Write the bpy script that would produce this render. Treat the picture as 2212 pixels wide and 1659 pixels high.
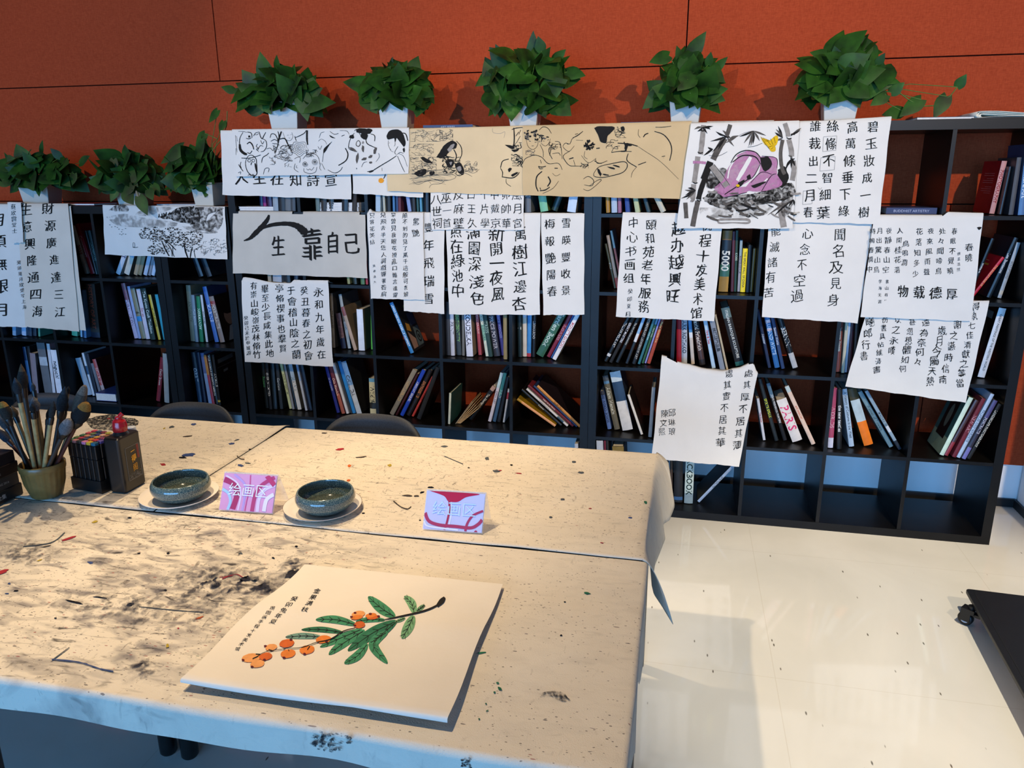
import bpy, bmesh, math, random
from mathutils import Vector, Matrix, noise as mnoise

S = bpy.context.scene
COL = S.collection
for o in list(bpy.data.objects):
    bpy.data.objects.remove(o)

# ------------------------------------------------------------------ camera
CAM = Vector((0.404618, -3.497771, 1.623594))
FPX, YAW, PITCH, ROLL = 1645.551, 0.219379, -0.270129, 0.005334
ROT = (Matrix.Rotation(YAW, 3, 'Z') @ Matrix.Rotation(PITCH, 3, 'X') @ Matrix.Rotation(ROLL, 3, 'Y'))
cam_data = bpy.data.cameras.new('camera')
cam_data.sensor_fit = 'HORIZONTAL'
cam_data.sensor_width = 36.0
cam_data.lens = FPX / 2212 * 36.0
cam_data.clip_start = 0.05
cam = bpy.data.objects.new('camera', cam_data)
COL.objects.link(cam)
cam.matrix_world = Matrix.Translation(CAM) @ (ROT @ Matrix.Rotation(math.pi / 2, 3, 'X')).to_4x4()
S.camera = cam

S.view_settings.view_transform = 'Standard'
S.view_settings.look = 'None'
S.view_settings.gamma = 1.0
S.view_settings.use_curve_mapping = False
S.view_settings.exposure = 0.0

# ------------------------------------------------------------------ light
world = bpy.data.worlds.new('daylight')
S.world = world
world.use_nodes = True
world.node_tree.nodes['Background'].inputs[0].default_value = (0.22, 0.50, 1.0, 1)
world.node_tree.nodes['Background'].inputs[1].default_value = 0.22


def area_light(name, loc, target, sx, sy, power, color):
    d = bpy.data.lights.new(name, 'AREA')
    d.shape = 'RECTANGLE'
    d.size, d.size_y, d.energy, d.color = sx, sy, power, color
    o = bpy.data.objects.new(name, d)
    COL.objects.link(o)
    o.location = loc
    o.rotation_euler = (Vector(target) - Vector(loc)).to_track_quat('-Z', 'Y').to_euler()
    return o


def spot_light(name, loc, target, power, color, cone, blend=0.6, radius=0.03):
    d = bpy.data.lights.new(name, 'SPOT')
    d.energy, d.color, d.spot_size, d.spot_blend = power, color, math.radians(cone), blend
    d.shadow_soft_size = radius
    o = bpy.data.objects.new(name, d)
    COL.objects.link(o)
    o.location = loc
    o.rotation_euler = (Vector(target) - Vector(loc)).to_track_quat('-Z', 'Y').to_euler()
    return o


# tall window behind the camera: blue daylight
area_light('window_daylight', (-1.5, -13.0, 1.6), (-0.8, 0, 0.8), 11.0, 3.2, 1280, (0.17, 0.49, 1.0))
WARM = (1.0, 0.755, 0.465)
spot_light('track_spot', (2.3, -4.3, 3.4), (1.1, 0.3, 1.65), 620, WARM, 52)
spot_light('track_spot', (-1.4, -4.3, 3.4), (-0.45, 0.3, 1.6), 295, WARM, 48)
spot_light('track_spot', (-4.2, -4.1, 3.4), (-2.4, 0.3, 1.5), 255, WARM, 46)
spot_light('track_spot', (-1.2, -0.65, 3.4), (-0.95, -1.38, 0.75), 230, WARM, 52)
spot_light('track_spot', (-0.9, -2.2, 3.4), (-0.1, -2.1, 0.75), 235, WARM, 54)
spot_light('track_spot', (1.75, -1.9, 3.4), (1.4, -1.05, 0.0), 400, (1.0, 0.88, 0.66), 46)

# ------------------------------------------------------------------ helpers
R_ = random.Random(7)


def lin(c):
    c = c / 255.0
    return c / 12.92 if c <= 0.04045 else ((c + 0.055) / 1.055) ** 2.4


def rgb(h):
    if isinstance(h, str):
        h = h.lstrip('#')
        h = tuple(int(h[i:i + 2], 16) for i in (0, 2, 4))
    return tuple(lin(v) for v in h) + (1.0,)


def at(u, v, y=None, z=None, x=None):
    """Point of the room that the photograph shows at (u, v), on the plane y / z / x = const."""
    d = ROT @ Vector(((u - 1106) / FPX, 1.0, -(v - 829.5) / FPX))
    if y is not None:
        t = (y - CAM.y) / d.y
    elif z is not None:
        t = (z - CAM.z) / d.z
    else:
        t = (x - CAM.x) / d.x
    return CAM + d * t


def node_mat(name):
    m = bpy.data.materials.new(name)
    m.use_nodes = True
    nt = m.node_tree
    return m, nt, nt.nodes['Principled BSDF']


_mats = {}


def pm(h, rough=0.5, var=0.06, scale=30.0, spec=0.5, metal=0.0, bump=0.0, bscale=200.0, name=None, coat=0.0):
    key = (str(h), rough, var, scale, spec, metal, bump, coat)
    if key in _mats:
        return _mats[key]
    m, nt, b = node_mat(name or 'surface')
    c = rgb(h)
    n = nt.nodes.new('ShaderNodeTexNoise')
    n.inputs['Scale'].default_value = scale
    n.inputs['Detail'].default_value = 4
    tc = nt.nodes.new('ShaderNodeTexCoord')
    nt.links.new(tc.outputs['Object'], n.inputs['Vector'])
    r = nt.nodes.new('ShaderNodeValToRGB')
    r.color_ramp.elements[0].position = 0.3
    r.color_ramp.elements[1].position = 0.7
    r.color_ramp.elements[0].color = tuple(v * (1 - var) for v in c[:3]) + (1,)
    r.color_ramp.elements[1].color = tuple(min(1, v * (1 + var)) for v in c[:3]) + (1,)
    nt.links.new(n.outputs['Fac'], r.inputs[0])
    nt.links.new(r.outputs[0], b.inputs['Base Color'])
    b.inputs['Roughness'].default_value = rough
    b.inputs['Specular IOR Level'].default_value = spec
    b.inputs['Metallic'].default_value = metal
    b.inputs['Coat Weight'].default_value = coat
    if bump:
        n2 = nt.nodes.new('ShaderNodeTexNoise')
        n2.inputs['Scale'].default_value = bscale
        n2.inputs['Detail'].default_value = 3
        nt.links.new(tc.outputs['Object'], n2.inputs['Vector'])
        bp = nt.nodes.new('ShaderNodeBump')
        bp.inputs['Strength'].default_value = bump
        bp.inputs['Distance'].default_value = 0.002
        nt.links.new(n2.outputs['Fac'], bp.inputs['Height'])
        nt.links.new(bp.outputs[0], b.inputs['Normal'])
    _mats[key] = m
    return m


class MB:
    """Collects shapes; build() links them as one mesh object."""

    def __init__(s):
        s.v, s.f, s.m, s.sm = [], [], [], []

    def add(s, vs, fs, mat=0, smooth=False):
        o = len(s.v)
        s.v += [tuple(p) for p in vs]
        for f in fs:
            s.f.append(tuple(i + o for i in f))
            s.m.append(mat)
            s.sm.append(smooth)

    def box(s, a, b, mat=0, M=None, taper=None):
        x0, y0, z0 = a
        x1, y1, z1 = b
        vs = [Vector(p) for p in ((x0, y0, z0), (x1, y0, z0), (x1, y1, z0), (x0, y1, z0),
                                  (x0, y0, z1), (x1, y0, z1), (x1, y1, z1), (x0, y1, z1))]
        if M:
            vs = [M @ p for p in vs]
        s.add(vs, [(0, 3, 2, 1), (4, 5, 6, 7), (0, 1, 5, 4), (1, 2, 6, 5), (2, 3, 7, 6), (3, 0, 4, 7)], mat)

    def bbox(s, a, b, r, mat=0, M=None):
        """box with rounded vertical edges (in xy) and small chamfers on top and bottom"""
        x0, y0, z0 = a
        x1, y1, z1 = b
        ring = []
        for cx, cy, a0 in ((x1 - r, y1 - r, 0), (x0 + r, y1 - r, 90), (x0 + r, y0 + r, 180), (x1 - r, y0 + r, 270)):
            for k in range(5):
                t = math.radians(a0 + 22.5 * k)
                ring.append((cx + r * math.cos(t), cy + r * math.sin(t)))
        n = len(ring)
        mx, my = (x0 + x1) / 2, (y0 + y1) / 2
        q = min(r, (z1 - z0) / 3) * 0.5
        vs = []
        for z, k in ((z0, q), (z0 + q, 0), (z1 - q, 0), (z1, q)):
            for x, y in ring:
                dx, dy = x - mx, y - my
                L = math.hypot(dx, dy) or 1
                vs.append(Vector((x - dx / L * k, y - dy / L * k, z)))
        if M:
            vs = [M @ p for p in vs]
        fs = []
        for j in range(3):
            for i in range(n):
                fs.append((j * n + i, j * n + (i + 1) % n, (j + 1) * n + (i + 1) % n, (j + 1) * n + i))
        fs.append(tuple(reversed(range(n))))
        fs.append(tuple(range(3 * n, 4 * n)))
        s.add(vs, fs, mat)

    def lathe(s, prof, c=(0, 0, 0), n=32, mat=0, M=None, smooth=True, cap=True):
        vs, fs = [], []
        for r, z in prof:
            for i in range(n):
                t = 2 * math.pi * i / n
                p = Vector((c[0] + r * math.cos(t), c[1] + r * math.sin(t), c[2] + z))
                vs.append(M @ p if M else p)
        for j in range(len(prof) - 1):
            for i in range(n):
                fs.append((j * n + i, j * n + (i + 1) % n, (j + 1) * n + (i + 1) % n, (j + 1) * n + i))
        s.add(vs, fs, mat, smooth)
        if cap and prof[0][0] > 1e-5:
            s.add(vs[:n], [tuple(reversed(range(n)))], mat)
        if cap and prof[-1][0] > 1e-5:
            s.add(vs[-n:], [tuple(range(n))], mat)

    def tube(s, pts, rad, n=8, mat=0, cap=True, smooth=True):
        pts = [Vector(p) for p in pts]
        if not hasattr(rad, '__len__'):
            rad = [rad] * len(pts)
        vs, fs = [], []
        up = Vector((0, 0, 1))
        prev = None
        for i, p in enumerate(pts):
            d = (pts[min(i + 1, len(pts) - 1)] - pts[max(i - 1, 0)]).normalized()
            a = prev if prev else (up if abs(d.z) < 0.9 else Vector((1, 0, 0)))
            e1 = (a - d * a.dot(d)).normalized()
            e2 = d.cross(e1)
            prev = e1
            for k in range(n):
                t = 2 * math.pi * k / n
                vs.append(p + (e1 * math.cos(t) + e2 * math.sin(t)) * rad[i])
        for j in range(len(pts) - 1):
            for k in range(n):
                fs.append((j * n + k, j * n + (k + 1) % n, (j + 1) * n + (k + 1) % n, (j + 1) * n + k))
        s.add(vs, fs, mat, smooth)
        if cap:
            s.add(vs[:n], [tuple(reversed(range(n)))], mat)
            s.add(vs[-n:], [tuple(range(n))], mat)

    def grid(s, fn, nu, nv, mat=0, smooth=True):
        vs = [fn(i / nu, j / nv) for j in range(nv + 1) for i in range(nu + 1)]
        fs = [(j * (nu + 1) + i, j * (nu + 1) + i + 1, (j + 1) * (nu + 1) + i + 1, (j + 1) * (nu + 1) + i)
              for j in range(nv) for i in range(nu)]
        s.add(vs, fs, mat, smooth)

    def build(s, name, mats, parent=None, loc=None):
        me = bpy.data.meshes.new(name)
        vs = s.v
        me.from_pydata(vs, [], s.f)
        if not isinstance(mats, (list, tuple)):
            mats = [mats]
        for m in mats:
            me.materials.append(m)
        me.polygons.foreach_set('material_index', s.m)
        me.polygons.foreach_set('use_smooth', s.sm)
        me.update()
        o = bpy.data.objects.new(name, me)
        COL.objects.link(o)
        if parent:
            o.parent = parent
            if parent.location.length or parent.rotation_euler.to_quaternion().angle:
                o.matrix_parent_inverse = (Matrix.LocRotScale(parent.location, parent.rotation_euler, None)).inverted()
        if loc:
            o.location = loc
        return o


def tag(o, label=None, cat=None, group=None, kind=None):
    if label:
        o['label'] = label
    if cat:
        o['category'] = cat
    if group:
        o['group'] = group
    if kind:
        o['kind'] = kind
    return o


def thing(name, loc, label, cat, group=None):
    o = bpy.data.objects.new(name, None)
    o.empty_display_size = 0.05
    COL.objects.link(o)
    o.location = loc
    return tag(o, label, cat, group)


def solid(o, t, offset=0.0):
    m = o.modifiers.new('solidify', 'SOLIDIFY')
    m.thickness = t
    m.offset = offset
    return o


# glyphs from the font that ships with the program
_gl = {}


def glyph(txt, bold=0.0):
    k = (txt, round(bold, 4))
    if k not in _gl:
        c = bpy.data.curves.new('t', 'FONT')
        c.body = txt
        c.resolution_u = 2
        c.offset = bold
        o = bpy.data.objects.new('t', c)
        COL.objects.link(o)
        dg = bpy.context.evaluated_depsgraph_get()
        me = bpy.data.meshes.new_from_object(o.evaluated_get(dg))
        vs = [(v.co.x, v.co.y) for v in me.vertices]
        fs = [tuple(p.vertices) for p in me.polygons]
        if bold > 0 and len(txt) == 1 and len(vs) > 70:
            bold = -1
        bpy.data.objects.remove(o)
        bpy.data.curves.remove(c)
        bpy.data.meshes.remove(me)
        if bold == -1:
            vs, fs = glyph(txt, 0.0)
        _gl[k] = (vs, fs)
    return _gl[k]


def text_block(txt, length, height, bold=0.0):
    """text centred on the origin, fitted to length x height; returns 2-D verts and faces"""
    vs, fs = glyph(txt, bold)
    if not vs:
        return [], []
    x0, x1 = min(v[0] for v in vs), max(v[0] for v in vs)
    y0, y1 = min(v[1] for v in vs), max(v[1] for v in vs)
    k = min(length / max(x1 - x0, 1e-6), height / max(y1 - y0, 1e-6))
    return [((x - (x0 + x1) / 2) * k, (y - (y0 + y1) / 2) * k) for x, y in vs], fs


# ------------------------------------------------------------------ common materials
M_BLACKWOOD = pm('#0c0b0b', 0.38, 0.25, 14, 0.28, name='black_brown_wood')
M_WHITEPAPER = pm('#dbd8d2', 0.85, 0.03, 9, 0.2, bump=0.25, bscale=60, name='rice_paper')
M_CREAMPAPER = pm('#d4bd96', 0.85, 0.05, 9, 0.2, bump=0.25, bscale=60, name='cream_paper')
M_TANPAPER = pm('#c8ae84', 0.85, 0.05, 9, 0.2, bump=0.25, bscale=60, name='tan_paper')
M_GREYPAPER = pm('#c2bcb1', 0.85, 0.05, 9, 0.2, bump=0.3, bscale=60, name='greyish_paper')
M_BEIGEPAPER = pm('#d8cbbb', 0.85, 0.04, 9, 0.2, bump=0.25, bscale=60, name='beige_paper')
M_INK = pm('#15120f', 0.7, 0.2, 60, 0.2, name='ink')
M_INKGREY = pm('#55504b', 0.8, 0.25, 60, 0.2, name='diluted_ink')
M_INKPALE = pm('#8d8781', 0.8, 0.2, 60, 0.2, name='pale_ink')
M_PAGES = pm('#e4ddcc', 0.8, 0.08, 120, 0.2, name='page_edges')
M_WHITE = pm('#eeeeec', 0.35, 0.02, 10, 0.5, name='white_gloss')
M_BLACKPLASTIC = pm('#0e0e0f', 0.35, 0.2, 30, 0.5, name='black_plastic')
# ================================================================== the room
def struct(name, mb, mats):
    o = mb.build(name, mats)
    o['kind'] = 'structure'
    return o


def floor_material():
    m, nt, b = node_mat('polished_stone_tile')
    N, L = nt.nodes.new, nt.links.new
    tc = N('ShaderNodeTexCoord')
    n1 = N('ShaderNodeTexNoise')
    n1.inputs['Scale'].default_value = 1.3
    n1.inputs['Detail'].default_value = 6
    n1.inputs['Distortion'].default_value = 1.2
    L(tc.outputs['Object'], n1.inputs['Vector'])
    r1 = N('ShaderNodeValToRGB')
    r1.color_ramp.elements[0].position, r1.color_ramp.elements[1].position = 0.35, 0.7
    r1.color_ramp.elements[0].color = rgb('#d9d6ce')
    r1.color_ramp.elements[1].color = rgb('#e6e3dc')
    L(n1.outputs['Fac'], r1.inputs[0])
    # slanting dark specks in the stone
    mp = N('ShaderNodeMapping')
    mp.inputs['Scale'].default_value = (26, 8.0, 1)
    mp.inputs['Rotation'].default_value = (0, 0, 0.7)
    L(tc.outputs['Object'], mp.inputs['Vector'])
    vo = N('ShaderNodeTexVoronoi')
    vo.inputs['Scale'].default_value = 1.0
    L(mp.outputs[0], vo.inputs['Vector'])
    vr = N('ShaderNodeValToRGB')
    vr.color_ramp.elements[0].position, vr.color_ramp.elements[1].position = 0.045, 0.09
    vr.color_ramp.elements[0].color, vr.color_ramp.elements[1].color = (1, 1, 1, 1), (0, 0, 0, 1)
    L(vo.outputs['Distance'], vr.inputs[0])
    gate = N('ShaderNodeMath')
    gate.operation = 'GREATER_THAN'
    gate.inputs[1].default_value = 0.4
    sc = N('ShaderNodeSeparateColor')
    L(vo.outputs['Color'], sc.inputs[0])
    L(sc.outputs[0], gate.inputs[0])
    mu = N('ShaderNodeMath')
    mu.operation = 'MULTIPLY'
    L(vr.outputs[0], mu.inputs[0])
    L(gate.outputs[0], mu.inputs[1])
    mx = N('ShaderNodeMix')
    mx.data_type = 'RGBA'
    mx.inputs['B'].default_value = rgb('#6d665c')
    L(mu.outputs[0], mx.inputs['Factor'])
    L(r1.outputs[0], mx.inputs['A'])
    br = N('ShaderNodeTexBrick')
    br.offset = 0.0
    br.inputs['Scale'].default_value = 1.0
    br.inputs['Mortar Size'].default_value = 0.0012
    br.inputs['Brick Width'].default_value = 0.9
    br.inputs['Row Height'].default_value = 0.9
    br.inputs['Color1'].default_value = br.inputs['Color2'].default_value = (0, 0, 0, 1)
    br.inputs['Mortar'].default_value = (1, 1, 1, 1)
    mp2 = N('ShaderNodeMapping')
    mp2.inputs['Location'].default_value = (0.12, 0.28, 0)
    L(tc.outputs['Object'], mp2.inputs['Vector'])
    L(mp2.outputs[0], br.inputs['Vector'])
    mx2 = N('ShaderNodeMix')
    mx2.data_type = 'RGBA'
    mx2.inputs['B'].default_value = rgb('#b3a690')
    mm = N('ShaderNodeMath')
    mm.operation = 'MULTIPLY'
    mm.inputs[1].default_value = 0.3
    L(br.outputs['Color'], mm.inputs[0])
    L(mm.outputs[0], mx2.inputs['Factor'])
    L(mx.outputs['Result'], mx2.inputs['A'])
    L(mx2.outputs['Result'], b.inputs['Base Color'])
    b.inputs['Roughness'].default_value = 0.06
    b.inputs['Specular IOR Level'].default_value = 0.55
    return m


def fabric_material():
    m, nt, b = node_mat('red_wall_fabric')
    N, L = nt.nodes.new, nt.links.new
    tc = N('ShaderNodeTexCoord')
    facs = []
    for sx, sz in ((900, 60), (60, 900)):
        mp = N('ShaderNodeMapping')
        mp.inputs['Scale'].default_value = (sx, 1, sz)
        L(tc.outputs['Object'], mp.inputs['Vector'])
        n = N('ShaderNodeTexNoise')
        n.inputs['Scale'].default_value = 1
        n.inputs['Detail'].default_value = 2
        L(mp.outputs[0], n.inputs['Vector'])
        facs.append(n)
    ad = N('ShaderNodeMath')
    ad.operation = 'ADD'
    L(facs[0].outputs['Fac'], ad.inputs[0])
    L(facs[1].outputs['Fac'], ad.inputs[1])
    r = N('ShaderNodeValToRGB')
    r.color_ramp.elements[0].position, r.color_ramp.elements[1].position = 0.35, 0.65
    r.color_ramp.elements[0].color = rgb('#93391f')
    r.color_ramp.elements[1].color = rgb('#b24c2c')
    hv = N('ShaderNodeMath')
    hv.operation = 'MULTIPLY'
    hv.inputs[1].default_value = 0.5
    L(ad.outputs[0], hv.inputs[0])
    L(hv.outputs[0], r.inputs[0])
    L(r.outputs[0], b.inputs['Base Color'])
    bp = N('ShaderNodeBump')
    bp.inputs['Strength'].default_value = 0.3
    bp.inputs['Distance'].default_value = 0.001
    L(hv.outputs[0], bp.inputs['Height'])
    L(bp.outputs[0], b.inputs['Normal'])
    b.inputs['Roughness'].default_value = 0.95
    b.inputs['Specular IOR Level'].default_value = 0.1
    return m


M_FLOOR = floor_material()
M_FABRIC = fabric_material()
M_WALLWHITE = pm('#eceef0', 0.6, 0.02, 5, 0.3, name='white_wall_paint')
M_SKIRT = pm('#16171a', 0.4, 0.1, 20, 0.5, name='black_skirting')
WY = 0.46                                     # face of the fabric wall

mb = MB()
mb.box((-4.6, -7.5, -0.06), (3.6, 0.6, 0.0))
struct('floor', mb, M_FLOOR)

mb = MB()                                     # plain wall with fabric panels in front of it
mb.box((-4.6, WY + 0.02, 0.0), (3.6, WY + 0.12, 0.24), 1)
mb.box((-4.6, WY + 0.02, 0.24), (3.6, WY + 0.12, 3.8), 2)
g = 0.003
xs_up = (-4.5, -2.085, 0.37, 2.83, 3.6)
xs_lo = (-4.5, -3.3, -0.85, 1.6, 3.6)
for (z0, z1, xs) in ((0.225, 1.475, xs_lo), (1.475, 2.11, xs_lo), (2.11, 3.36, xs_up), (3.36, 3.8, xs_lo)):
    if z1 == 2.11:
        xs = (-4.5, 3.6)
    for a, b_ in zip(xs[:-1], xs[1:]):
        mb.box((a + g, WY, z0 + (g if z0 > 0.3 else 0)), (b_ - g, WY + 0.02, z1 - g), 0)
struct('wall_back', mb, [M_FABRIC, M_WALLWHITE, pm('#2a120c', .9, .1, 20, .1, name='joint_backing')])
mb = MB()
mb.box((-4.6, WY + 0.005, 0.0), (2.09, WY + 0.02, 0.042))
struct('baseboard_back', mb, M_SKIRT)
mb = MB()
mb.box((2.095, -0.7, 0.0), (2.25, WY, 0.30), 1)
mb.box((2.095, -0.7, 0.30), (2.25, WY, 3.8), 1)
struct('wall_right', mb, [M_FABRIC, M_WALLWHITE])
mb = MB()
mb.box((-4.75, -7.5, 0.0), (-4.6, 0.6, 3.8), 0)
struct('wall_left', mb, M_WALLWHITE)
mb = MB()
mb.box((2.083, -0.7, 0.0), (2.095, WY + 0.005, 0.042))
struct('baseboard_right', mb, M_SKIRT)
mb = MB()
mb.box((-4.6, -7.5, 3.8), (3.6, 0.6, 3.9))
struct('ceiling', mb, pm('#8a8a88', 0.9, 0.03, 3, 0.1, name='ceiling_paint'))

# ================================================================== bookcases
CELL, BRD, OUT, DEP = 0.336, 0.016, 0.038, 0.39
PITCH_ = CELL + BRD
UNITS = {'L': (-3.71, 4, 4), 'N': (-2.24, 1, 4), 'M': (-1.82, 5, 5), 'R': (0.0, 5, 5)}


def unit_size(n):
    return 2 * OUT + n * CELL + (n - 1) * BRD


def cell(u, c, r):
    """x0, x1, shelf top z, height limit of one compartment (row 0 on top)"""
    x0, nc, nr = UNITS[u]
    b = nr - 1 - r
    return (x0 + OUT + c * PITCH_, x0 + OUT + c * PITCH_ + CELL, OUT + b * PITCH_, OUT + b * PITCH_ + CELL)


def bookcase(u, label):
    x0, nc, nr = UNITS[u]
    W, H = unit_size(nc), unit_size(nr)
    x0 += 0.0008
    W -= 0.0016
    t = thing('bookcase', (x0 + W / 2, DEP / 2, 0), label, 'bookcase')
    for nm, a, b in (('bottom_panel', (x0 + OUT, 0, 0), (x0 + W - OUT, DEP, OUT)),
                     ('top_panel', (x0, 0, H - OUT), (x0 + W, DEP, H)),
                     ('side_panel', (x0, 0, 0), (x0 + OUT, DEP, H - OUT)),
                     ('side_panel', (x0 + W - OUT, 0, 0), (x0 + W, DEP, H - OUT))):
        q = MB()
        q.box(a, b)
        q.build(nm, M_BLACKWOOD, t)
    for r in range(1, nr):
        q = MB()
        z = OUT + r * PITCH_ - BRD
        q.box((x0 + OUT, 0.001, z), (x0 + W - OUT, DEP, z + BRD))
        q.build('shelf', M_BLACKWOOD, t)
    for c in range(1, nc):
        for r in range(nr):
            q = MB()
            x = x0 + OUT + c * PITCH_ - BRD
            z = OUT + r * PITCH_
            q.box((x, 0.002, z), (x + BRD, DEP, z + CELL))
            q.build('divider', M_BLACKWOOD, t)
    return t


bookcase('L', 'lower black cube bookcase at the far left, four rows high')
bookcase('N', 'narrow single-column black bookcase between the low and tall bookcases')
bookcase('M', 'tall black cube bookcase in the middle, behind the table')
bookcase('R', 'tall black cube bookcase at the right with empty bottom compartments')
# ================================================================== sheets of paper
GR_SHEETS = 'calligraphy sheets hung on the bookcases'


def lerp(a, b, t):
    return a + (b - a) * t


class Sheet:
    """Paper hung from a shelf edge: corners as seen in the photograph, on the plane y = y0."""

    def __init__(s, label, cat, corners, y0, mat, ztop, units=(), amp=0.0025, seed=0, lip=0.045, top=None, name='paper_sheet',
                 nu=24, nv=20, group=GR_SHEETS, curl=0.0):
        s.y0, s.amp, s.seed = y0, amp, seed
        P = [at(u, v, y=y0) for u, v in corners]
        s.P = P
        rr = random.Random(seed)
        s.ph = [rr.uniform(0, 6.28) for _ in range(4)]
        s.kx, s.kz = rr.uniform(9, 16), rr.uniform(7, 12)
        s.curl = curl
        s.zb = min(P[2].z, P[3].z)
        s.t = thing(name, (sum(p.x for p in P) / 4, y0, s.zb), label, cat, group)
        mb = MB()
        TL, TR, BR, BL = P
        tops = None
        if top:
            tops = [at(u, v, y=y0) for u, v in top]

        def edge(i, t):
            # top edge may be given as a polyline
            if not tops:
                return TL.lerp(TR, t)
            f = t * (len(tops) - 1)
            k = min(int(f), len(tops) - 2)
            w = f - k
            w = w * w * (3 - 2 * w)
            p = tops[k].lerp(tops[k + 1], f - k)
            p.z = lerp(tops[k].z, tops[k + 1].z, w)
            return p
        vs, fs = [], []
        for j in range(nv + 1):
            for i in range(nu + 1):
                a, b = i / nu, j / nv
                p = edge(0, a).lerp(BL.lerp(BR, a), b)
                w = 0.0012 * math.sin(a * 17 + s.ph[0]) * b + 0.0008 * math.sin(a * 41 + s.ph[1]) * b
                p.z += w
                p.x += 0.0012 * math.sin(b * 13 + s.ph[2] + a * 2) * (1 if a > 0.5 else -1)
                p.y = s.surf(p.x, p.z)
                vs.append(p)
        fs = [(j * (nu + 1) + i, j * (nu + 1) + i + 1, (j + 1) * (nu + 1) + i + 1, (j + 1) * (nu + 1) + i)
              for j in range(nv) for i in range(nu)]
        # the part that lies back on the shelf (interrupted by uprights)
        if ztop is not None:
            for i in range(nu):
                xa, xb = vs[i].x, vs[i + 1].x
                if units and any(xa < c1 and xb > c0 for c0, c1 in units):
                    continue
                o = len(vs)
                lz = ztop + .0008 + abs(y0) * .06
                for q in (i, i + 1):
                    p = vs[q]
                    h = max(0.0, p.z - ztop)
                    vs.append(Vector((p.x, p.y * 0.4 - 0.001, max(p.z, lz) + 0.0008 + abs(y0) * .06)))
                    vs.append(Vector((p.x, 0.008, lz + h * 0.5)))
                    vs.append(Vector((p.x, lip, lz)))
                fs += [(i, o, o + 3, i + 1), (o, o + 1, o + 4, o + 3), (o + 1, o + 2, o + 5, o + 4)]
        mb.add(vs, fs, 0, True)
        s.o = mb.build('sheet', mat, s.t)
        s.n = 0

    def surf(s, x, z):
        a = s.amp
        y = s.y0 - a * (0.5 + 0.5 * math.sin(s.kx * x + s.ph[0])) - a * 0.7 * (0.5 + 0.5 * math.sin(s.kz * z + s.kx * 0.4 * x + s.ph[1]))
        if s.curl:
            y -= s.curl * max(0.0, 1 - (z - s.zb) / 0.10) ** 2
        return y

    def map(s, u, v, lift=0.0011):
        p = at(u, v, y=s.y0)
        p.y = s.surf(p.x, p.z) - lift
        return p


class Flat:
    """A drawing surface lying on a plane z = const."""

    def __init__(s, t, zf):
        s.t, s.zf = t, zf
        s.n = 0

    def map(s, u, v, lift=0.0008):
        p = at(u, v, z=0.76)
        z = s.zf(p.x, p.y) + lift
        return at(u, v, z=z)


def warp(x, y, k, amp):
    n = mnoise.noise_vector(Vector((x * 1.7 + k * 3.1, y * 1.7 - k * 1.3, k * 0.77)))
    n2 = mnoise.noise_vector(Vector((x * 4.5 + k, y * 4.5, k * 1.9)))
    return x + amp * n.x + amp * 0.4 * n2.x, y + amp * n.y + amp * 0.4 * n2.y


def put_char(mb, cv, ch, u, v, size, bold=0.0, wd=1.0, rise=0.10, rot=0.0, amp=0.07, key=0, mat=0, clip=None, shear=0.0):
    vs, fs = glyph(ch, -0.012)
    if not vs:
        return
    c, s_ = math.cos(rot), math.sin(rot)
    nib = .020 + bold
    for q in (-1, 0, 1):                # a slanting brush tip: thick down-strokes, thin cross-strokes
        out = []
        for x, y in vs:
            x, y = x - 0.5, y - 0.38
            x, y = warp(x, y, key, amp)
            x += q * nib * .92
            y += q * nib * -.42
            x *= wd
            y += rise * x
            x += shear * y
            x, y = c * x - s_ * y, s_ * x + c * y
            out.append((u + x * size, v - y * size))
        mb.add([cv.map(a, b, .0011 + .00003 * q) for a, b in out], fs, mat)


def write(cv, cols, name='brush_writing', mat=None, amp=0.07, seed=1, clip=None, label=None):
    """cols: (text, u0, v0, u1, v1, size, bold) - centres of the first and last character of a column or row"""
    rr = random.Random(seed)
    for c in cols:
        mb = MB()
        txt, u0, v0, u1, v1, size = c[:6]
        bold = c[6] if len(c) > 6 else 0.012
        n = len(txt)
        for i, ch in enumerate(txt):
            t = i / max(1, n - 1)
            put_char(mb, cv, ch, lerp(u0, u1, t) + rr.uniform(-.04, .04) * size, lerp(v0, v1, t) + rr.uniform(-.03, .03) * size,
                     size * rr.uniform(0.9, 1.08), bold * rr.uniform(0.7, 1.3), rr.uniform(0.88, 1.05), rr.uniform(0.05, 0.16),
                     rr.uniform(-.05, .05), amp, rr.random() * 50, 0, clip)
        mb.build(name, mat or M_INK, cv.t)


def catmull(pts, sub=6):
    if len(pts) < 3:
        a, b = pts[0], pts[-1]
        return [tuple(lerp(p, q, i / 3) for p, q in zip(a, b)) for i in range(4)]
    out = []
    P = [pts[0]] + list(pts) + [pts[-1]]
    for i in range(1, len(P) - 2):
        p0, p1, p2, p3 = P[i - 1:i + 3]
        for k in range(sub):
            t = k / sub
            out.append(tuple(0.5 * (2 * b + (c - a) * t + (2 * a - 5 * b + 4 * c - d) * t * t + (-a + 3 * b - 3 * c + d) * t ** 3)
                             for a, b, c, d in zip(p0, p1, p2, p3)))
    out.append(tuple(pts[-1]))
    return out


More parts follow.
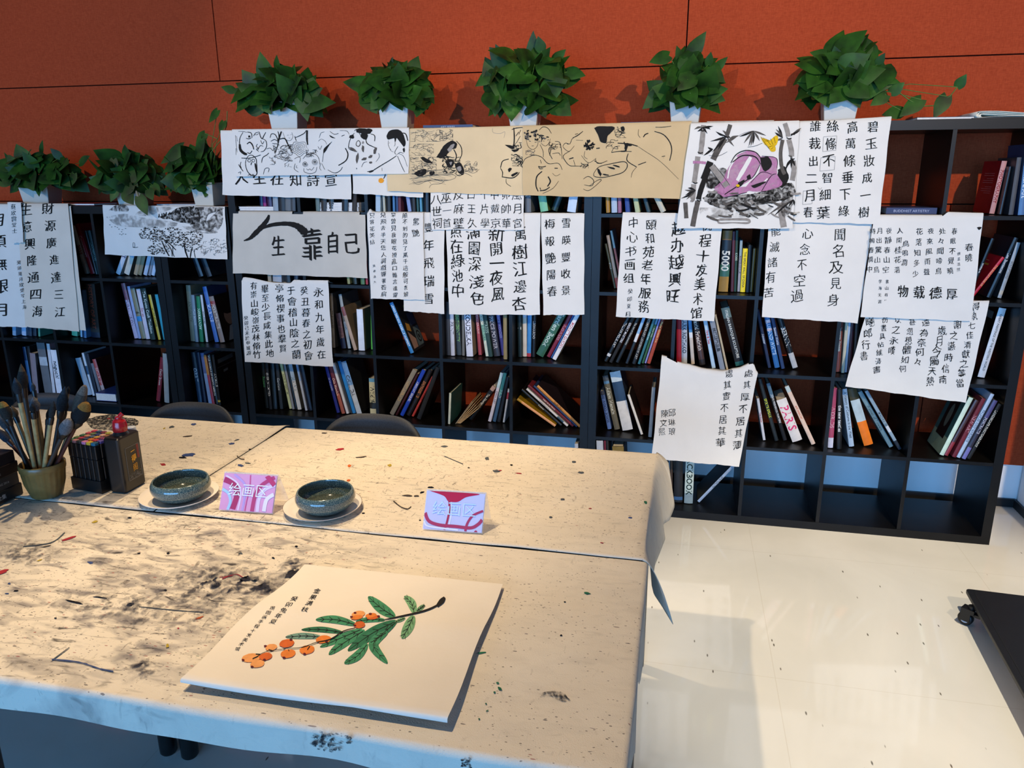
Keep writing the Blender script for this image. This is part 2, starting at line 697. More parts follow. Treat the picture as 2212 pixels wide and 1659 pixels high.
def stroke(mb, cv, pts, mat=0, w=None, lift=0.0012, jit=0.0, sub=6):
    """pts: (u, v[, width]); one brush stroke as a ribbon on the surface"""
    pts = [tuple(p) if len(p) == 3 else (p[0], p[1], w or 1.5) for p in pts]
    c = catmull(pts, sub)
    vs, fs = [], []
    for i, (u, v, ww) in enumerate(c):
        a, b = c[max(i - 1, 0)], c[min(i + 1, len(c) - 1)]
        dx, dy = b[0] - a[0], b[1] - a[1]
        L = math.hypot(dx, dy) or 1
        ww = max(ww, 0.25) * (1 + jit * R_.uniform(-1, 1))
        nx, ny = -dy / L * ww / 2, dx / L * ww / 2
        vs += [cv.map(u + nx, v + ny, lift), cv.map(u - nx, v - ny, lift)]
    for i in range(len(c) - 1):
        fs.append((2 * i, 2 * i + 1, 2 * i + 3, 2 * i + 2))
    mb.add(vs, fs, mat)


def blob(mb, cv, pts, mat=0, lift=0.001, smooth=True, rough=0.0):
    """filled outline (convex-ish) as a fan"""
    c = catmull(list(pts) + [pts[0]], 4)[:-1] if smooth else list(pts)
    if rough:
        c = [(u + R_.uniform(-rough, rough), v + R_.uniform(-rough, rough)) for u, v in c]
    cu, cvv = sum(p[0] for p in c) / len(c), sum(p[1] for p in c) / len(c)
    vs = [cv.map(cu, cvv, lift)] + [cv.map(u, v, lift) for u, v in c]
    n = len(c)
    mb.add(vs, [(0, 1 + i, 1 + (i + 1) % n) for i in range(n)], mat)


def dab(mb, cv, u, v, ru, rv, mat=0, lift=0.001, n=9, rough=0.3, rot=0.0):
    c = []
    for i in range(n):
        t = 2 * math.pi * i / n
        k = 1 + R_.uniform(-rough, rough)
        x, y = ru * k * math.cos(t), rv * k * math.sin(t)
        c.append((u + x * math.cos(rot) - y * math.sin(rot), v + x * math.sin(rot) + y * math.cos(rot)))
    blob(mb, cv, c, mat, lift, False)


def wash_material(name, h, lo, hi, scale):
    """diluted ink: blotchy, see-through where the brush was dry"""
    m, nt, b = node_mat(name)
    N, L = nt.nodes.new, nt.links.new
    tc = N('ShaderNodeTexCoord')
    n = N('ShaderNodeTexNoise')
    n.inputs['Scale'].default_value = scale
    n.inputs['Detail'].default_value = 6
    n.inputs['Distortion'].default_value = 0.8
    L(tc.outputs['Object'], n.inputs['Vector'])
    r = N('ShaderNodeValToRGB')
    r.color_ramp.elements[0].position, r.color_ramp.elements[1].position = 0.38, 0.62
    r.color_ramp.elements[0].color = (lo, lo, lo, 1)
    r.color_ramp.elements[1].color = (hi, hi, hi, 1)
    L(n.outputs['Fac'], r.inputs[0])
    L(r.outputs[0], b.inputs['Alpha'])
    b.inputs['Base Color'].default_value = rgb(h)
    b.inputs['Roughness'].default_value = 0.85
    b.inputs['Specular IOR Level'].default_value = 0.1
    return m


W_DARK = wash_material('dark_ink_wash', '#1c1a18', 0.25, 0.97, 60)
W_MID = wash_material('ink_wash', '#2e2b29', 0.10, 0.75, 45)
W_PALE = wash_material('pale_ink_wash', '#4a4642', 0.0, 0.42, 30)
W_PINK = wash_material('pink_wash', '#b57aa0', 0.55, 0.95, 40)
W_YEL = wash_material('yellow_wash', '#d8b020', 0.8, 1.0, 40)
INKS = [M_INK, M_INKGREY, M_INKPALE, W_DARK, W_MID, W_PALE, W_PINK, W_YEL]
UPR = []
for u_, (x0_, nc_, nr_) in UNITS.items():
    w_ = unit_size(nc_)
    UPR += [(x0_, x0_ + OUT), (x0_ + w_ - OUT, x0_ + w_)]
    UPR += [(x0_ + OUT + c * PITCH_ - BRD, x0_ + OUT + c * PITCH_) for c in range(1, nc_)]
T5, T4 = 1.82, 1.468
RW = [OUT + b * PITCH_ for b in range(5)]      # shelf heights
CAT = 'paper sheet'

# ---- left, on the low bookcase
p1 = Sheet('white sheet with large brushed characters cut off by the left edge of the photo', CAT,
           [(-70, 440), (46, 443), (58, 707), (-66, 703)], -0.006, M_WHITEPAPER, T4, seed=1)
write(p1, [('明頃無限月', -4, 474, 6, 668, 30, 0.013)], seed=3)
p2b = Sheet('beige sheet peeking out behind the couplet sheet at the far left', CAT,
            [(60, 445), (153, 446), (186, 714), (70, 706)], -0.008, M_BEIGEPAPER, T4, seed=2)
p2 = Sheet('beige couplet sheet with two tall columns of black characters at the far left', CAT,
           [(36, 440), (148, 440), (172, 716), (56, 706)], -0.014, M_BEIGEPAPER, T4, seed=4)
write(p2, [('財源廣進達三江', 104, 450, 131, 673, 25, 0.010), ('生意興隆通四海', 56, 453, 81, 671, 27, 0.011),
           ('癸卯夏月欣榮写上海', 41, 567, 53, 663, 9.5, 0.005)], seed=5)
p3 = Sheet('small narrow white slip with seal characters over the beige couplet sheet', CAT,
           [(17, 437), (46, 438), (52, 524), (22, 525)], -0.026, M_WHITEPAPER, T4, seed=6, lip=.03)
write(p3, [('藝欣賞堂士', 30, 447, 33, 499, 12, -.004)], seed=7, amp=.12)

p4 = Sheet('white ink landscape painting of trees and misty hills hung on the low bookcase', 'painting',
           [(223, 443), (486, 447), (492, 560), (228, 550)], -0.007, M_WHITEPAPER, T4, seed=8, name='ink_landscape', group='ink paintings hung on the bookcases')

# ---- top of the middle bookcase
p5 = Sheet('white sheet with a row of clerical characters half covered by the animal sketch', CAT,
           [(477, 282), (758, 283), (759, 431), (481, 421)], -0.006, M_WHITEPAPER, T5, seed=9)
write(p5, [('人生在知詩宣', 522, 384, 716, 389, 31, 0.009)], seed=10, amp=.04)
p6 = Sheet('white sheet with a small orange persimmon below the animal sketch', 'painting',
           [(762, 283), (915, 284), (914, 427), (763, 418)], -0.006, M_WHITEPAPER, T5, seed=11, name='persimmon_painting', group='ink paintings hung on the bookcases')
p18 = Sheet('small white sheet of thin seal script characters below the cream scroll', CAT,
            [(928, 285), (1130, 281), (1132, 497), (932, 496)], -0.013, M_WHITEPAPER, T5, seed=12)
write(p18, [('風月宮', 1117, 420, 1119, 482, 24, -.006), ('卯帥華', 1092, 420, 1094, 482, 24, -.006), ('中戴京', 1069, 420, 1072, 482, 22, -.006),
            ('个片學', 1046, 420, 1048, 482, 24, -.006), ('口王久', 1018, 420, 1021, 482, 24, -.006), ('及麻壁', 990, 420, 992, 482, 25, -.006),
            ('巫一首', 965, 428, 967, 482, 24, -.006), ('八世祠', 944, 431, 945, 482, 24, -.006)], seed=13, amp=.09)
p8 = Sheet('cream scroll section with an ink drawing of a craggy rock and waves', 'painting',
           [(838, 280), (1131, 272), (1131, 422), (837, 413)], -0.019, M_CREAMPAPER, T5, seed=14, name='scroll_painting', group='ink paintings hung on the bookcases')
p9 = Sheet('tan scroll section with ink sketches of children and animals', 'painting',
           [(1129, 272), (1494, 262), (1477, 430), (1129, 422)], -0.0215, M_TANPAPER, T5, seed=15, name='scroll_painting', group='ink paintings hung on the bookcases')
p7 = Sheet('white sketch sheet with an owl, monkey faces and a woman in profile', 'painting',
           [(502, 280), (884, 276), (883, 375), (507, 381)], -0.026, M_WHITEPAPER, T5, seed=16, name='animal_sketch', group='ink paintings hung on the bookcases')

# ---- top of the right bookcase
p11 = Sheet('white willow poem sheet of four columns hung high on the right bookcase', CAT,
            [(1712, 266), (1925, 252), (1898, 484), (1706, 480)], -0.024, M_WHITEPAPER, T5, seed=17)
write(p11, [('碧玉妝成一樹', 1886, 274, 1865, 458, 27, 0.005), ('高萬條垂下綠', 1842, 274, 1822, 456, 27, 0.005),
            ('絲絛不智細葉', 1799, 273, 1778, 459, 27, 0.005), ('誰裁出二月春', 1762, 273, 1746, 459, 27, 0.005)], seed=18, amp=.05)
p10 = Sheet('colour painting of bamboo, a pink form and a yellow butterfly on white paper', 'painting',
            [(1492, 268), (1727, 261), (1712, 494), (1461, 493)], -0.034, M_WHITEPAPER, T5, seed=19, name='bamboo_painting', group='ink paintings hung on the bookcases')

# ---- second row
p12 = Sheet('greyish sheet with one huge brushed character and four big ones', CAT,
            [(503, 461), (789, 464), (794, 601), (503, 590)], -0.008, M_GREYPAPER, RW[4], UPR, seed=20)
mb = MB()
stroke(mb, p12, [(582, 464, 4), (578, 475, 9), (565, 491, 11), (551, 505, 10), (540, 515, 7), (527, 520, 2)], 0, jit=.12)
stroke(mb, p12, [(564, 495, 4), (587, 486, 8), (618, 483, 9), (640, 487, 12), (653, 496, 17), (659, 503, 15), (661, 508, 4)], 0, jit=.12, lift=.0014)
for ch, u_, v_, h_, w_ in (('生', 602, 531, 48, .66), ('靠', 675, 527, 72, .66), ('自', 719, 525, 54, .55), ('己', 759, 526, 50, .74)):
    put_char(mb, p12, ch, u_, v_, h_, .02, w_, .08, 0, .05, u_)
mb.build('brush_writing', M_INK, p12.t)
p15 = Sheet('white sheet reading five big characters partly behind the small cursive sheet', CAT,
            [(874, 463), (960, 461), (960, 678), (872, 672)], -0.006, M_WHITEPAPER, RW[4], UPR, seed=21)
write(p15, [('豐年飛瑞雪', 925, 492, 927, 645, 24, 0.006), ('風', 896, 636, 896, 636, 24, 0.006)], seed=22)
p14 = Sheet('white sheet with five columns of small cursive writing', CAT,
            [(793, 463), (914, 461), (918, 648), (801, 645)], -0.016, M_WHITEPAPER, RW[4], UPR, seed=23, top=[(793, 462), (799, 452), (806, 461), (850, 462), (914, 460)])
write(p14, [('驚艷', 899, 478, 899, 503, 17, 0.003), ('顛不剌的見了萬千這般可喜娘', 875, 465, 877, 636, 12, 0.004), ('罕曾見我眼花撩亂口難言魂靈', 850, 464, 854, 637, 12, 0.004),
            ('兒飛去半天恁人調戲軃著香肩', 828, 464, 829, 635, 12, 0.004), ('只將花笑拈', 804, 465, 804, 523, 12, 0.004), ('吳泰选大', 808, 574, 810, 609, 6.5, 0)], seed=24, amp=.12)
p16 = Sheet('wide white sheet with four columns of bold running script', CAT,
            [(963, 463), (1167, 465), (1166, 680), (970, 679)], -0.006, M_WHITEPAPER, RW[4], UPR, seed=25)
write(p16, [('萬樹江邊杏', 1123, 506, 1124, 656, 33, 0.005), ('新開一夜風', 1071, 505, 1075, 634, 34, 0.005),
            ('滿園深淺色', 1023, 500, 1032, 644, 33, 0.005), ('照在綠池中', 985, 500, 991, 629, 31, 0.005)], seed=26, amp=.13)
p17 = Sheet('narrow white sheet with two columns of regular script beside the bookcase joint', CAT,
            [(1169, 463), (1262, 461), (1262, 680), (1174, 680)], -0.007, M_WHITEPAPER, RW[4], UPR, seed=27)
write(p17, [('雪暎豐收景', 1224, 482, 1222, 627, 24, 0.005), ('梅報艷陽春', 1187, 484, 1192, 630, 24, 0.005)], seed=28)
p19 = Sheet('white sheet with four columns of running script left of the bamboo painting', CAT,
            [(1345, 459), (1562, 462), (1542, 694), (1330, 684)], -0.007, M_WHITEPAPER, RW[4], UPR, seed=29)
write(p19, [('祝程十发美术馆', 1526, 488, 1504, 676, 28, 0.005), ('越办越興旺', 1467, 494, 1454, 640, 33, 0.006), ('頤和苑老年服務', 1406, 485, 1391, 662, 26, 0.005),
            ('中心书画组', 1368, 482, 1358, 601, 25, 0.005), ('癸卯夏日', 1362, 629, 1357, 678, 12, 0.003)], seed=30, amp=.13)
p21 = Sheet('white sutra sheet with three columns of thin characters below the willow poem', CAT,
            [(1661, 466), (1887, 463), (1853, 698), (1646, 685)], -0.008, M_WHITEPAPER, RW[4], UPR, seed=31, amp=.0022)
write(p21, [('聞名及見身', 1815, 507, 1800, 647, 30, -.004), ('心念不空過', 1744, 505, 1721, 639, 28, -.004), ('能滅諸有苦', 1676, 500, 1660, 632, 25, -.004)], seed=32, amp=.05)
p22 = Sheet('white spring dawn poem sheet with many small columns at the right', CAT,
            [(1888, 464), (2124, 461), (2098, 694), (1858, 684)], -0.024, M_WHITEPAPER, RW[4], UPR, seed=33, top=[(1888, 466), (2034, 467), (2048, 459), (2124, 461)])
write(p22, [('春曉', 2093, 534, 2092, 557, 18, 0.003), ('唐孟浩然', 2071, 548, 2070, 582, 7.5, 0), ('春眠不覺曉', 2061, 499, 2052, 585, 15, 0.004),
            ('处々聞啼鳥', 2035, 499, 2026, 585, 15, 0.004), ('夜來風雨聲', 2010, 499, 2001, 587, 15, 0.004), ('花落知多少', 1986, 500, 1977, 591, 15, 0.004),
            ('鳥鳴澗', 1956, 526, 1953, 567, 15, 0.002), ('人閑桂花落', 1943, 498, 1937, 582, 15, 0.002), ('夜靜春山空', 1920, 498, 1913, 582, 15, 0.002),
            ('月出驚山鳥', 1900, 498, 1893, 582, 15, 0.002), ('時鳴春澗中', 1885, 499, 1877, 581, 14, 0.002), ('書山有路', 1916, 608, 1913, 651, 8.5, 0.009),
            ('学海无涯', 1901, 608, 1900, 651, 8.5, 0.009), ('物载德厚', 1950, 629, 2056, 635, 27, 0.013)], seed=34, amp=.09)
mb = MB()
blob(mb, p22, [(2110, 491), (2115, 490), (2120, 491), (2116, 496), (2113, 496)], 0)
mb.build('ink_blot', M_INK, p22.t)

# ---- lower sheets
p13 = Sheet('white creased sheet with seven columns of regular script on the middle bookcase', CAT,
            [(522, 604), (709, 606), (721, 792), (529, 781)], -0.008, M_WHITEPAPER, RW[3], UPR, seed=35, top=[(522, 606), (526, 599), (600, 612), (625, 613), (636, 605), (709, 606)], amp=.003)
write(p13, [('永和九年歲在', 689, 630, 695, 765, 21, 0.006), ('癸丑暮春之初會', 658, 628, 667, 768, 21, 0.006), ('于會稽山陰之蘭', 629, 628, 640, 765, 20, 0.006),
            ('亭脩禊事也羣賢', 603, 623, 611, 753, 19, 0.006), ('畢至少長咸集此地', 572, 623, 583, 763, 19, 0.006), ('有崇山峻嶺茂林脩竹', 548, 618, 556, 765, 17, 0.005),
            ('癸卯己未於申城游', 532, 687, 538, 762, 10, 0.003)], seed=36, amp=.06)
p23 = Sheet('white letter sheet with eight slanting columns of running script at lower right', CAT,
            [(1878, 654), (2137, 650), (2086, 870), (1825, 834)], -0.008, M_WHITEPAPER, RW[3], UPR, seed=37)
write(p23, [('得執七佳清獻之等當', 2106, 662, 2073, 827, 19, 0.003), ('謝之讌時信南', 2067, 700, 2036, 820, 20, 0.003), ('歲月今屬天熱', 2034, 714, 2008, 823, 21, 0.003),
            ('遠為奈何々', 1999, 697, 1983, 782, 19, 0.003), ('甚忽想體如何', 1970, 695, 1950, 797, 18, 0.003), ('以之永嘆', 1939, 690, 1926, 758, 18, 0.003),
            ('伤書具帖維清書', 1911, 690, 1894, 798, 15, 0.004), ('曦郎行書', 1879, 695, 1865, 769, 20, 0.003)], seed=38, amp=.14)
p24 = Sheet('lowest white sheet, half blank, hung at the right end of the table', CAT,
            [(1430, 770), (1636, 806), (1596, 1004), (1408, 986)], -0.03, M_WHITEPAPER, RW[2], UPR, seed=39, amp=.006,
            top=[(1430, 769), (1475, 786), (1530, 799), (1562, 803), (1590, 797), (1626, 785), (1637, 806)], curl=.02)
write(p24, [('處其厚不居其薄', 1617, 805, 1592, 962, 20, -.002), ('處其實不居其華', 1575, 806, 1556, 955, 20, -.002), ('邱琳琅', 1452, 891, 1452, 931, 17, -.006),
            ('陳文熙', 1435, 893, 1430, 932, 17, -.006)], seed=40, amp=.09)
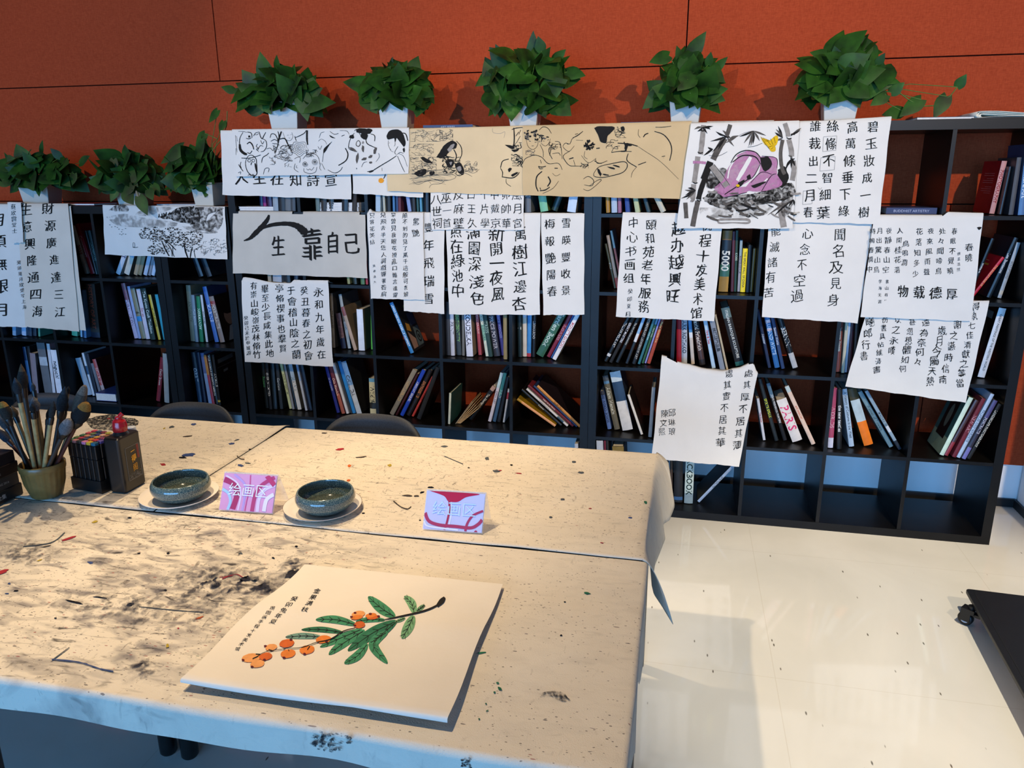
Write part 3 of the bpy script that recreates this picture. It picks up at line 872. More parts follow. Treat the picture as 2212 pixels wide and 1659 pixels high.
# ================================================================== books
# unit,col,row | base u,v | top u,v | width px | H (0 = as measured) | spine | cover ('' = as spine) | title | title colour | bands "t0-t1:colour;..." 
BOOKS = '''
L,2,0|173,583|141,486|9|0|1a1d2a|||
L,2,0|187,585|157,481|9|0|b5a695||2025|8a2a20|
L,2,0|200,588|165,480|10|0|8e1420||Contemporary|c9a0a0|
L,2,0|206,587|182,493|5|0|1c1a1c||TAN|a03030|
L,2,0|212,586|190,491|7|0|23302f||LANDSCAPE|6f8a86|
L,3,0|256,590|268.6,554|11|.27|d6d8e2|c9c4bb|STRIPES|3a3560|
L,3,0|268,593|278.3,555|13|.27|d9d2c4|6e6556|||0.3-0.62:9fb6cc
L,3,0|293,593|301,556|9|.25|b39b7c|5a5142|O|22201c|
L,3,0|301,593|309,556|9|.25|8f8467|4f4a38|O|161412|
L,3,0|315,593|323,558|9|.24|b8c6da|8a8f98|||0.0-0.3:a48a80
L,3,0|322,594|329,560|6|.24|8a8e98|5c5e66|||
L,3,0|329,593|335,563|8|.23|bcd0e8|888c94|||
L,3,1|294.6,729|265,610|9|0|b8aeca|6b4a54|NATURAL VISION|6a5a70|0-0.3:82505c
L,3,1|302.5,729|277.4,616|6|0|9aa4cc||||
L,3,1|310,731|285,622.5|10|0|8a8266|5a543f|61|2c281e|0.55-0.65:2e86c0
L,3,1|320,732|298,624|9|0|d8ccd6|8a8288|Styles|c07a86|
L,3,1|331,734|309,623|11|0|1f3530|16221f|The Kyoto Craft Tradition|c9d4cc|
L,3,1|345,734|323,637|6|0|d2b43a|4a4432|WILDFLOWERS|5a4c18|
L,3,1|356,730|337,632|7|0|2e9ab0|1c2024||||
L,3,2|341.7,867|351,773|9|0|7e1e30|5a1622|Cecily Brown|d8c8c4|
L,3,2|360.5,870|356.4,764|11|0|9fa6a6|4d5152||||0-0.15:7f9ac0
L,2,1|161.4,726|158,640|13|.26|76c79a||||
L,2,1|176,728|172,640|4|.26|c6d4e6||||
L,2,1|182,729|178,640|5|.27|1f3350||||
L,2,1|189,730|184,640|5|.27|5d86b0||||
L,2,1|201,729|188,613|20|0|3b2f27|2a221d|HISTORY OF ART|a8503a|0.9-1:1a2034
L,2,2|194.5,854|169,774|13|0|9fb0c0|7b8088|BRUECKE||
L,2,2|201,845.5|176.6,753|5|0|cfd8e2||||0.3-0.5:2a4c70
L,2,2|205,844|184,753|7|0|1d2636||||
L,2,2|210,842|190.5,771|6|0|70757f||||
L,2,2|217,841|193,761|8|0|b0504e|4a1e17|SCARLET|e0b0a8|0.7-1:b5a09c
L,1,2|67,839|50,741.7|7|0|4a6c94|1d2c40|||0-0.3:1d3050
L,1,2|73,841|58,742|7|0|17191d||||
L,1,2|84.6,846.7|66,738.6|18|0|686a6e|3c3d40||d8d8d8|0.28-0.45:b9bec4
L,1,2|97,846.7|83,740|7|0|d8d4d8|a07a80|||
L,1,2|110,848|95.6,754|13|0|eceaf0|6d6a66|noguchi|121214|
L,1,2|15,845|6,760|12|0|8a7a80|2a2528||||
L,1,1|31,725|28,640|8|.26|7fa4c6|||
L,1,1|52,725|49,640|10|.26|a9c2e2||||
L,1,1|65,726|62,640|8|.26|28384e||||
L,1,1|75,726|72,640|8|.26|223040||||
L,1,1|85,727|82,640|4|.26|5da38a||||
N,0,0|434.6,597|421.6,561|11|.26|16222c||ART|5fb0c0|
N,0,0|453,597|439.5,561|12|.26|141d26|10242c|BLUE|5fc0d0|
N,0,1|417,737|406,616|10|0|7f7f6a||ANTIQUITY|5a5a48|
N,0,1|425.4,738.6|416,637|7|0|768a9a||THE BOND|b8c8d4|
N,0,1|436.7,738.6|428,640|8|0|1f7a52||NORMANDY|e8efe8|
N,0,1|446.7,738.6|434,637|5|0|c4ccd4|4a4a4a|SCULPTURE|5a6068|
N,0,1|468.7,738.6|441.4,619|9|0|3f66ac|243a60|MARINE|c8d4e8|
N,0,1|481,740|456,641|11|0|85746a|2a201d|PORTRAITS|c8bcb0|0.1-0.2:8a3a34
N,0,2|434.6,873|418.3,761|9|0|2d4a66||ORBIT|c8d4d8|0-0.3:1a2430
N,0,2|442.7,872|426.5,761|6|0|1c2a44||||
N,0,2|453.3,871.6|435,762.5|8|0|7fa2d0||||0.0-0.4:5a6a9c
N,0,2|461.5,873|442.7,767|6|0|a03a4a||||0-0.4:b8803a
N,0,2|468,873|450,766|7|0|121212||WILD ANIMALS OF NORTH AMERICA|e4e4e0|
N,0,2|474.5,875|459,766|6|0|0f0f10|0d0d0e|ANIMALS|d8d8d0|0.9-0.94:c0a030
M,0,0|566,454|563,420|7|.26|182848||||
M,0,0|573,454|570,420|7|.26|8f2a72||||
M,0,0|584,455|581,420|10|.27|3f2a4c||||
M,0,0|596,456|594,420|12|.25|8f9aa4||1|20242a|
M,0,0|611,456|609,420|14|.26|1a1c20||||
M,0,0|629,456|628,420|13|.25|5f666c||S|c0c8cc|
M,0,0|645,456|644,420|10|.25|43474c||||
M,1,0|687,456|685,420|9|.26|5d6f6c||||
M,1,0|700,456|699,420|13|.27|2a2420||||
M,1,0|716,456|715,420|12|.26|38312a||||
M,1,0|745,457|745,420|14|.27|1c1c1e||||
M,1,0|765,457|766,420|10|.26|2c2622||||
M,2,0|818,457|818,420|11|.24|9fb8cc||N|161a20|
M,2,0|829,458|827,420|5|.26|a8aa9c||||
M,2,0|840,458|839,420|9|.25|1a2026||||
M,2,0|851,458|850,420|5|.25|3c6c9c||||
M,2,0|859,458|858,420|5|.25|1f3c68||||
M,2,0|868,459|867,420|6|.25|5a2a3a||||
M,2,0|880,459|874,420|8|.25|7a90c0||||
M,2,0|894,459|892,420|9|.25|15171a||||
M,2,0|903,460|901,420|5|.26|1f4a4c||||
M,2,0|910,460|908,420|5|.26|4c8aa8||||
M,2,0|922,460|921,420|12|.26|16181c||||
M,4,0|1141,462|1140,420|14|.26|5a6068||LONDON|d8d8d4|
M,4,0|1176,458|1170,420|18|.26|7a9436|5a6a2a||2a3010|0.7-1:6fb08c
M,4,0|1198,457|1212,420|15|.25|16302c||BELLINI|c8bc5c|
M,4,0|1233,462|1239,420|20|.25|b9cce2|6a6a68|JEWELS|3a4a5c|
M,0,1|583,612|581,585|8|.25|8f8878||||
M,0,1|600,614|599,585|20|.25|9a9ea6||20|30343a|
M,0,1|622,614|619,585|12|.25|23262a||||
M,0,1|640,615|640,585|9|.25|2a3444||||
M,1,1|754,618|750,585|6|.25|8a8a5a||||
M,1,1|768,620|764,585|8|.25|2a302a||||
M,1,1|784,620|782,585|9|.25|4f7048||||
M,1,1|793,620|791,585|5|.25|9a3038||||
M,1,2|721,751|715,633|7|0|b8b0a4|4a4642|LITTLE HOUSE|5a5650|
M,1,2|743,753|730,677|11|0|6a4644|3a2826|ATELIER|8a6a62|0.7-1:2a2c44
M,1,2|756,753|735.4,636|7|0|b4bec2|3c4042|PARIS SCHOOL|4a6680|0.3-0.5:8a8478
M,1,2|767,757|738.7,664|8|0|b49a86|8a7458|||0-0.2:90504a
M,1,2|781.6,757|776.6,668|14|0|dfe6f2|6b6252|||
M,1,2|804,754|803,680|5|0|5cb848||||
M,2,2|890.5,764|845,655|9|0|2f7ab4|3a3e44|LOGO DESIGN ISABELLE HUPPERT|e8eef4|
M,3,2|966,767|963,650|9|.27|3a3a3e||||
M,3,2|978.6,768|975,656|9|0|c9c8d2|6a6a6c|PRINT|6a6a74|
M,3,2|992,767|986,660|10|0|34404a||LOST IDENTITY|7ab06a|0.0-0.45:465a48
M,3,2|1001,768|1000,660|6|.26|6a6a68||||
M,3,2|1015,770|1008.7,660|15|0|d3d7e6|8c806c|KOUDELKA|23233a|
M,3,2|1037,767|1028,650|7|0|a84850||CALLIGRAPHY|d8b8b8|
M,3,2|1053,770|1035,655|7|0|c9d0c0||WHAT IS CULTURAL|4c6458|0.4-0.7:7fae9a
M,3,2|1061,771|1045,660|9|0|23403f||TREES|8aa8a0|
M,3,2|1074,770|1056,655|14|0|35333a|26252a|ART PRICE POWER|b0acb4|
M,3,2|1086,767|1071.4,655|8|0|5a4a8a||FACE WONDER|b8b0d4|0-.3:7a6aa8
M,3,2|1092,776|1091,680|9|0|8a7a52|141414||||0.06-0.9:2a2a2a
M,4,2|1124.5,771|1122,660|9|0|22302f||T|d8d8d0|
M,4,2|1133.5,770|1133,650|9|0|cfc4b4||||0-.3:b8c0cc
M,4,2|1142,770|1144,660|9|0|3f86c4||||0.93-1:b03a44
M,4,2|1152,766|1155,660|8|0|16161a||LEONARDO|b8b8b8|
M,4,2|1165.5,768|1213.7,680|20|.28|33604a|2a4a3a|Garden Book|b9cbc0|
M,4,2|1184.7,772|1233,682|9|.27|7a2238||FLOWERS|b88a94|
M,4,2|1191,774|1239,682|4|.27|3a62a0||||
M,4,2|1197,778|1247.5,682|10|.26|e6e6ea|a8a8a4|MONET'S GARDEN|b03040|
M,0,3|573.7,881|563.5,787|7|.27|141a18||Rubens|4f9a5a|
M,0,3|579,881|569,800|3|.25|5a3a24||||
M,0,3|584.5,884|575,787|7|.27|14161a||OVER IN LIMITED|d8d8d4|
M,0,3|592,883|585,787|9|.27|1c2730||||
M,0,3|606.5,883|596,788|7|.27|26303a||Gardens|a8b4bc|
M,0,3|627,883|606.5,789|6|.27|c9cf9a||WORLD TEXTILES|3a4a3a|
M,0,3|634,884|614.7,789|5|.27|8f9298||||
M,0,3|640,884|620,789|4|.25|17181a||||
M,0,3|647.5,885|627,789|9|.27|d4d4d0|6a6454|HAWAII|5a7a8a|0-.4:a8bed0
M,0,3|662,887|642,791|5|.28|b8bec8||||0-.4:8aa6cc
M,0,3|671,887|652,795|9|.26|161a2c|18181c||||
M,1,3|731,892|705,794|7|.28|1f2a86||las bas graphic|c0c8e4|
M,1,3|742,894|713.7,794|8|.28|6a2a38||Oda Mandala|e4c4b4|0.6-1:a85c48
M,1,3|752.8,894|723.5,794|6|.28|d8dade||||
M,1,3|758,893|728,794|4|.28|30343a||||
M,1,3|765,893|732,781|8|0|2b86d0|23557a||||
M,1,3|776.6,895|742,782|12|0|c0ccd8|22262a|CHILLIDA|161a20|0-.45:7aa8d8
M,1,3|806,889|803,812|14|0|d8cfa4|6a6244|Wildlife|2a2a20|0-.1:6aa8c4;.68-.85:2a2a26
M,2,3|846,897|896.7,801|11|0|8a8478|4a4640|NOT AFRAID|c8a878|
M,2,3|856,897|902,808|5|0|3c1418||||
M,2,3|867.7,899|916,801|9|0|1c43b8|14204a|ABSOLUT SEQUEL|e0e6f0|
M,2,3|882,899|930.4,801|10|0|1a1517||EXPRESSIVE|c07a4a|
M,2,3|891.8,900|935,815|5|0|b03a34||SUPPORTS|70201c|
M,2,3|904,906|946,795|10|0|14161a|101216||||
M,3,3|970,916|972.6,849|5|0|c4ccc0|1f4a48||||
M,3,3|1016,908|1068,837|11|0|151515||The Aboriginals|d8d4cc|0-.12:a88a80
M,3,3|1058,911|1084.7,806|7|0|c4c4d8||OPEN ART|5a5a70|0-.3:b0d0dc
M,3,3|1067,911|1090.7,806|7|0|34567a||FIELD|a8c4cc|0-.45:3f8a8c
M,3,3|1077,910|1097,813|8|0|171a20||||
M,3,3|1088,909|1099,837|4|0|d8d8d8||||0.1-.3:b04050
M,4,3|1199,922|1117,864|10|0|e8a878|a8861c|||0-.12:c89a30
M,4,3|1212,919|1127,842|8|0|17181a||Corporate|d8d8d4|
M,4,3|1226,921|1137.7,841|7|0|d9dadf||Understanding painting|4a4a54|.75-.9:3a5a70
M,4,3|1238,920|1141,832|8|0|6e1c2c||Rogier van der Weyden|ecdcd8|
M,4,3|1246,920|1153,832|6|0|1f3868||||
M,4,3|1253,917|1161,829|9|0|d09048|1c1620|SAMURAI|6a4420|
R,0,0|1313.6,462|1312,420|9|.25|9a7020||||
R,0,0|1327,463|1326,420|13|.25|9fb4cc||PORTRAIT|3a4450|0-.4:a4a490
R,0,0|1338.4,462|1338,420|8|.25|8a5a78||||0-.3:9a2a50
R,0,0|1357,460|1354,420|10|.26|24468a||||
R,0,0|1385.5,461|1380,427|11|.26|a8b490||MODERN|4a5a4a|
R,0,0|1405,460|1396,427|9|.26|1d3a44||||
R,0,0|1420.5,463|1404.7,430|14|.24|b0ae9e|6a5c48||||
R,4,0|2151,462|2179,348|12|0|c08a86|8c1218|PHOTOGRAPHY|8c1218|
R,4,0|2166,463|2188,360|6|0|1a1718||||
R,4,0|2180,464|2199,340|11|0|4a4c52|2c2e34|||
R,4,0|2196,465|2214,312|17|0|4a6c98|1c3050|Architecture/Art|cfd8e4|.0-.3:1d3a68
R,0,1|1329.5,623|1309,527|5|0|4a4830||STYLE|c8c8c0|
R,0,1|1334,623|1312,509|7|0|b09a86||||0.8-1:a04a44
R,0,1|1344,622|1320,498|5|0|7a9aa4||||0.3-1:9a5a54
R,1,1|1564,630|1574,498|22|0|a8823c|4a4030|5000|e4e4dc|0-.15:8a6428;.15-.55:16202a;.55-.75:3a6a5a
R,1,1|1580,630|1584,500|7|0|4a1a28||||
R,1,1|1587.5,630|1592,498|6|0|1c3a2c||KIOSK|b8c8bc|
R,1,1|1596,630|1602,519|6|0|9a98a0||MASTER OF FILM|5a5a60|0-.3:8aa0a8
R,1,1|1610.6,631|1617,537|11|0|ecd428|8a7c20|THE GREAT WALL OF CHINA|16140a|
R,1,1|1625,631|1633,537|7|0|4c4418||||
R,1,1|1637,632|1643,530|9|0|15181c||||
R,2,1|1657,632|1662,530|10|.27|141a26||||
R,4,1|2105,627|2173,541|8|0|c02438|a80c20|THE SCULPTURES OF|e4b070|
R,4,1|2115,636|2169,509|8|0|14161a||Writing on|d8dce0|
R,4,1|2129,638|2189,509|10|0|18222a||Lee Bontecou|c8ccd0|
R,4,1|2157,639|2199,519|9|0|9aa0a4|3a3c40|SCULPTORS|6a7074|.86-.94:b8b0a0
R,0,2|1308,782|1356,691|9|.29|141414||ITALIAN FOLK ART|d8d4d0|.85-.9:d4d4d4
R,0,2|1319,784|1366,691|8|.29|161515||GREAT MASTERS|d8d4d8|
R,0,2|1333,784|1376.5,693|8|.29|121517||The Art of Glass Jewellery|b8b4ac|
R,0,2|1353.7,786|1389,693|7|.28|1c1e22||||0-.45:8ab0d0;.45-.6:d4d4d4
R,0,2|1369,787|1401.8,693|9|.28|141313||CONTEMPORARY LOWBROW ART|b4b0a8|
R,0,2|1380,787|1412,694|6|.28|2f6a74||Oddly Ideal|b8d0c8|
R,0,2|1388,785|1418,694|5|.28|3c6a44||Poker Nobs|c4d0c0|0-.3:6aa0c0
R,0,2|1394,785|1424,694|4|.27|8a8ac4||||
R,0,2|1401,786|1431,694|8|.28|a84430|2a1c20|Magical Surrealist Arts|d8b878|0-.4:6a2418
R,1,2|1461,777|1461,670|11|0|a81c2c|4a1014||||0-.35:c8b4b4
R,1,2|1475,782|1475,660|13|0|b4bcc8||MARK ROTHKO|2a3440|
R,1,2|1495.4,785|1487,670|8|0|c8bcb0||||0-.4:4a86b8;.4-.5:e0e0e0
R,1,2|1515.7,789|1497,670|14|0|221c1c|161414|David Friedrich|d4c8bc|.45-.9:4a322c
R,1,2|1542,796|1519,670|9|0|a8c4d8||Fire & Sea|b02838|
R,1,2|1561,801|1533,670|12|0|7c8490|5a5e64|林风眠作品集|2c3036|
R,1,2|1571,799|1545,680|5|0|b4a488||||
R,1,2|1598,791|1566,666|20|0|18181a|1c3a3c|ITALIAN BAROQUE SCULPTURE|c8ccc8|0-.18:5a7070;.93-1:2a6a6c
R,2,2|1662.5,795|1640,686|7|.28|1c2c4c||Atwater|c8d0dc|
R,2,2|1679,794|1657.5,689|12|.27|2f68a4|1e3c64|BLUE AND WHITE|c0d4e8|.15-.2:b8a8b8;.3-.34:b8a8b8
R,2,2|1691.6,797|1669,689|8|.28|263c64||Second Works|b8c4d4|
R,2,2|1718,797|1685,690|13|.27|15171a|18191c|BERNINI|c4c8c8|.72-.99:b8b8b8
R,3,2|1766,801|1771,690|12|.27|7a443c|2c302c|Japanese Houses|b8d0d4|
R,3,2|1811.5,805|1820,700|7|.28|c4c0a8||||
R,3,2|1820,804|1828,700|6|.28|a4bad4||||
R,3,2|1833,804|1840,700|8|.28|3a1c24||||
R,3,2|1846,806|1852,700|9|.27|24201f||||
R,4,2|2119,815|2166,666|17|0|d8dade|14100e|GREAT PAINTINGS OF THE WESTERN WORLD|4a5258|
R,0,3|1317,921|1300.5,839|9|0|5a76ac||400 WOOD BOXES|1f2c48|0-.1:3a3a44
R,0,3|1333.4,925|1307,809|13|0|655f4c||Adam Henein|c8c8b8|.1-.15:5a86a8;0-.1:4f565c
R,0,3|1356,931|1328,805|25|0|3a6a9a|1c2c44|||0-.17:c0d0d8;.17-.5:27405c;.5-1:d8d8d6
R,0,3|1386.6,939|1357.5,853|6|0|dcd6cc|1a1212||||
R,0,3|1404,944|1411,850|8|.25|8a9094||||
R,2,3|1651,951|1637,861|6|0|d4d4d8||The House|b03a44|
R,2,3|1677.7,953|1641,820|9|0|22282a||SPIRITS SPEAK|d0d83a|
R,2,3|1696,952|1659,829|9|0|141416||JOHN FREDERICK PORTERS|d8d8d8|0-.25:4a6a80
R,2,3|1722,956|1687,866|26|0|e4ddd6|2a2a2c|PARIS|e03a74|
R,2,3|1757,961|1699,836|11|0|e0c4b0|4a1c18|arti popullor|c86a4a|0-.1:b8c8c8
R,3,3|1793,967|1802,838|12|0|b04a68|8a2c40|WORLDS|d8a8b4|.83-1:d4d4e4
R,3,3|1810,970|1812,841|11|0|141415||the new textiles|d8d8d8|
R,3,3|1839.4,965|1823.7,841|12|0|a9c0d4||A History of Costume in the West|3a4c5c|
R,3,3|1876,963|1839,841|23|0|a09024|3a3410|||0.0-.2:3a3418;.2-.58:b8c8cc;.58-1:ec7818
R,3,3|1925,967|1857,848|12|0|6f8f9a||Women of Flowers|3c5660|
R,3,3|1944,972|1871,846|9|0|8ba4b4|4c5a60|MINDWAVES|23303a|.6-.7:c4ccd4;.85-1:2a3440
R,4,3|2035,984|2099,860|11|0|c8dcc8|3c6a64|||
R,4,3|2047,985|2114,866|9|0|4a3436||||.75-1:8a3038
R,4,3|2058,988|2123,862|10|0|661a28||NEW ART|b88890|
R,4,3|2068,989|2142,852|9|0|a8bcd4||PALACES AND GARDENS|4a5c74|
R,4,3|2080.6,992|2150,866|10|0|2a2838||PORTRAITS|b8b8c8|0-.3:4a4470;.8-1:6a68a4
R,4,3|2093,992|2161,874|9|0|121213||LANDSCAPE PHOTOGRAPHY|c8c4b8|
M,4,4|1247,1090|1246,945|8|.3|b4bcc8||||
R,0,4|1301,1088|1296,955|15|0|b4bac4||||.35-.5:a04a60
R,0,4|1309,1089|1306,955|4|0|6a1830||||
R,0,4|1316,1090|1311,955|6|0|151310||STORE|d4ccb0|
R,0,4|1340,1092|1334,955|26|.3|17140f||||.0-.2:7a6428
R,1,4|1450,1086|1450,965|6|.3|4a3a30||||
R,1,4|1465,1085|1466,970|20|.3|1c1a19||||.9-.96:3a5c80
R,1,4|1487,1087|1492,965|20|.3|c4d0c4||BLACKBOOK|16302a|.82-1:8a9a9c
R,1,4|1508.5,1084|1586.5,1004|8|.26|a4b4c8|10141c|SPIRITUALITY|2a3848|
'''
COLNAMES = [((20, 20, 22), 'black'), ((60, 60, 62), 'charcoal'), ((120, 120, 122), 'grey'), ((175, 178, 182), 'light grey'), ((225, 225, 225), 'white'),
            ((25, 35, 60), 'navy'), ((45, 85, 160), 'blue'), ((140, 170, 210), 'pale blue'), ((40, 110, 120), 'teal'), ((30, 50, 45), 'dark green'),
            ((60, 120, 80), 'green'), ((190, 205, 170), 'pale green'), ((110, 25, 40), 'maroon'), ((180, 40, 50), 'red'), ((190, 90, 110), 'pink'),
            ((90, 75, 130), 'purple'), ((180, 175, 205), 'lilac'), ((60, 45, 38), 'dark brown'), ((120, 85, 65), 'brown'), ((180, 155, 120), 'tan'),
            ((215, 205, 180), 'cream'), ((225, 195, 60), 'yellow'), ((215, 140, 70), 'orange'), ((120, 115, 70), 'olive'), ((225, 180, 150), 'peach'),
            ((90, 115, 140), 'slate blue')]


def colour_name(h):
    c = tuple(int(h[i:i + 2], 16) for i in (0, 2, 4))
    return min(COLNAMES, key=lambda q: sum((a - b) ** 2 for a, b in zip(c, q[0])))[1]


ORD = ['first', 'second', 'third', 'fourth', 'fifth', 'sixth', 'seventh', 'eighth', 'ninth', 'tenth', 'eleventh', 'twelfth', 'thirteenth', 'fourteenth']
ROWN = {'L': ['top', 'second', 'third', 'bottom'], 'N': ['top', 'second', 'third', 'bottom'],
        'M': ['top', 'second', 'third', 'fourth', 'bottom'], 'R': ['top', 'second', 'third', 'fourth', 'bottom']}
UN = {'L': 'low', 'N': 'narrow', 'M': 'middle', 'R': 'right'}
GN = {'L': 'books in the low bookcase', 'N': 'books in the narrow bookcase', 'M': 'books in the middle bookcase', 'R': 'books in the right bookcase'}
cells = {}
for ln in BOOKS.strip().splitlines():
    f = ln.split('|')
    f += [''] * (11 - len(f))
    u, c, r = f[0].split(',')
    key = (u, int(c), int(r))
    ub, vb = map(float, f[1].split(','))
    ut, vt = map(float, f[2].split(','))
    x0, x1, zt, zc = cell(*key)
    zt += 0.0036
    g0 = at(ub, vb, z=zt)
    y = min(max(g0.y, 0.012), 0.11)
    a, b = at(ub, vb, y=y), at(ut, vt, y=y)
    th = math.atan2(b.x - a.x, b.z - a.z)
    h = float(f[4]) or (b - a).length
    ppm = abs(at(ub + 10, vb, y=y).x - a.x) / 10
    w = float(f[3]) * ppm * math.cos(th) * 0.93
    cells.setdefault(key, []).append(dict(x=a.x, th=th, w=max(w, .007), h=h, y=y, zt=zt, sp=f[5], cv=f[6] or f[5], ti=f[7], tc=f[8], bands=f[9]))


def quad(b):
    w = b['w'] + .0008
    U, Rr = (math.sin(b['th']), math.cos(b['th'])), (math.cos(b['th']), -math.sin(b['th']))
    zc = b['zt'] + abs(Rr[1]) * w / 2
    q = []
    for s, t in ((-1, 0), (1, 0), (1, 1), (-1, 1)):
        q.append((b['x'] + Rr[0] * s * w / 2 + U[0] * t * b['h'], zc + Rr[1] * s * w / 2 + U[1] * t * b['h']))
    return q


def sat(q1, q2):
    best = None
    for q in (q1, q2):
        for i in range(2):
            ex, ez = q[i + 1][0] - q[i][0], q[i + 1][1] - q[i][1]
            L = math.hypot(ex, ez)
            nx, nz = -ez / L, ex / L
            p1 = [x * nx + z * nz for x, z in q1]
            p2 = [x * nx + z * nz for x, z in q2]
            d = min(max(p1) - min(p2), max(p2) - min(p1))
            if d <= 0.00002:
                return 0.0
            if abs(nx) > 0.25:
                s = d / abs(nx)
                if best is None or s < best:
                    best = s
    return best or 0.0


for key, bs in cells.items():
    x0, x1, zt, zc = cell(*key)
    for it in range(420):
        moved = False
        for b in bs:
            for _ in range(40):
                if max(p[1] for p in quad(b)) < zc - 0.002:
                    break
                b['h'] *= 0.985
            q = quad(b)
            lo, hi = min(p[0] for p in q), max(p[0] for p in q)
            if lo < x0 + .0012:
                b['x'] += x0 + .0012 - lo
            if hi > x1 - .0012:
                b['x'] -= hi - x1 + .0012
                if min(p[0] for p in quad(b)) < x0:
                    b['th'] *= .97
        for i in range(len(bs)):
            for j in range(i + 1, len(bs)):
                s = sat(quad(bs[i]), quad(bs[j]))
                if s > 0:
                    moved = True
                    sg = 1 if bs[j]['x'] + bs[j]['th'] * .1 >= bs[i]['x'] + bs[i]['th'] * .1 else -1
                    bs[i]['x'] -= sg * s * .35
                    bs[j]['x'] += sg * s * .35
                    if it > 90:
                        for q in (i, j):
                            bs[q]['w'] = max(.0038, bs[q]['w'] * .988)
                    if it > 120:
                        m = (bs[i]['th'] + bs[j]['th']) / 2
                        bs[i]['th'] = lerp(bs[i]['th'], m, .12)
                        bs[j]['th'] = lerp(bs[j]['th'], m, .12)
        if not moved:
            break


def make_book(w, h, d, sp, cv, ti, tc, bands, loc, th, label, group, bs_seed):
    """book standing on its lower edge, spine towards -y; local x = thickness, z = height"""
    t = thing('book', (0, 0, 0), label, 'book', group)
    rr = random.Random(bs_seed)
    ct = min(0.0028, w * .18)
    ov = 0.003
    mats = [pm(sp, rr.choice((.35, .45, .6)), .10, 25, .4, name='book_cover')]
    mc = 0
    if cv != sp:
        mats.append(pm(cv, .45, .22, 12, .4, name='book_cover'))
        mc = 1
    segs = [(0, 1, 0)]
    if bands:
        cuts = []
        for q in bands.split(';'):
            rng, col = q.split(':')
            t0, t1 = map(float, rng.split('-'))
            mats.append(pm(col, .4, .1, 40, .4, name='book_cover'))
            cuts.append((t0, t1, len(mats) - 1))
        cuts.sort()
        segs, p = [], 0
        for t0, t1, k in cuts:
            if t0 > p:
                segs.append((p, t0, 0))
            segs.append((t0, t1, k))
            p = t1
        if p < 1:
            segs.append((p, 1, 0))
    mb = MB()
    # rounded spine in bands from top to bottom
    n = 6
    prof = [(-w / 2 + w * i / n, -min(.004, w * .16) * math.sin(math.pi * i / n)) for i in range(n + 1)]
    for t0, t1, k in segs:
        za, zb = h * (1 - t1), h * (1 - t0)
        vs = [(x, y, za) for x, y in prof] + [(x, y, zb) for x, y in prof]
        mb.add(vs, [(i, i + 1, n + 2 + i, n + 1 + i) for i in range(n)], k, True)
    for z in (0, h):
        vs = [(x, y, z) for x, y in prof] + [(w / 2, ct, z), (-w / 2, ct, z)]
        mb.add(vs, [tuple(range(len(vs)))], 0)
    mb.add([(-w / 2, ct, 0), (w / 2, ct, 0), (w / 2, ct, h), (-w / 2, ct, h)], [(0, 1, 2, 3)], 0)
    mb.box((-w / 2, 0, 0), (-w / 2 + ct, d, h), mc)
    mb.box((w / 2 - ct, 0, 0), (w / 2, d, h), mc)
    mb.build('cover', mats, t)
    mb = MB()
    mb.box((-w / 2 + ct, ct, ov), (w / 2 - ct, d - ov, h - ov))
    mb.build('pages', M_PAGES, t)
    if ti and tc:
        vs, fs = text_block(ti, h * (.82 if len(ti) > 4 else .5), w * (.7 if len(ti) > 7 else .84), .02)
        if vs:
            mb = MB()
            zc = h * (.5 + rr.uniform(0, .08))

            def yy(x):
                return -min(.004, w * .16) * math.sin(math.pi * min(1, max(0, (x + w / 2) / w))) - .0006
            mb.add([(y, yy(y), zc - x) for x, y in vs], fs)
            mb.build('title', pm(tc, .5, .03, 20, .3, name='print'), t)
    for side, key, shapes in COVERS:
        if key == (ti or sp):
            mb = MB()
            cm = []
            X = side * (w / 2 + .0005)
            for k, (col, pts) in enumerate(shapes):
                cm.append(pm(col, .5, .1, 30, .3, name='cover_print'))
                q = [(X + side * .00015 * k, .004 + a * (d - .008), b * h) for a, b in pts]
                mb.add(q, [tuple(range(len(q)))], k)
            mb.build('cover_picture', cm, t)
    t.location = loc
    t.rotation_euler = (0, th, 0)
    return t


def oval(cx, cy, rx, ry, n=14):
    return [(cx + rx * math.cos(6.2832 * k / n), cy + ry * math.sin(6.2832 * k / n)) for k in range(n)]


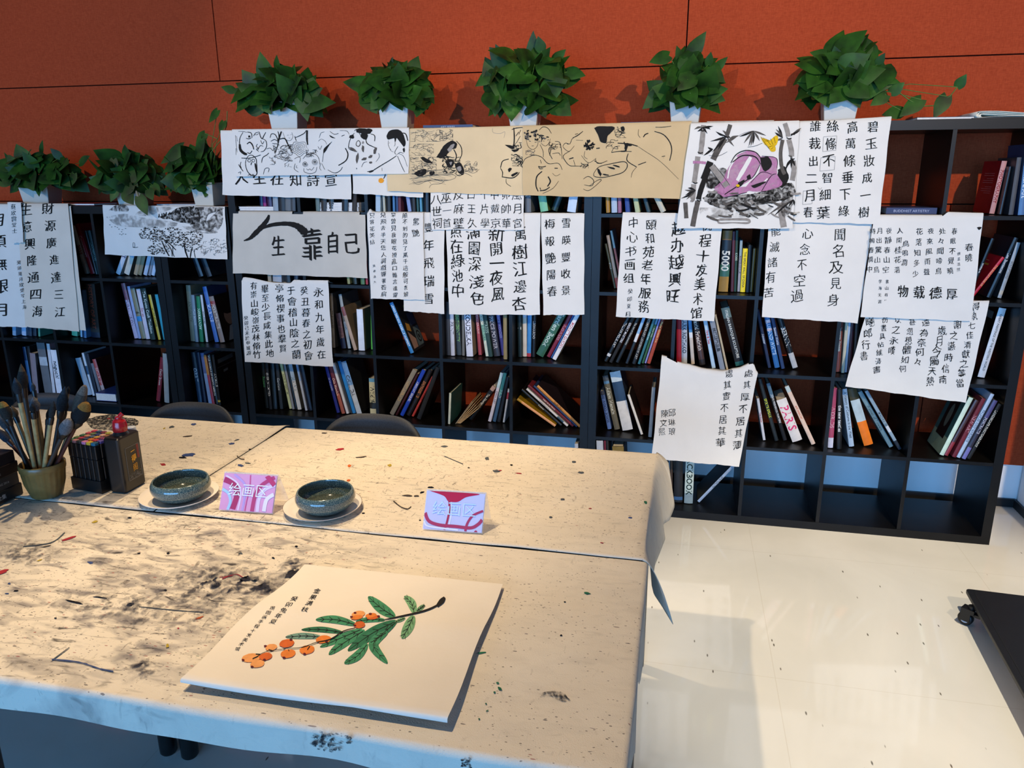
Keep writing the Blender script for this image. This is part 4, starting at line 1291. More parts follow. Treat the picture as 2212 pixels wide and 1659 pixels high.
# pictures printed on covers that face the room: side (+1 right, -1 left), spine title or spine colour, shapes
COVERS = [
    (1, 'LOGO DESIGN ISABELLE HUPPERT', [('23262b', [(0, 0), (1, 0), (1, 1), (0, 1)]), ('5a6c74', [(.5, .05), (.98, .05), (.98, .42), (.6, .42)]), ('b08a7a', [(.1, .05), (.45, .05), (.5, .2), (.12, .4)]), ('c08a3a', [(.12, .42), (.4, .36), (.42, .5), (.2, .56)]),
                                         ('6a8a4a', [(.5, .75), (.9, .78), (.9, .9), (.5, .86)]), ('2c3a54', [(.5, .46), (.95, .46), (.95, .7), (.5, .7)]), ('17181c', oval(.78, .22, .14, .12)), ('5a6c74', oval(.78, .22, .10, .085)), ('17181c', oval(.78, .22, .05, .045))]),
    (1, 'PORTRAITS', [('1a1512', [(0, 0), (1, 0), (1, 1), (0, 1)]), ('8a6a58', oval(.5, .52, .26, .2)), ('0f0c0b', oval(.5, .72, .36, .16)), ('8f959a', [(.2, 0), (.9, 0), (.72, .34), (.4, .3)])]),
    (1, 'ANIMALS', [('0f1011', [(0, 0), (1, 0), (1, 1), (0, 1)]), ('8a8a86', [(.04, .72), (.9, .74), (.9, .745), (.04, .725)]), ('6a6a66', [(.1, .8), (.8, .82), (.8, .9), (.1, .88)]), ('7a7a78', [(.3, .6), (.5, .61), (.5, .66), (.3, .65)])]),
    (-1, 'THE SCULPTURES OF', [('b01426', [(.02, .02), (.98, .02), (.98, .98), (.02, .98)]), ('c89a3a', [(.3, .74), (.7, .74), (.7, .78), (.3, .78)]), ('d85a60', [(.1, .08), (.9, .08), (.9, .088), (.1, .088)]), ('d88a70', [(.4, .84), (.6, .84), (.6, .855), (.4, .855)])]),
    (-1, 'PHOTOGRAPHY', [('9c0c14', [(0, 0), (1, 0), (1, 1), (0, 1)])] + [('c8706c', [(.2, z_), (.8 - .2 * (k % 3 == 2), z_), (.8 - .2 * (k % 3 == 2), z_ + .008), (.2, z_ + .008)]) for k, z_ in enumerate((.76, .72, .66, .62, .58, .5, .46, .42, .38))]),
    (-1, 'c8dcc8', [('3a5f5c', [(0, .28), (1, .28), (1, 1), (0, 1)]), ('8f9a7c', [(0, 0), (1, 0), (1, .28), (0, .28)]), ('1c0f10', [(.22, .22), (.8, .22), (.8, .86), (.22, .86)]), ('6a6a5c', oval(.5, .58, .12, .2))]),
    (-1, 'GREAT PAINTINGS OF THE WESTERN WORLD', [('151110', [(0, 0), (1, 0), (1, 1), (0, 1)]), ('4a3a2a', oval(.5, .5, .3, .24)), ('8a8a84', [(.2, .82), (.9, .82), (.9, .92), (.2, .92)])]),
]

seed = 0
used = {}
for key, bs in cells.items():
    bs.sort(key=lambda b: b['x'] + b['th'] * b['h'] * .4)
    u, c, r = key
    tot = len(bs)
    for i, b in enumerate(bs):
        seed += 1
        th, w, h = b['th'], b['w'], b['h']
        zc = b['zt'] + abs(math.sin(th)) * w / 2
        lean = 'upright ' if abs(th) < .06 else ('leaning ' if abs(th) < .5 else 'slanting ')
        nm = colour_name(b['sp'])
        size = 'thin ' if w < .014 else ('thick ' if w > .03 else '')
        nc = UNITS[u][1]
        # thin + lean + colour + book, nth from left, row, column, bookcase
        row = ROWN[u][r] + ' row'
        col = '' if nc == 1 else ', ' + ORD[c] + ' column'
        if b['ti'] and b['tc'] and len(b['ti']) > 3:
            size = ''
            nm2 = '%s%s book with spine title' % (lean, nm)
        else:
            nm2 = '%s%s%s book' % (size, lean, nm)
        place = (ORD[i] + ' from left') if tot > 1 else 'alone'
        lab = '%s, %s, %s%s, %s bookcase' % (nm2, place, row, col, UN[u])
        d = .17 + .05 * random.Random(seed).random()
        make_book(w, h, min(d, .37 - b['y']), b['sp'], b['cv'], b['ti'], b['tc'], b['bands'], (b['x'], b['y'], zc), th, lab, GN[u], seed)


def flat_book(x0, x1, y0, y1, z0, h, cover, label, group, paper=False, rot=0.0, title=None, tcol='d0d0d0', name='book'):
    """closed book or magazine lying flat, fore-edge or spine towards the room"""
    cx, cy = (x0 + x1) / 2, (y0 + y1) / 2
    t = thing(name, (0, 0, 0), label, 'book' if name == 'book' else 'magazine', group)
    w, d = x1 - x0, y1 - y0
    ct = min(.002, h * .15)
    mb = MB()
    mb.box((-w / 2, -d / 2, 0), (w / 2, d / 2, ct))
    mb.box((-w / 2, -d / 2, h - ct), (w / 2, d / 2, h))
    if not paper:
        mb.box((-w / 2, -d / 2, ct), (w / 2, -d / 2 + ct, h - ct))
    else:
        mb.box((-w / 2, d / 2 - ct, ct), (w / 2, d / 2, h - ct))
    mb.build('cover', pm(cover, .45, .12, 20, .4, name='book_cover'), t)
    mb = MB()
    k = .0015
    ya, yb = (-d / 2 + ct, d / 2 - k) if not paper else (-d / 2 + k, d / 2 - ct)
    mb.box((-w / 2 + k, ya, ct), (w / 2 - k, yb, h - ct))
    mb.build('pages', M_PAGES if not paper else pm('#dcdad6', .7, .08, 150, .2, name='page_edges'), t)
    if title:
        vs, fs = text_block(title, w * .7, h * .5)
        mb = MB()
        mb.add([(x, -d / 2 - .0006, h / 2 + y) for x, y in vs], fs)
        mb.build('title', pm(tcol, .5, .03, 20, .3, name='print'), t)
    t.location = (cx, cy, z0)
    t.rotation_euler = (0, 0, rot)
    return t


ZT5, ZT4 = 1.8222, 1.4708
FB = 'flat books and magazines on the bookcases'


def fl(u0, u1, v, y0, d, z0, h, cover, label, paper=True, rot=0.0, title=None, tcol='d0d0d0', name='magazine'):
    a, b = at(u0, v, y=y0), at(u1, v, y=y0)
    return flat_book(a.x, b.x, y0, y0 + d, z0, h, cover, label, FB, paper, rot, title, tcol, name)


z0 = RW[4] + .0038
fl(517, 598, 450, .02, .09, z0, .009, 'd8d8dc', 'thin pale magazine lying flat, lower one, above the greyish sheet', True)
fl(516, 597, 450, .021, .088, z0 + .0094, .010, 'c8c8cc', 'thin pale magazine lying flat, upper one, above the greyish sheet', True, .02)
for k in range(4):
    fl(689 + k, 774 + k * .6, 450, .018 + .001 * k, .09, z0 + k * .0102, .0098, ('dcdce0', 'c6c8cc', 'd4d4d8', 'e0e0e4')[k],
       '%s magazine of the white flat stack right of the greyish peak' % ('lowest', 'second lowest', 'third lowest', 'topmost')[k], True, .012 * (-1) ** k)
fl(1914, 2024, 456, .04, .2, RW[4] + .0038, .026, '26345e', 'navy book lying flat below the empty top compartment', False, 0, 'BUDDHIST ARTISTRY', 'a8b0c8', 'book')
fl(207, 250, 856, .03, .2, RW[1] + .0038, .045, '23408c', 'thick blue book lying flat beside the leaning books, low bookcase', True, 0, None, '', 'book')
fl(914, 1021, 275, .12, .2, ZT5 + .001, .02, '28406c', 'blue book lying flat on top behind the cream scroll', False, 0, 'ART SERIES', 'a8b8d0', 'book')
fl(1341, 1436, 267, .07, .22, ZT5 + .001, .014, '2a3c6c', 'white-edged magazine on top, left of the fourth plant pot', True)
fl(1527, 1672, 262, .09, .24, ZT5 + .001, .012, 'b8a890', 'long pale magazine on top, right of the fourth plant pot', True)
fl(1981, 2105, 255, .03, .25, ZT5, .010, '1c1c1e', 'black magazine with cream page edge on top of right bookcase', True)
fl(125, 203, 439, .03, .17, ZT4, .010, '7a2430', 'red-covered magazine on the low bookcase between two plant pots', True)
fl(338, 426, 443, .035, .2, ZT4, .008, '8aa0b8', 'thin magazine on the low bookcase under the second and third plants', True)
fl(-60, 54, 436, .03, .22, ZT4, .007, 'b8b4ac', 'pale folder on the low bookcase left of the first plant pot', True)

# magazine with curled-over pages at the top right corner
t = thing('magazine', (1.72, .16, ZT5), 'curled open magazine on top of the right bookcase, rightmost', 'magazine', FB)
mb = MB()
mb.box((1.50, .02, ZT5), (1.775, .30, ZT5 + .003))
mb.build('cover', pm('1e1c1c', .4, .1, 20, name='book_cover'), t)
for k in range(3):
    mb = MB()

    def cur(a, b, k=k):
        x0, R = 1.525 + .006 * k, .012 - .0025 * k
        if a < .35:
            ang = math.pi / 2 + math.pi * (a / .35)
            x, z = x0 + R * math.cos(ang), R + R * math.sin(ang) + .004
            if a < .01:
                pass
        else:
            x, z = x0 + (a - .35) / .65 * .24, .004 + .004 * math.sin((a - .35) * 5)
        return Vector((x, .025 + .26 * b, ZT5 + z + .0008 * k))

    def top(a, b, k=k):
        return Vector((1.525 + .006 * k + a * .23, .025 + .26 * b, ZT5 + .028 - .005 * k - .010 * a + .002 * math.sin(a * 6 + k)))
    mb.grid(cur, 24, 3)
    mb.grid(top, 12, 3)
    solid(mb.build('page', M_PAGES, t), .0012)

# open book standing on its edge among the leaning books
a = at(989, 905, y=.05)
t = thing('book', (a.x, .05, RW[1] + .003), 'worn open tan book propped on its edge, fourth column of middle bookcase', 'book', GN['M'])
mb = MB()
pts = [(0.0, 0.0), (.085, .125), (.09, .13), (.075, .12)]
zt = RW[1] + .003
A, B, Cc = Vector((a.x - .012, 0, zt)), Vector((a.x + .078, 0, zt + .125)), Vector((a.x + .03, 0, zt + .006))


def slab(mb, p, q, th, y0, y1, mat=0):
    d = (q - p).normalized()
    nrm = Vector((d.z, 0, -d.x)) * th
    vs = []
    for yy in (y0, y1):
        for w in (p, q, q + nrm, p + nrm):
            vs.append(Vector((w.x, yy, w.z)))
    mb.add(vs, [(0, 1, 2, 3), (7, 6, 5, 4), (0, 4, 5, 1), (1, 5, 6, 2), (2, 6, 7, 3), (3, 7, 4, 0)], mat)


slab(mb, A, B, .003, .045, .21)
mb.build('cover', pm('8f8168', .6, .15, 20, name='book_cover'), t)
mb = MB()
for k in range(5):
    slab(mb, A + Vector((.004 + .0045 * k, 0, .001)), B + Vector((.004 + .007 * k, 0, -.004 - .008 * k)), .003, .05, .2)
mb.build('pages', pm('b8976a', .75, .12, 60, name='page_edges'), t)
# ================================================================== ink drawings on the sheets
def TT(ox, oy, k):
    def f(*pts):
        return [((ox + p[0] / k), (oy + p[1] / k)) + ((p[2] / k,) if len(p) > 2 else ()) for p in pts]
    return f


def S_(mb, cv, T, pts, w, mat=0, lift=.0012, jit=.1, sub=5):
    """stroke in crop coordinates, thin at both ends"""
    q = T(*pts)
    n = len(q)
    out = []
    for i, p in enumerate(q):
        e = math.sin(math.pi * (i + .6) / (n + .2)) ** .6
        out.append((p[0], p[1], p[2] if len(p) > 2 else w * (.35 + .65 * e)))
    stroke(mb, cv, out, mat, None, lift, jit, sub)


def squiggles(mb, cv, T, x0, y0, x1, y1, n, w, mat, size=40, seed=0, lift=.0012):
    rr = random.Random(seed)
    for _ in range(n):
        x, y = rr.uniform(x0, x1), rr.uniform(y0, y1)
        a = rr.uniform(0, 6.28)
        pts = [(x, y)]
        for k in range(rr.randint(2, 4)):
            a += rr.uniform(-1.4, 1.4)
            x += size * .6 * math.cos(a)
            y += size * .4 * math.sin(a)
            pts.append((min(max(x, x0), x1), min(max(y, y0), y1)))
        S_(mb, cv, T, pts, w * rr.uniform(.7, 1.3), mat, lift, .05, 3)


# ---- landscape
rr = random.Random(5)
T = TT(140, 400, 6.144)
cv = p4
mb = MB()
for pts, m in (([(1250, 420), (1340, 390), (1400, 370), (1480, 310), (1560, 290), (1700, 285), (1780, 320), (1800, 480), (1700, 520), (1600, 500), (1500, 490), (1400, 450), (1320, 450)], W_DARK),
               ([(1640, 440), (1780, 420), (1900, 470), (2080, 300), (2095, 500), (2000, 620), (1850, 600), (1700, 570)], W_MID),
               ([(1720, 290), (2080, 292), (2085, 330), (1900, 400), (1850, 560), (1790, 420)], W_MID),
               ([(590, 330), (640, 295), (700, 255), (790, 250), (850, 300), (845, 345), (760, 348), (680, 345)], W_MID),
               ([(940, 390), (980, 350), (1120, 300), (1300, 290), (1450, 300), (1300, 360), (1150, 400), (1020, 410)], W_PALE),
               ([(560, 420), (800, 380), (1100, 440), (1500, 500), (1400, 560), (1000, 560), (700, 530)], W_PALE),
               ([(1560, 540), (1800, 560), (2040, 620), (1900, 640), (1650, 600)], W_PALE)):
    blob(mb, cv, T(*pts), INKS.index(m), .0008 + .0001 * INKS.index(m), True, .4)
for k in range(26):
    x = rr.uniform(1250, 1720)
    y = 430 - (x - 1250) * .28 + rr.uniform(-14, 10)
    S_(mb, cv, T, [(x, y), (x + rr.uniform(-3, 3), y - rr.uniform(18, 40))], 2.2, 0, .0016)
mb.build('misty_hills', INKS, p4.t)
mb = MB()
for cx, cy, rx, ry, n in ((1150, 640, 170, 95, 120), (1270, 720, 120, 80, 60), (1430, 660, 150, 110, 110), (1500, 720, 160, 90, 80), (1700, 690, 150, 100, 90),
                          (1690, 800, 140, 80, 60), (1200, 850, 95, 70, 60), (1330, 860, 60, 70, 30)):
    for _ in range(n):
        a, r = rr.uniform(0, 6.28), math.sqrt(rr.random())
        u, v = T((cx + rx * r * math.cos(a), cy + ry * r * math.sin(a)))[0]
        dab(mb, cv, u, v, rr.uniform(.8, 2.6), rr.uniform(.7, 1.7), rr.choice((0, 0, 1, 1, 2, 4)), .001 + rr.random() * .0006, 7, .4)
for pts, w in (([(1300, 760), (1340, 850), (1390, 940)], 2.6), ([(1370, 780), (1420, 860), (1430, 945)], 1.8), ([(1440, 800), (1440, 900), (1460, 950)], 1.5),
               ([(1590, 780), (1610, 880), (1640, 962)], 3), ([(1700, 820), (1680, 900), (1672, 962)], 2.4), ([(1720, 870), (1740, 962)], 1.4), ([(1290, 700), (1400, 780), (1480, 860)], 2)):
    S_(mb, cv, T, pts, w, 0, .0017)
mb.build('ink_trees', INKS, p4.t)
mb = MB()
for x, y in ((605, 525), (630, 555), (675, 548), (705, 560), (725, 583), (770, 590), (812, 575), (760, 618), (737, 648), (762, 658), (780, 645), (813, 650)):
    S_(mb, cv, T, [(x - 8, y - 5), (x, y + 2), (x + 9, y - 4)], .8, 0)
S_(mb, cv, T, [(912, 760), (930, 770), (935, 815), (912, 815), (912, 760)], .7, 0)
S_(mb, cv, T, [(905, 822), (940, 828), (978, 820)], 1.1, 0)
for _ in range(70):
    x = rr.uniform(1810, 2140)
    y = rr.uniform(700 + abs(x - 2000) * .25, 935)
    S_(mb, cv, T, [(x, y), (x + rr.uniform(10, 45), y + rr.uniform(-14, 14))], .7, rr.choice((0, 1)))
    if rr.random() < .5:
        S_(mb, cv, T, [(x, y), (x + rr.uniform(-4, 4), y + rr.uniform(15, 30))], .6, 1)
mb.build('boat_and_houses', INKS, p4.t)

# ---- persimmon
mb = MB()
dab(mb, p6, 824, 390, 6, 5.6, 0, .001, 16, .04)
mb.build('orange_fruit', pm('e0962e', .8, .1, 60, .2, name='orange_paint'), p6.t)
mb = MB()
stroke(mb, p6, [(829, 386), (832, 381, 2), (833, 375)], 0, 1.3)
mb.build('stem', M_INK, p6.t)

# ---- animal sketch
cv, T = p7, TT(490, 270, 5.395)
mb = MB()
for pts, w in (([(175, 385), (250, 388), (320, 375), (400, 350)], 1.8), ([(235, 390), (222, 450), (240, 530), (280, 578), (330, 590), (356, 560), (352, 450), (345, 395), (305, 355), (262, 358), (235, 390)], 1.8),
               ([(290, 435), (286, 468), (298, 435)], 1.0), ([(250, 590), (270, 575), (280, 598)], 1.2), ([(290, 595), (310, 575), (330, 600)], 1.2),
               ([(140, 460), (165, 500), (195, 540)], 1.6), ([(170, 430), (160, 470), (175, 500)], 1.4), ([(135, 560), (165, 545), (160, 575)], 1),):
    S_(mb, cv, T, pts, w, 0)
for x in (266, 313):
    S_(mb, cv, T, [(x + 17 * math.cos(a), 415 + 17 * math.sin(a)) for a in [k * .785 for k in range(9)]], 1.3, 0)
blob(mb, cv, T((328, 445), (342, 450), (352, 500), (362, 562), (345, 540), (332, 490)), 0, .0014)
mb.build('owl', INKS, cv.t)
mb = MB()
for pts, w in (([(195, 85), (160, 150), (155, 230), (175, 300), (240, 345)], 1.5), ([(155, 225), (165, 290), (205, 330), (240, 342)], 6), ([(140, 75), (200, 78), (240, 85)], .9),
               ([(245, 82), (290, 95), (300, 150)], 1.6), ([(230, 155), (262, 162), (292, 150)], 1.6), ([(240, 222), (275, 202), (305, 235), (320, 285)], 2.6),
               ([(245, 320), (275, 332), (300, 300)], 1.8), ([(385, 85), (398, 135), (418, 160), (440, 120), (460, 85)], 1.8), ([(420, 160), (460, 185), (470, 245), (440, 300), (400, 312)], 1.5),
               ([(365, 222), (348, 250), (372, 270), (350, 285), (380, 312)], 1.3), ([(362, 300), (395, 242), (430, 250)], 1.3), ([(400, 180), (420, 220), (440, 190)], 1.3),
               ([(318, 130), (340, 95), (385, 80)], 1.2), ([(325, 110), (355, 115), (380, 95)], 1), ([(105, 120), (112, 200), (125, 320)], .7), ([(120, 130), (128, 190)], .6), ([(110, 270), (112, 350)], .7)):
    S_(mb, cv, T, pts, w, 0)
dab(mb, cv, *T((266, 135))[0], 2.4, 2.2, 0, .0015)
mb.build('pig_and_rabbit', INKS, cv.t)
mb = MB()
for pts, w in (([(600, 75), (612, 140), (600, 230), (565, 330)], 2), ([(640, 75), (615, 150), (600, 210)], 3.4), ([(510, 150), (525, 105), (570, 115), (600, 185), (560, 170), (518, 190)], 1.7),
               ([(535, 215), (600, 225), (585, 262), (540, 240)], 1.5), ([(468, 280), (510, 270), (545, 300), (550, 240)], 1.2), ([(410, 440), (425, 380), (470, 350), (495, 325)], 1.6),
               ([(430, 575), (450, 510), (495, 505), (488, 550)], 1.2), ([(655, 85), (690, 165), (740, 182), (772, 140), (760, 85)], .7), ([(620, 165), (680, 160), (720, 235), (760, 300)], 2.6),
               ([(795, 150), (860, 122), (905, 95), (930, 60)], 1.7), ([(795, 130), (805, 165), (812, 185)], 1.6), ([(705, 120), (725, 118)], .7), ([(745, 115), (758, 112)], .7), ([(725, 150), (742, 155)], .7)):
    S_(mb, cv, T, pts, w, 0)
S_(mb, cv, T, [(938, 62, 20), (936, 120, 22), (938, 180, 20), (946, 232, 12)], 4, 0)
squiggles(mb, cv, T, 560, 230, 770, 420, 60, .9, 1, 45, 3)
squiggles(mb, cv, T, 480, 360, 570, 460, 10, .9, 1, 40, 4)
squiggles(mb, cv, T, 680, 380, 760, 490, 10, .8, 1, 50, 14)
mb.build('tree_and_face', INKS, cv.t)
mb = MB()
for r, w in ((95, 1.1), (70, 1), (48, 1), (28, .9), (14, .9)):
    S_(mb, cv, T, [(850 + r * (1 + .14 * math.sin(5 * a)) * math.cos(a), 275 + r * .85 * (1 + .14 * math.sin(5 * a)) * math.sin(a)) for a in [k * .31 for k in range(21)]], w, 1, .0012, .05, 2)
for pts, w in (([(890, 395), (940, 345), (1030, 340), (1075, 390), (1085, 460)], 1.3), ([(900, 505), (905, 545), (970, 566), (1035, 548), (1052, 490)], 1.2), ([(930, 508), (950, 525), (970, 512), (990, 527), (1020, 490)], 1.1),
               ([(790, 395), (830, 375), (860, 385), (850, 440)], 1.2), ([(800, 450), (788, 510), (835, 548)], 1.2), ([(820, 470), (810, 495), (830, 500)], .9), ([(1100, 440), (1085, 500), (1105, 530)], 1), ([(1110, 450), (1145, 520)], 1)):
    S_(mb, cv, T, pts, w, 1)
for cx, cy, R in ((915, 455, 34), (1028, 430, 38)):
    S_(mb, cv, T, [(cx + (R * (1 - k / 26)) * math.cos(k * .75), cy + (R * (1 - k / 26)) * math.sin(k * .75)) for k in range(24)], 1, 1, .0012, .05, 2)
    dab(mb, cv, *T((cx, cy))[0], 1.6, 1.5, 0, .0016)
squiggles(mb, cv, T, 930, 290, 1060, 370, 24, 1.0, 1, 40, 8)
mb.build('monkey_and_flower', INKS, cv.t)
mb = MB()
for pts, w in (([(1205, 75), (1255, 108), (1305, 98)], 1.2), ([(1130, 325), (1118, 430)], 1), ([(1385, 270), (1416, 340), (1392, 415), (1305, 472)], 2.6), ([(1180, 522), (1260, 560), (1325, 532), (1352, 490)], 1.4),
               ([(1340, 132), (1360, 122), (1378, 118)], 1.3), ([(1320, 65), (1400, 70), (1430, 110)], .9), ([(1070, 190), (1105, 165), (1150, 190), (1165, 225)], .8), ([(1080, 150), (1100, 95), (1140, 80)], .8), ([(1065, 250), (1090, 285), (1110, 240)], .9)):
    S_(mb, cv, T, pts, w, 0)
S_(mb, cv, T, [(1198, 118, 4), (1225, 140, 16), (1268, 155, 3)], 3, 0)
S_(mb, cv, T, [(1132, 328, 8), (1150, 285, 34), (1185, 240, 16), (1228, 195, 4)], 3, 0)
mb.build('crane', INKS, cv.t)
mb = MB()
for pts, w in (([(1490, 95), (1445, 160), (1425, 270), (1500, 310)], 1.4), ([(1622, 170), (1645, 222), (1740, 268)], 2), ([(1680, 105), (1725, 125), (1725, 190)], 1.8), ([(1490, 70), (1520, 55), (1560, 120)], 1.4),
               ([(1575, 490), (1600, 440), (1640, 430)], 1), ([(1740, 430), (1780, 370), (1770, 330)], .8), ([(1515, 500), (1518, 515)], 1.5)):
    S_(mb, cv, T, pts, w, 0)
for x, y, a, b, r_ in ((1460, 138, 28, 24, .2), (1600, 78, 88, 32, .1), (1610, 125, 50, 38, .2), (1475, 285, 50, 15, .5), (1590, 275, 14, 45, 0), (1525, 385, 17, 55, .1), (1605, 395, 34, 15, -.3), (1680, 368, 26, 16, -.3), (1730, 300, 18, 45, .3), (1680, 438, 16, 13, 0), (1660, 68, 34, 26, 0)):
    dab(mb, cv, *T((x, y))[0], a / 5.4, b / 5.4, 0 if y < 250 else 1, .0015, 12, .25, r_)
S_(mb, cv, T, [(1515, 200), (1540, 182), (1560, 215), (1540, 250), (1512, 235), (1515, 200)], 1.9, 1)
dab(mb, cv, *T((1592, 205))[0], 2.6, 2.6, 2, .0014)
mb.build('panda', INKS, cv.t)
mb = MB()
blob(mb, cv, T((1862, 130), (1890, 75), (1950, 52), (2020, 62), (2062, 120), (2085, 210), (2062, 255), (2035, 175), (1985, 150), (1962, 200), (1945, 150), (1880, 170)), 0, .0013, True, .3)
for pts, w in (([(1885, 180), (1882, 225), (1895, 262), (1915, 300), (1945, 315)], .8), ([(1958, 180), (1962, 228), (1950, 250)], .8), ([(1995, 250), (1958, 318), (1978, 345)], 1.1), ([(1640, 545), (1705, 530), (1740, 510), (1820, 460), (1900, 412), (1980, 358)], 1.9),
               ([(1990, 362), (2035, 470), (2075, 550)], 1.2), ([(2005, 335), (2060, 365), (2105, 485)], .8), ([(2035, 95), (2085, 105), (2110, 185)], 2.3), ([(1985, 345), (2020, 320), (2060, 330)], 1), ([(1810, 500), (1812, 535)], .8), ([(1890, 212), (1902, 208)], .8), ([(1905, 285), (1915, 283)], .8)):
    S_(mb, cv, T, pts, w, 0)
dab(mb, cv, *T((1685, 543))[0], 6, 2.4, 0, .0014, 9, .3, -.2)
dab(mb, cv, *T((2065, 290))[0], 2.4, 4.6, 0, .0014)
mb.build('woman_in_profile', INKS, cv.t)

# ---- scroll with rock and waves
cv, T = p8, TT(880, 260, 5.267)
mb = MB()
for pts in ([(330, 420), (375, 350), (420, 285), (500, 232), (562, 258), (556, 318), (505, 318), (470, 370), (430, 415), (385, 432)],
            [(540, 500), (600, 478), (645, 550), (640, 620), (590, 600), (560, 560)], [(78, 612), (130, 570), (212, 555), (212, 608), (140, 640)],
            [(148, 428), (182, 415), (262, 458), (290, 488), (215, 482)], [(430, 470), (480, 440), (530, 460), (520, 520), (470, 540)], [(250, 590), (300, 575), (310, 610), (265, 625)]):
    blob(mb, cv, T(*pts), 0, .0012, True, .5)
for pts in ([(455, 330), (500, 280), (540, 270), (520, 320), (480, 360)], [(560, 540), (600, 520), (620, 560), (590, 580)], [(480, 480), (510, 470), (500, 510)]):
    blob(mb, cv, T(*pts), 2, .0015, True, .5)
for pts, w in (([(560, 235), (612, 300), (620, 390), (580, 470)], 1.8), ([(530, 330), (560, 400), (545, 470)], 2.2), ([(430, 430), (460, 520), (420, 560)], 1.8), ([(640, 610), (590, 630), (540, 600)], 1.4)):
    S_(mb, cv, T, pts, w, 0)
squiggles(mb, cv, T, 400, 400, 600, 600, 40, 1.4, 0, 50, 20)
mb.build('craggy_rock', INKS, cv.t)
mb = MB()
squiggles(mb, cv, T, 30, 110, 400, 240, 36, .6, 1, 70, 21)
squiggles(mb, cv, T, 30, 270, 300, 400, 34, .6, 1, 60, 22)
squiggles(mb, cv, T, 40, 420, 330, 620, 60, .8, 1, 60, 23)
squiggles(mb, cv, T, 370, 105, 520, 230, 30, .9, 1, 45, 24)
squiggles(mb, cv, T, 650, 465, 795, 590, 34, .8, 1, 40, 25)
mb.build('foliage', INKS, cv.t)
mb = MB()
for k in range(16):
    y = 585 + k * 9
    x0, x1 = 20 + 12 * (k % 5), 500 + 20 * (k % 4) - 8 * k
    S_(mb, cv, T, [(x0 + (x1 - x0) * t, y + 14 * math.sin(t * 5 + k) - 20 * math.sin(t * 3)) for t in [i / 8 for i in range(9)]], .6, 1)
for pts in ([(60, 680), (120, 730), (230, 690), (270, 720)], [(250, 770), (280, 730), (380, 720), (430, 680)], [(250, 640), (380, 600), (530, 620), (540, 660), (400, 690), (260, 650)], [(550, 640), (650, 600), (740, 640)], [(680, 580), (760, 600), (820, 555)]):
    S_(mb, cv, T, pts, .8, 1)
mb.build('waves', INKS, cv.t)
mb = MB()
for pts, w in (([(1212, 85), (1218, 200), (1210, 310)], 2.6), ([(1188, 105), (1240, 88), (1312, 80)], 1.8), ([(1062, 540), (1085, 465), (1155, 440)], 2), ([(1062, 545), (1085, 590), (1080, 648)], 1.8), ([(1078, 642), (1190, 656), (1250, 625), (1275, 590)], 2.2),
               ([(1125, 665), (1130, 715), (1180, 752)], 1.2), ([(1270, 130), (1235, 180)], 1.5), ([(1285, 180), (1240, 260)], 1.2), ([(1280, 470), (1310, 540)], 1.4), ([(1290, 110), (1270, 160)], 1.3)):
    S_(mb, cv, T, pts, w, 0)
for pts in ([(1110, 278), (1190, 288), (1222, 318), (1180, 325)], [(1180, 335), (1230, 330), (1275, 315), (1255, 350), (1215, 360)], [(1145, 560), (1165, 540), (1190, 550), (1160, 590)], [(1180, 620), (1240, 590), (1260, 600), (1200, 640)]):
    blob(mb, cv, T(*pts), 0, .0013, True, .3)
squiggles(mb, cv, T, 1185, 385, 1310, 520, 40, 1.0, 0, 40, 26)
squiggles(mb, cv, T, 1200, 255, 1300, 320, 12, 1.5, 0, 30, 27)
S_(mb, cv, T, [(970, 90), (980, 140), (1060, 150), (1110, 130), (1100, 200)], .7, 2)
mb.build('lion_and_basket', INKS, cv.t)

# ---- scroll with children and animals
cv = p9
mb = MB()
for pts, w in (([(1352, 215), (1378, 300), (1432, 332), (1480, 290), (1490, 222)], .9), ([(1520, 260), (1570, 292), (1612, 258), (1628, 208)], .9), ([(1500, 112), (1545, 75), (1600, 90), (1640, 150)], 1.3),
               ([(1510, 275), (1545, 350), (1548, 420)], 1), ([(1655, 258), (1610, 345), (1650, 440)], 1.4), ([(1650, 380), (1720, 370), (1740, 400)], 1.1), ([(1680, 240), (1740, 262), (1762, 440)], 1.2), ([(1620, 400), (1640, 300), (1660, 270)], 1.6),
               ([(1385, 235), (1405, 240)], 1.1), ([(1450, 250), (1470, 248)], 1.1), ([(1415, 292), (1440, 290)], .9), ([(1545, 235), (1560, 238)], 1), ([(1595, 225), (1612, 218)], 1)):
    S_(mb, cv, T, pts, w, 0)
for x, y, a, b in ((1420, 150, 50, 34), (1370, 180, 36, 36), (1470, 190, 26, 34), (1560, 188, 55, 24), (1520, 225, 16, 34)):
    for k in range(9):
        dab(mb, cv, *T((x + rr.uniform(-a, a), y + rr.uniform(-b, b)))[0], a / 16, b / 16, rr.choice((0, 1)), .0014, 8, .4)
squiggles(mb, cv, T, 1350, 340, 1450, 400, 14, .9, 1, 40, 31)
squiggles(mb, cv, T, 1610, 250, 1740, 330, 16, 1.0, 0, 40, 32)
mb.build('children', INKS, cv.t)
mb = MB()
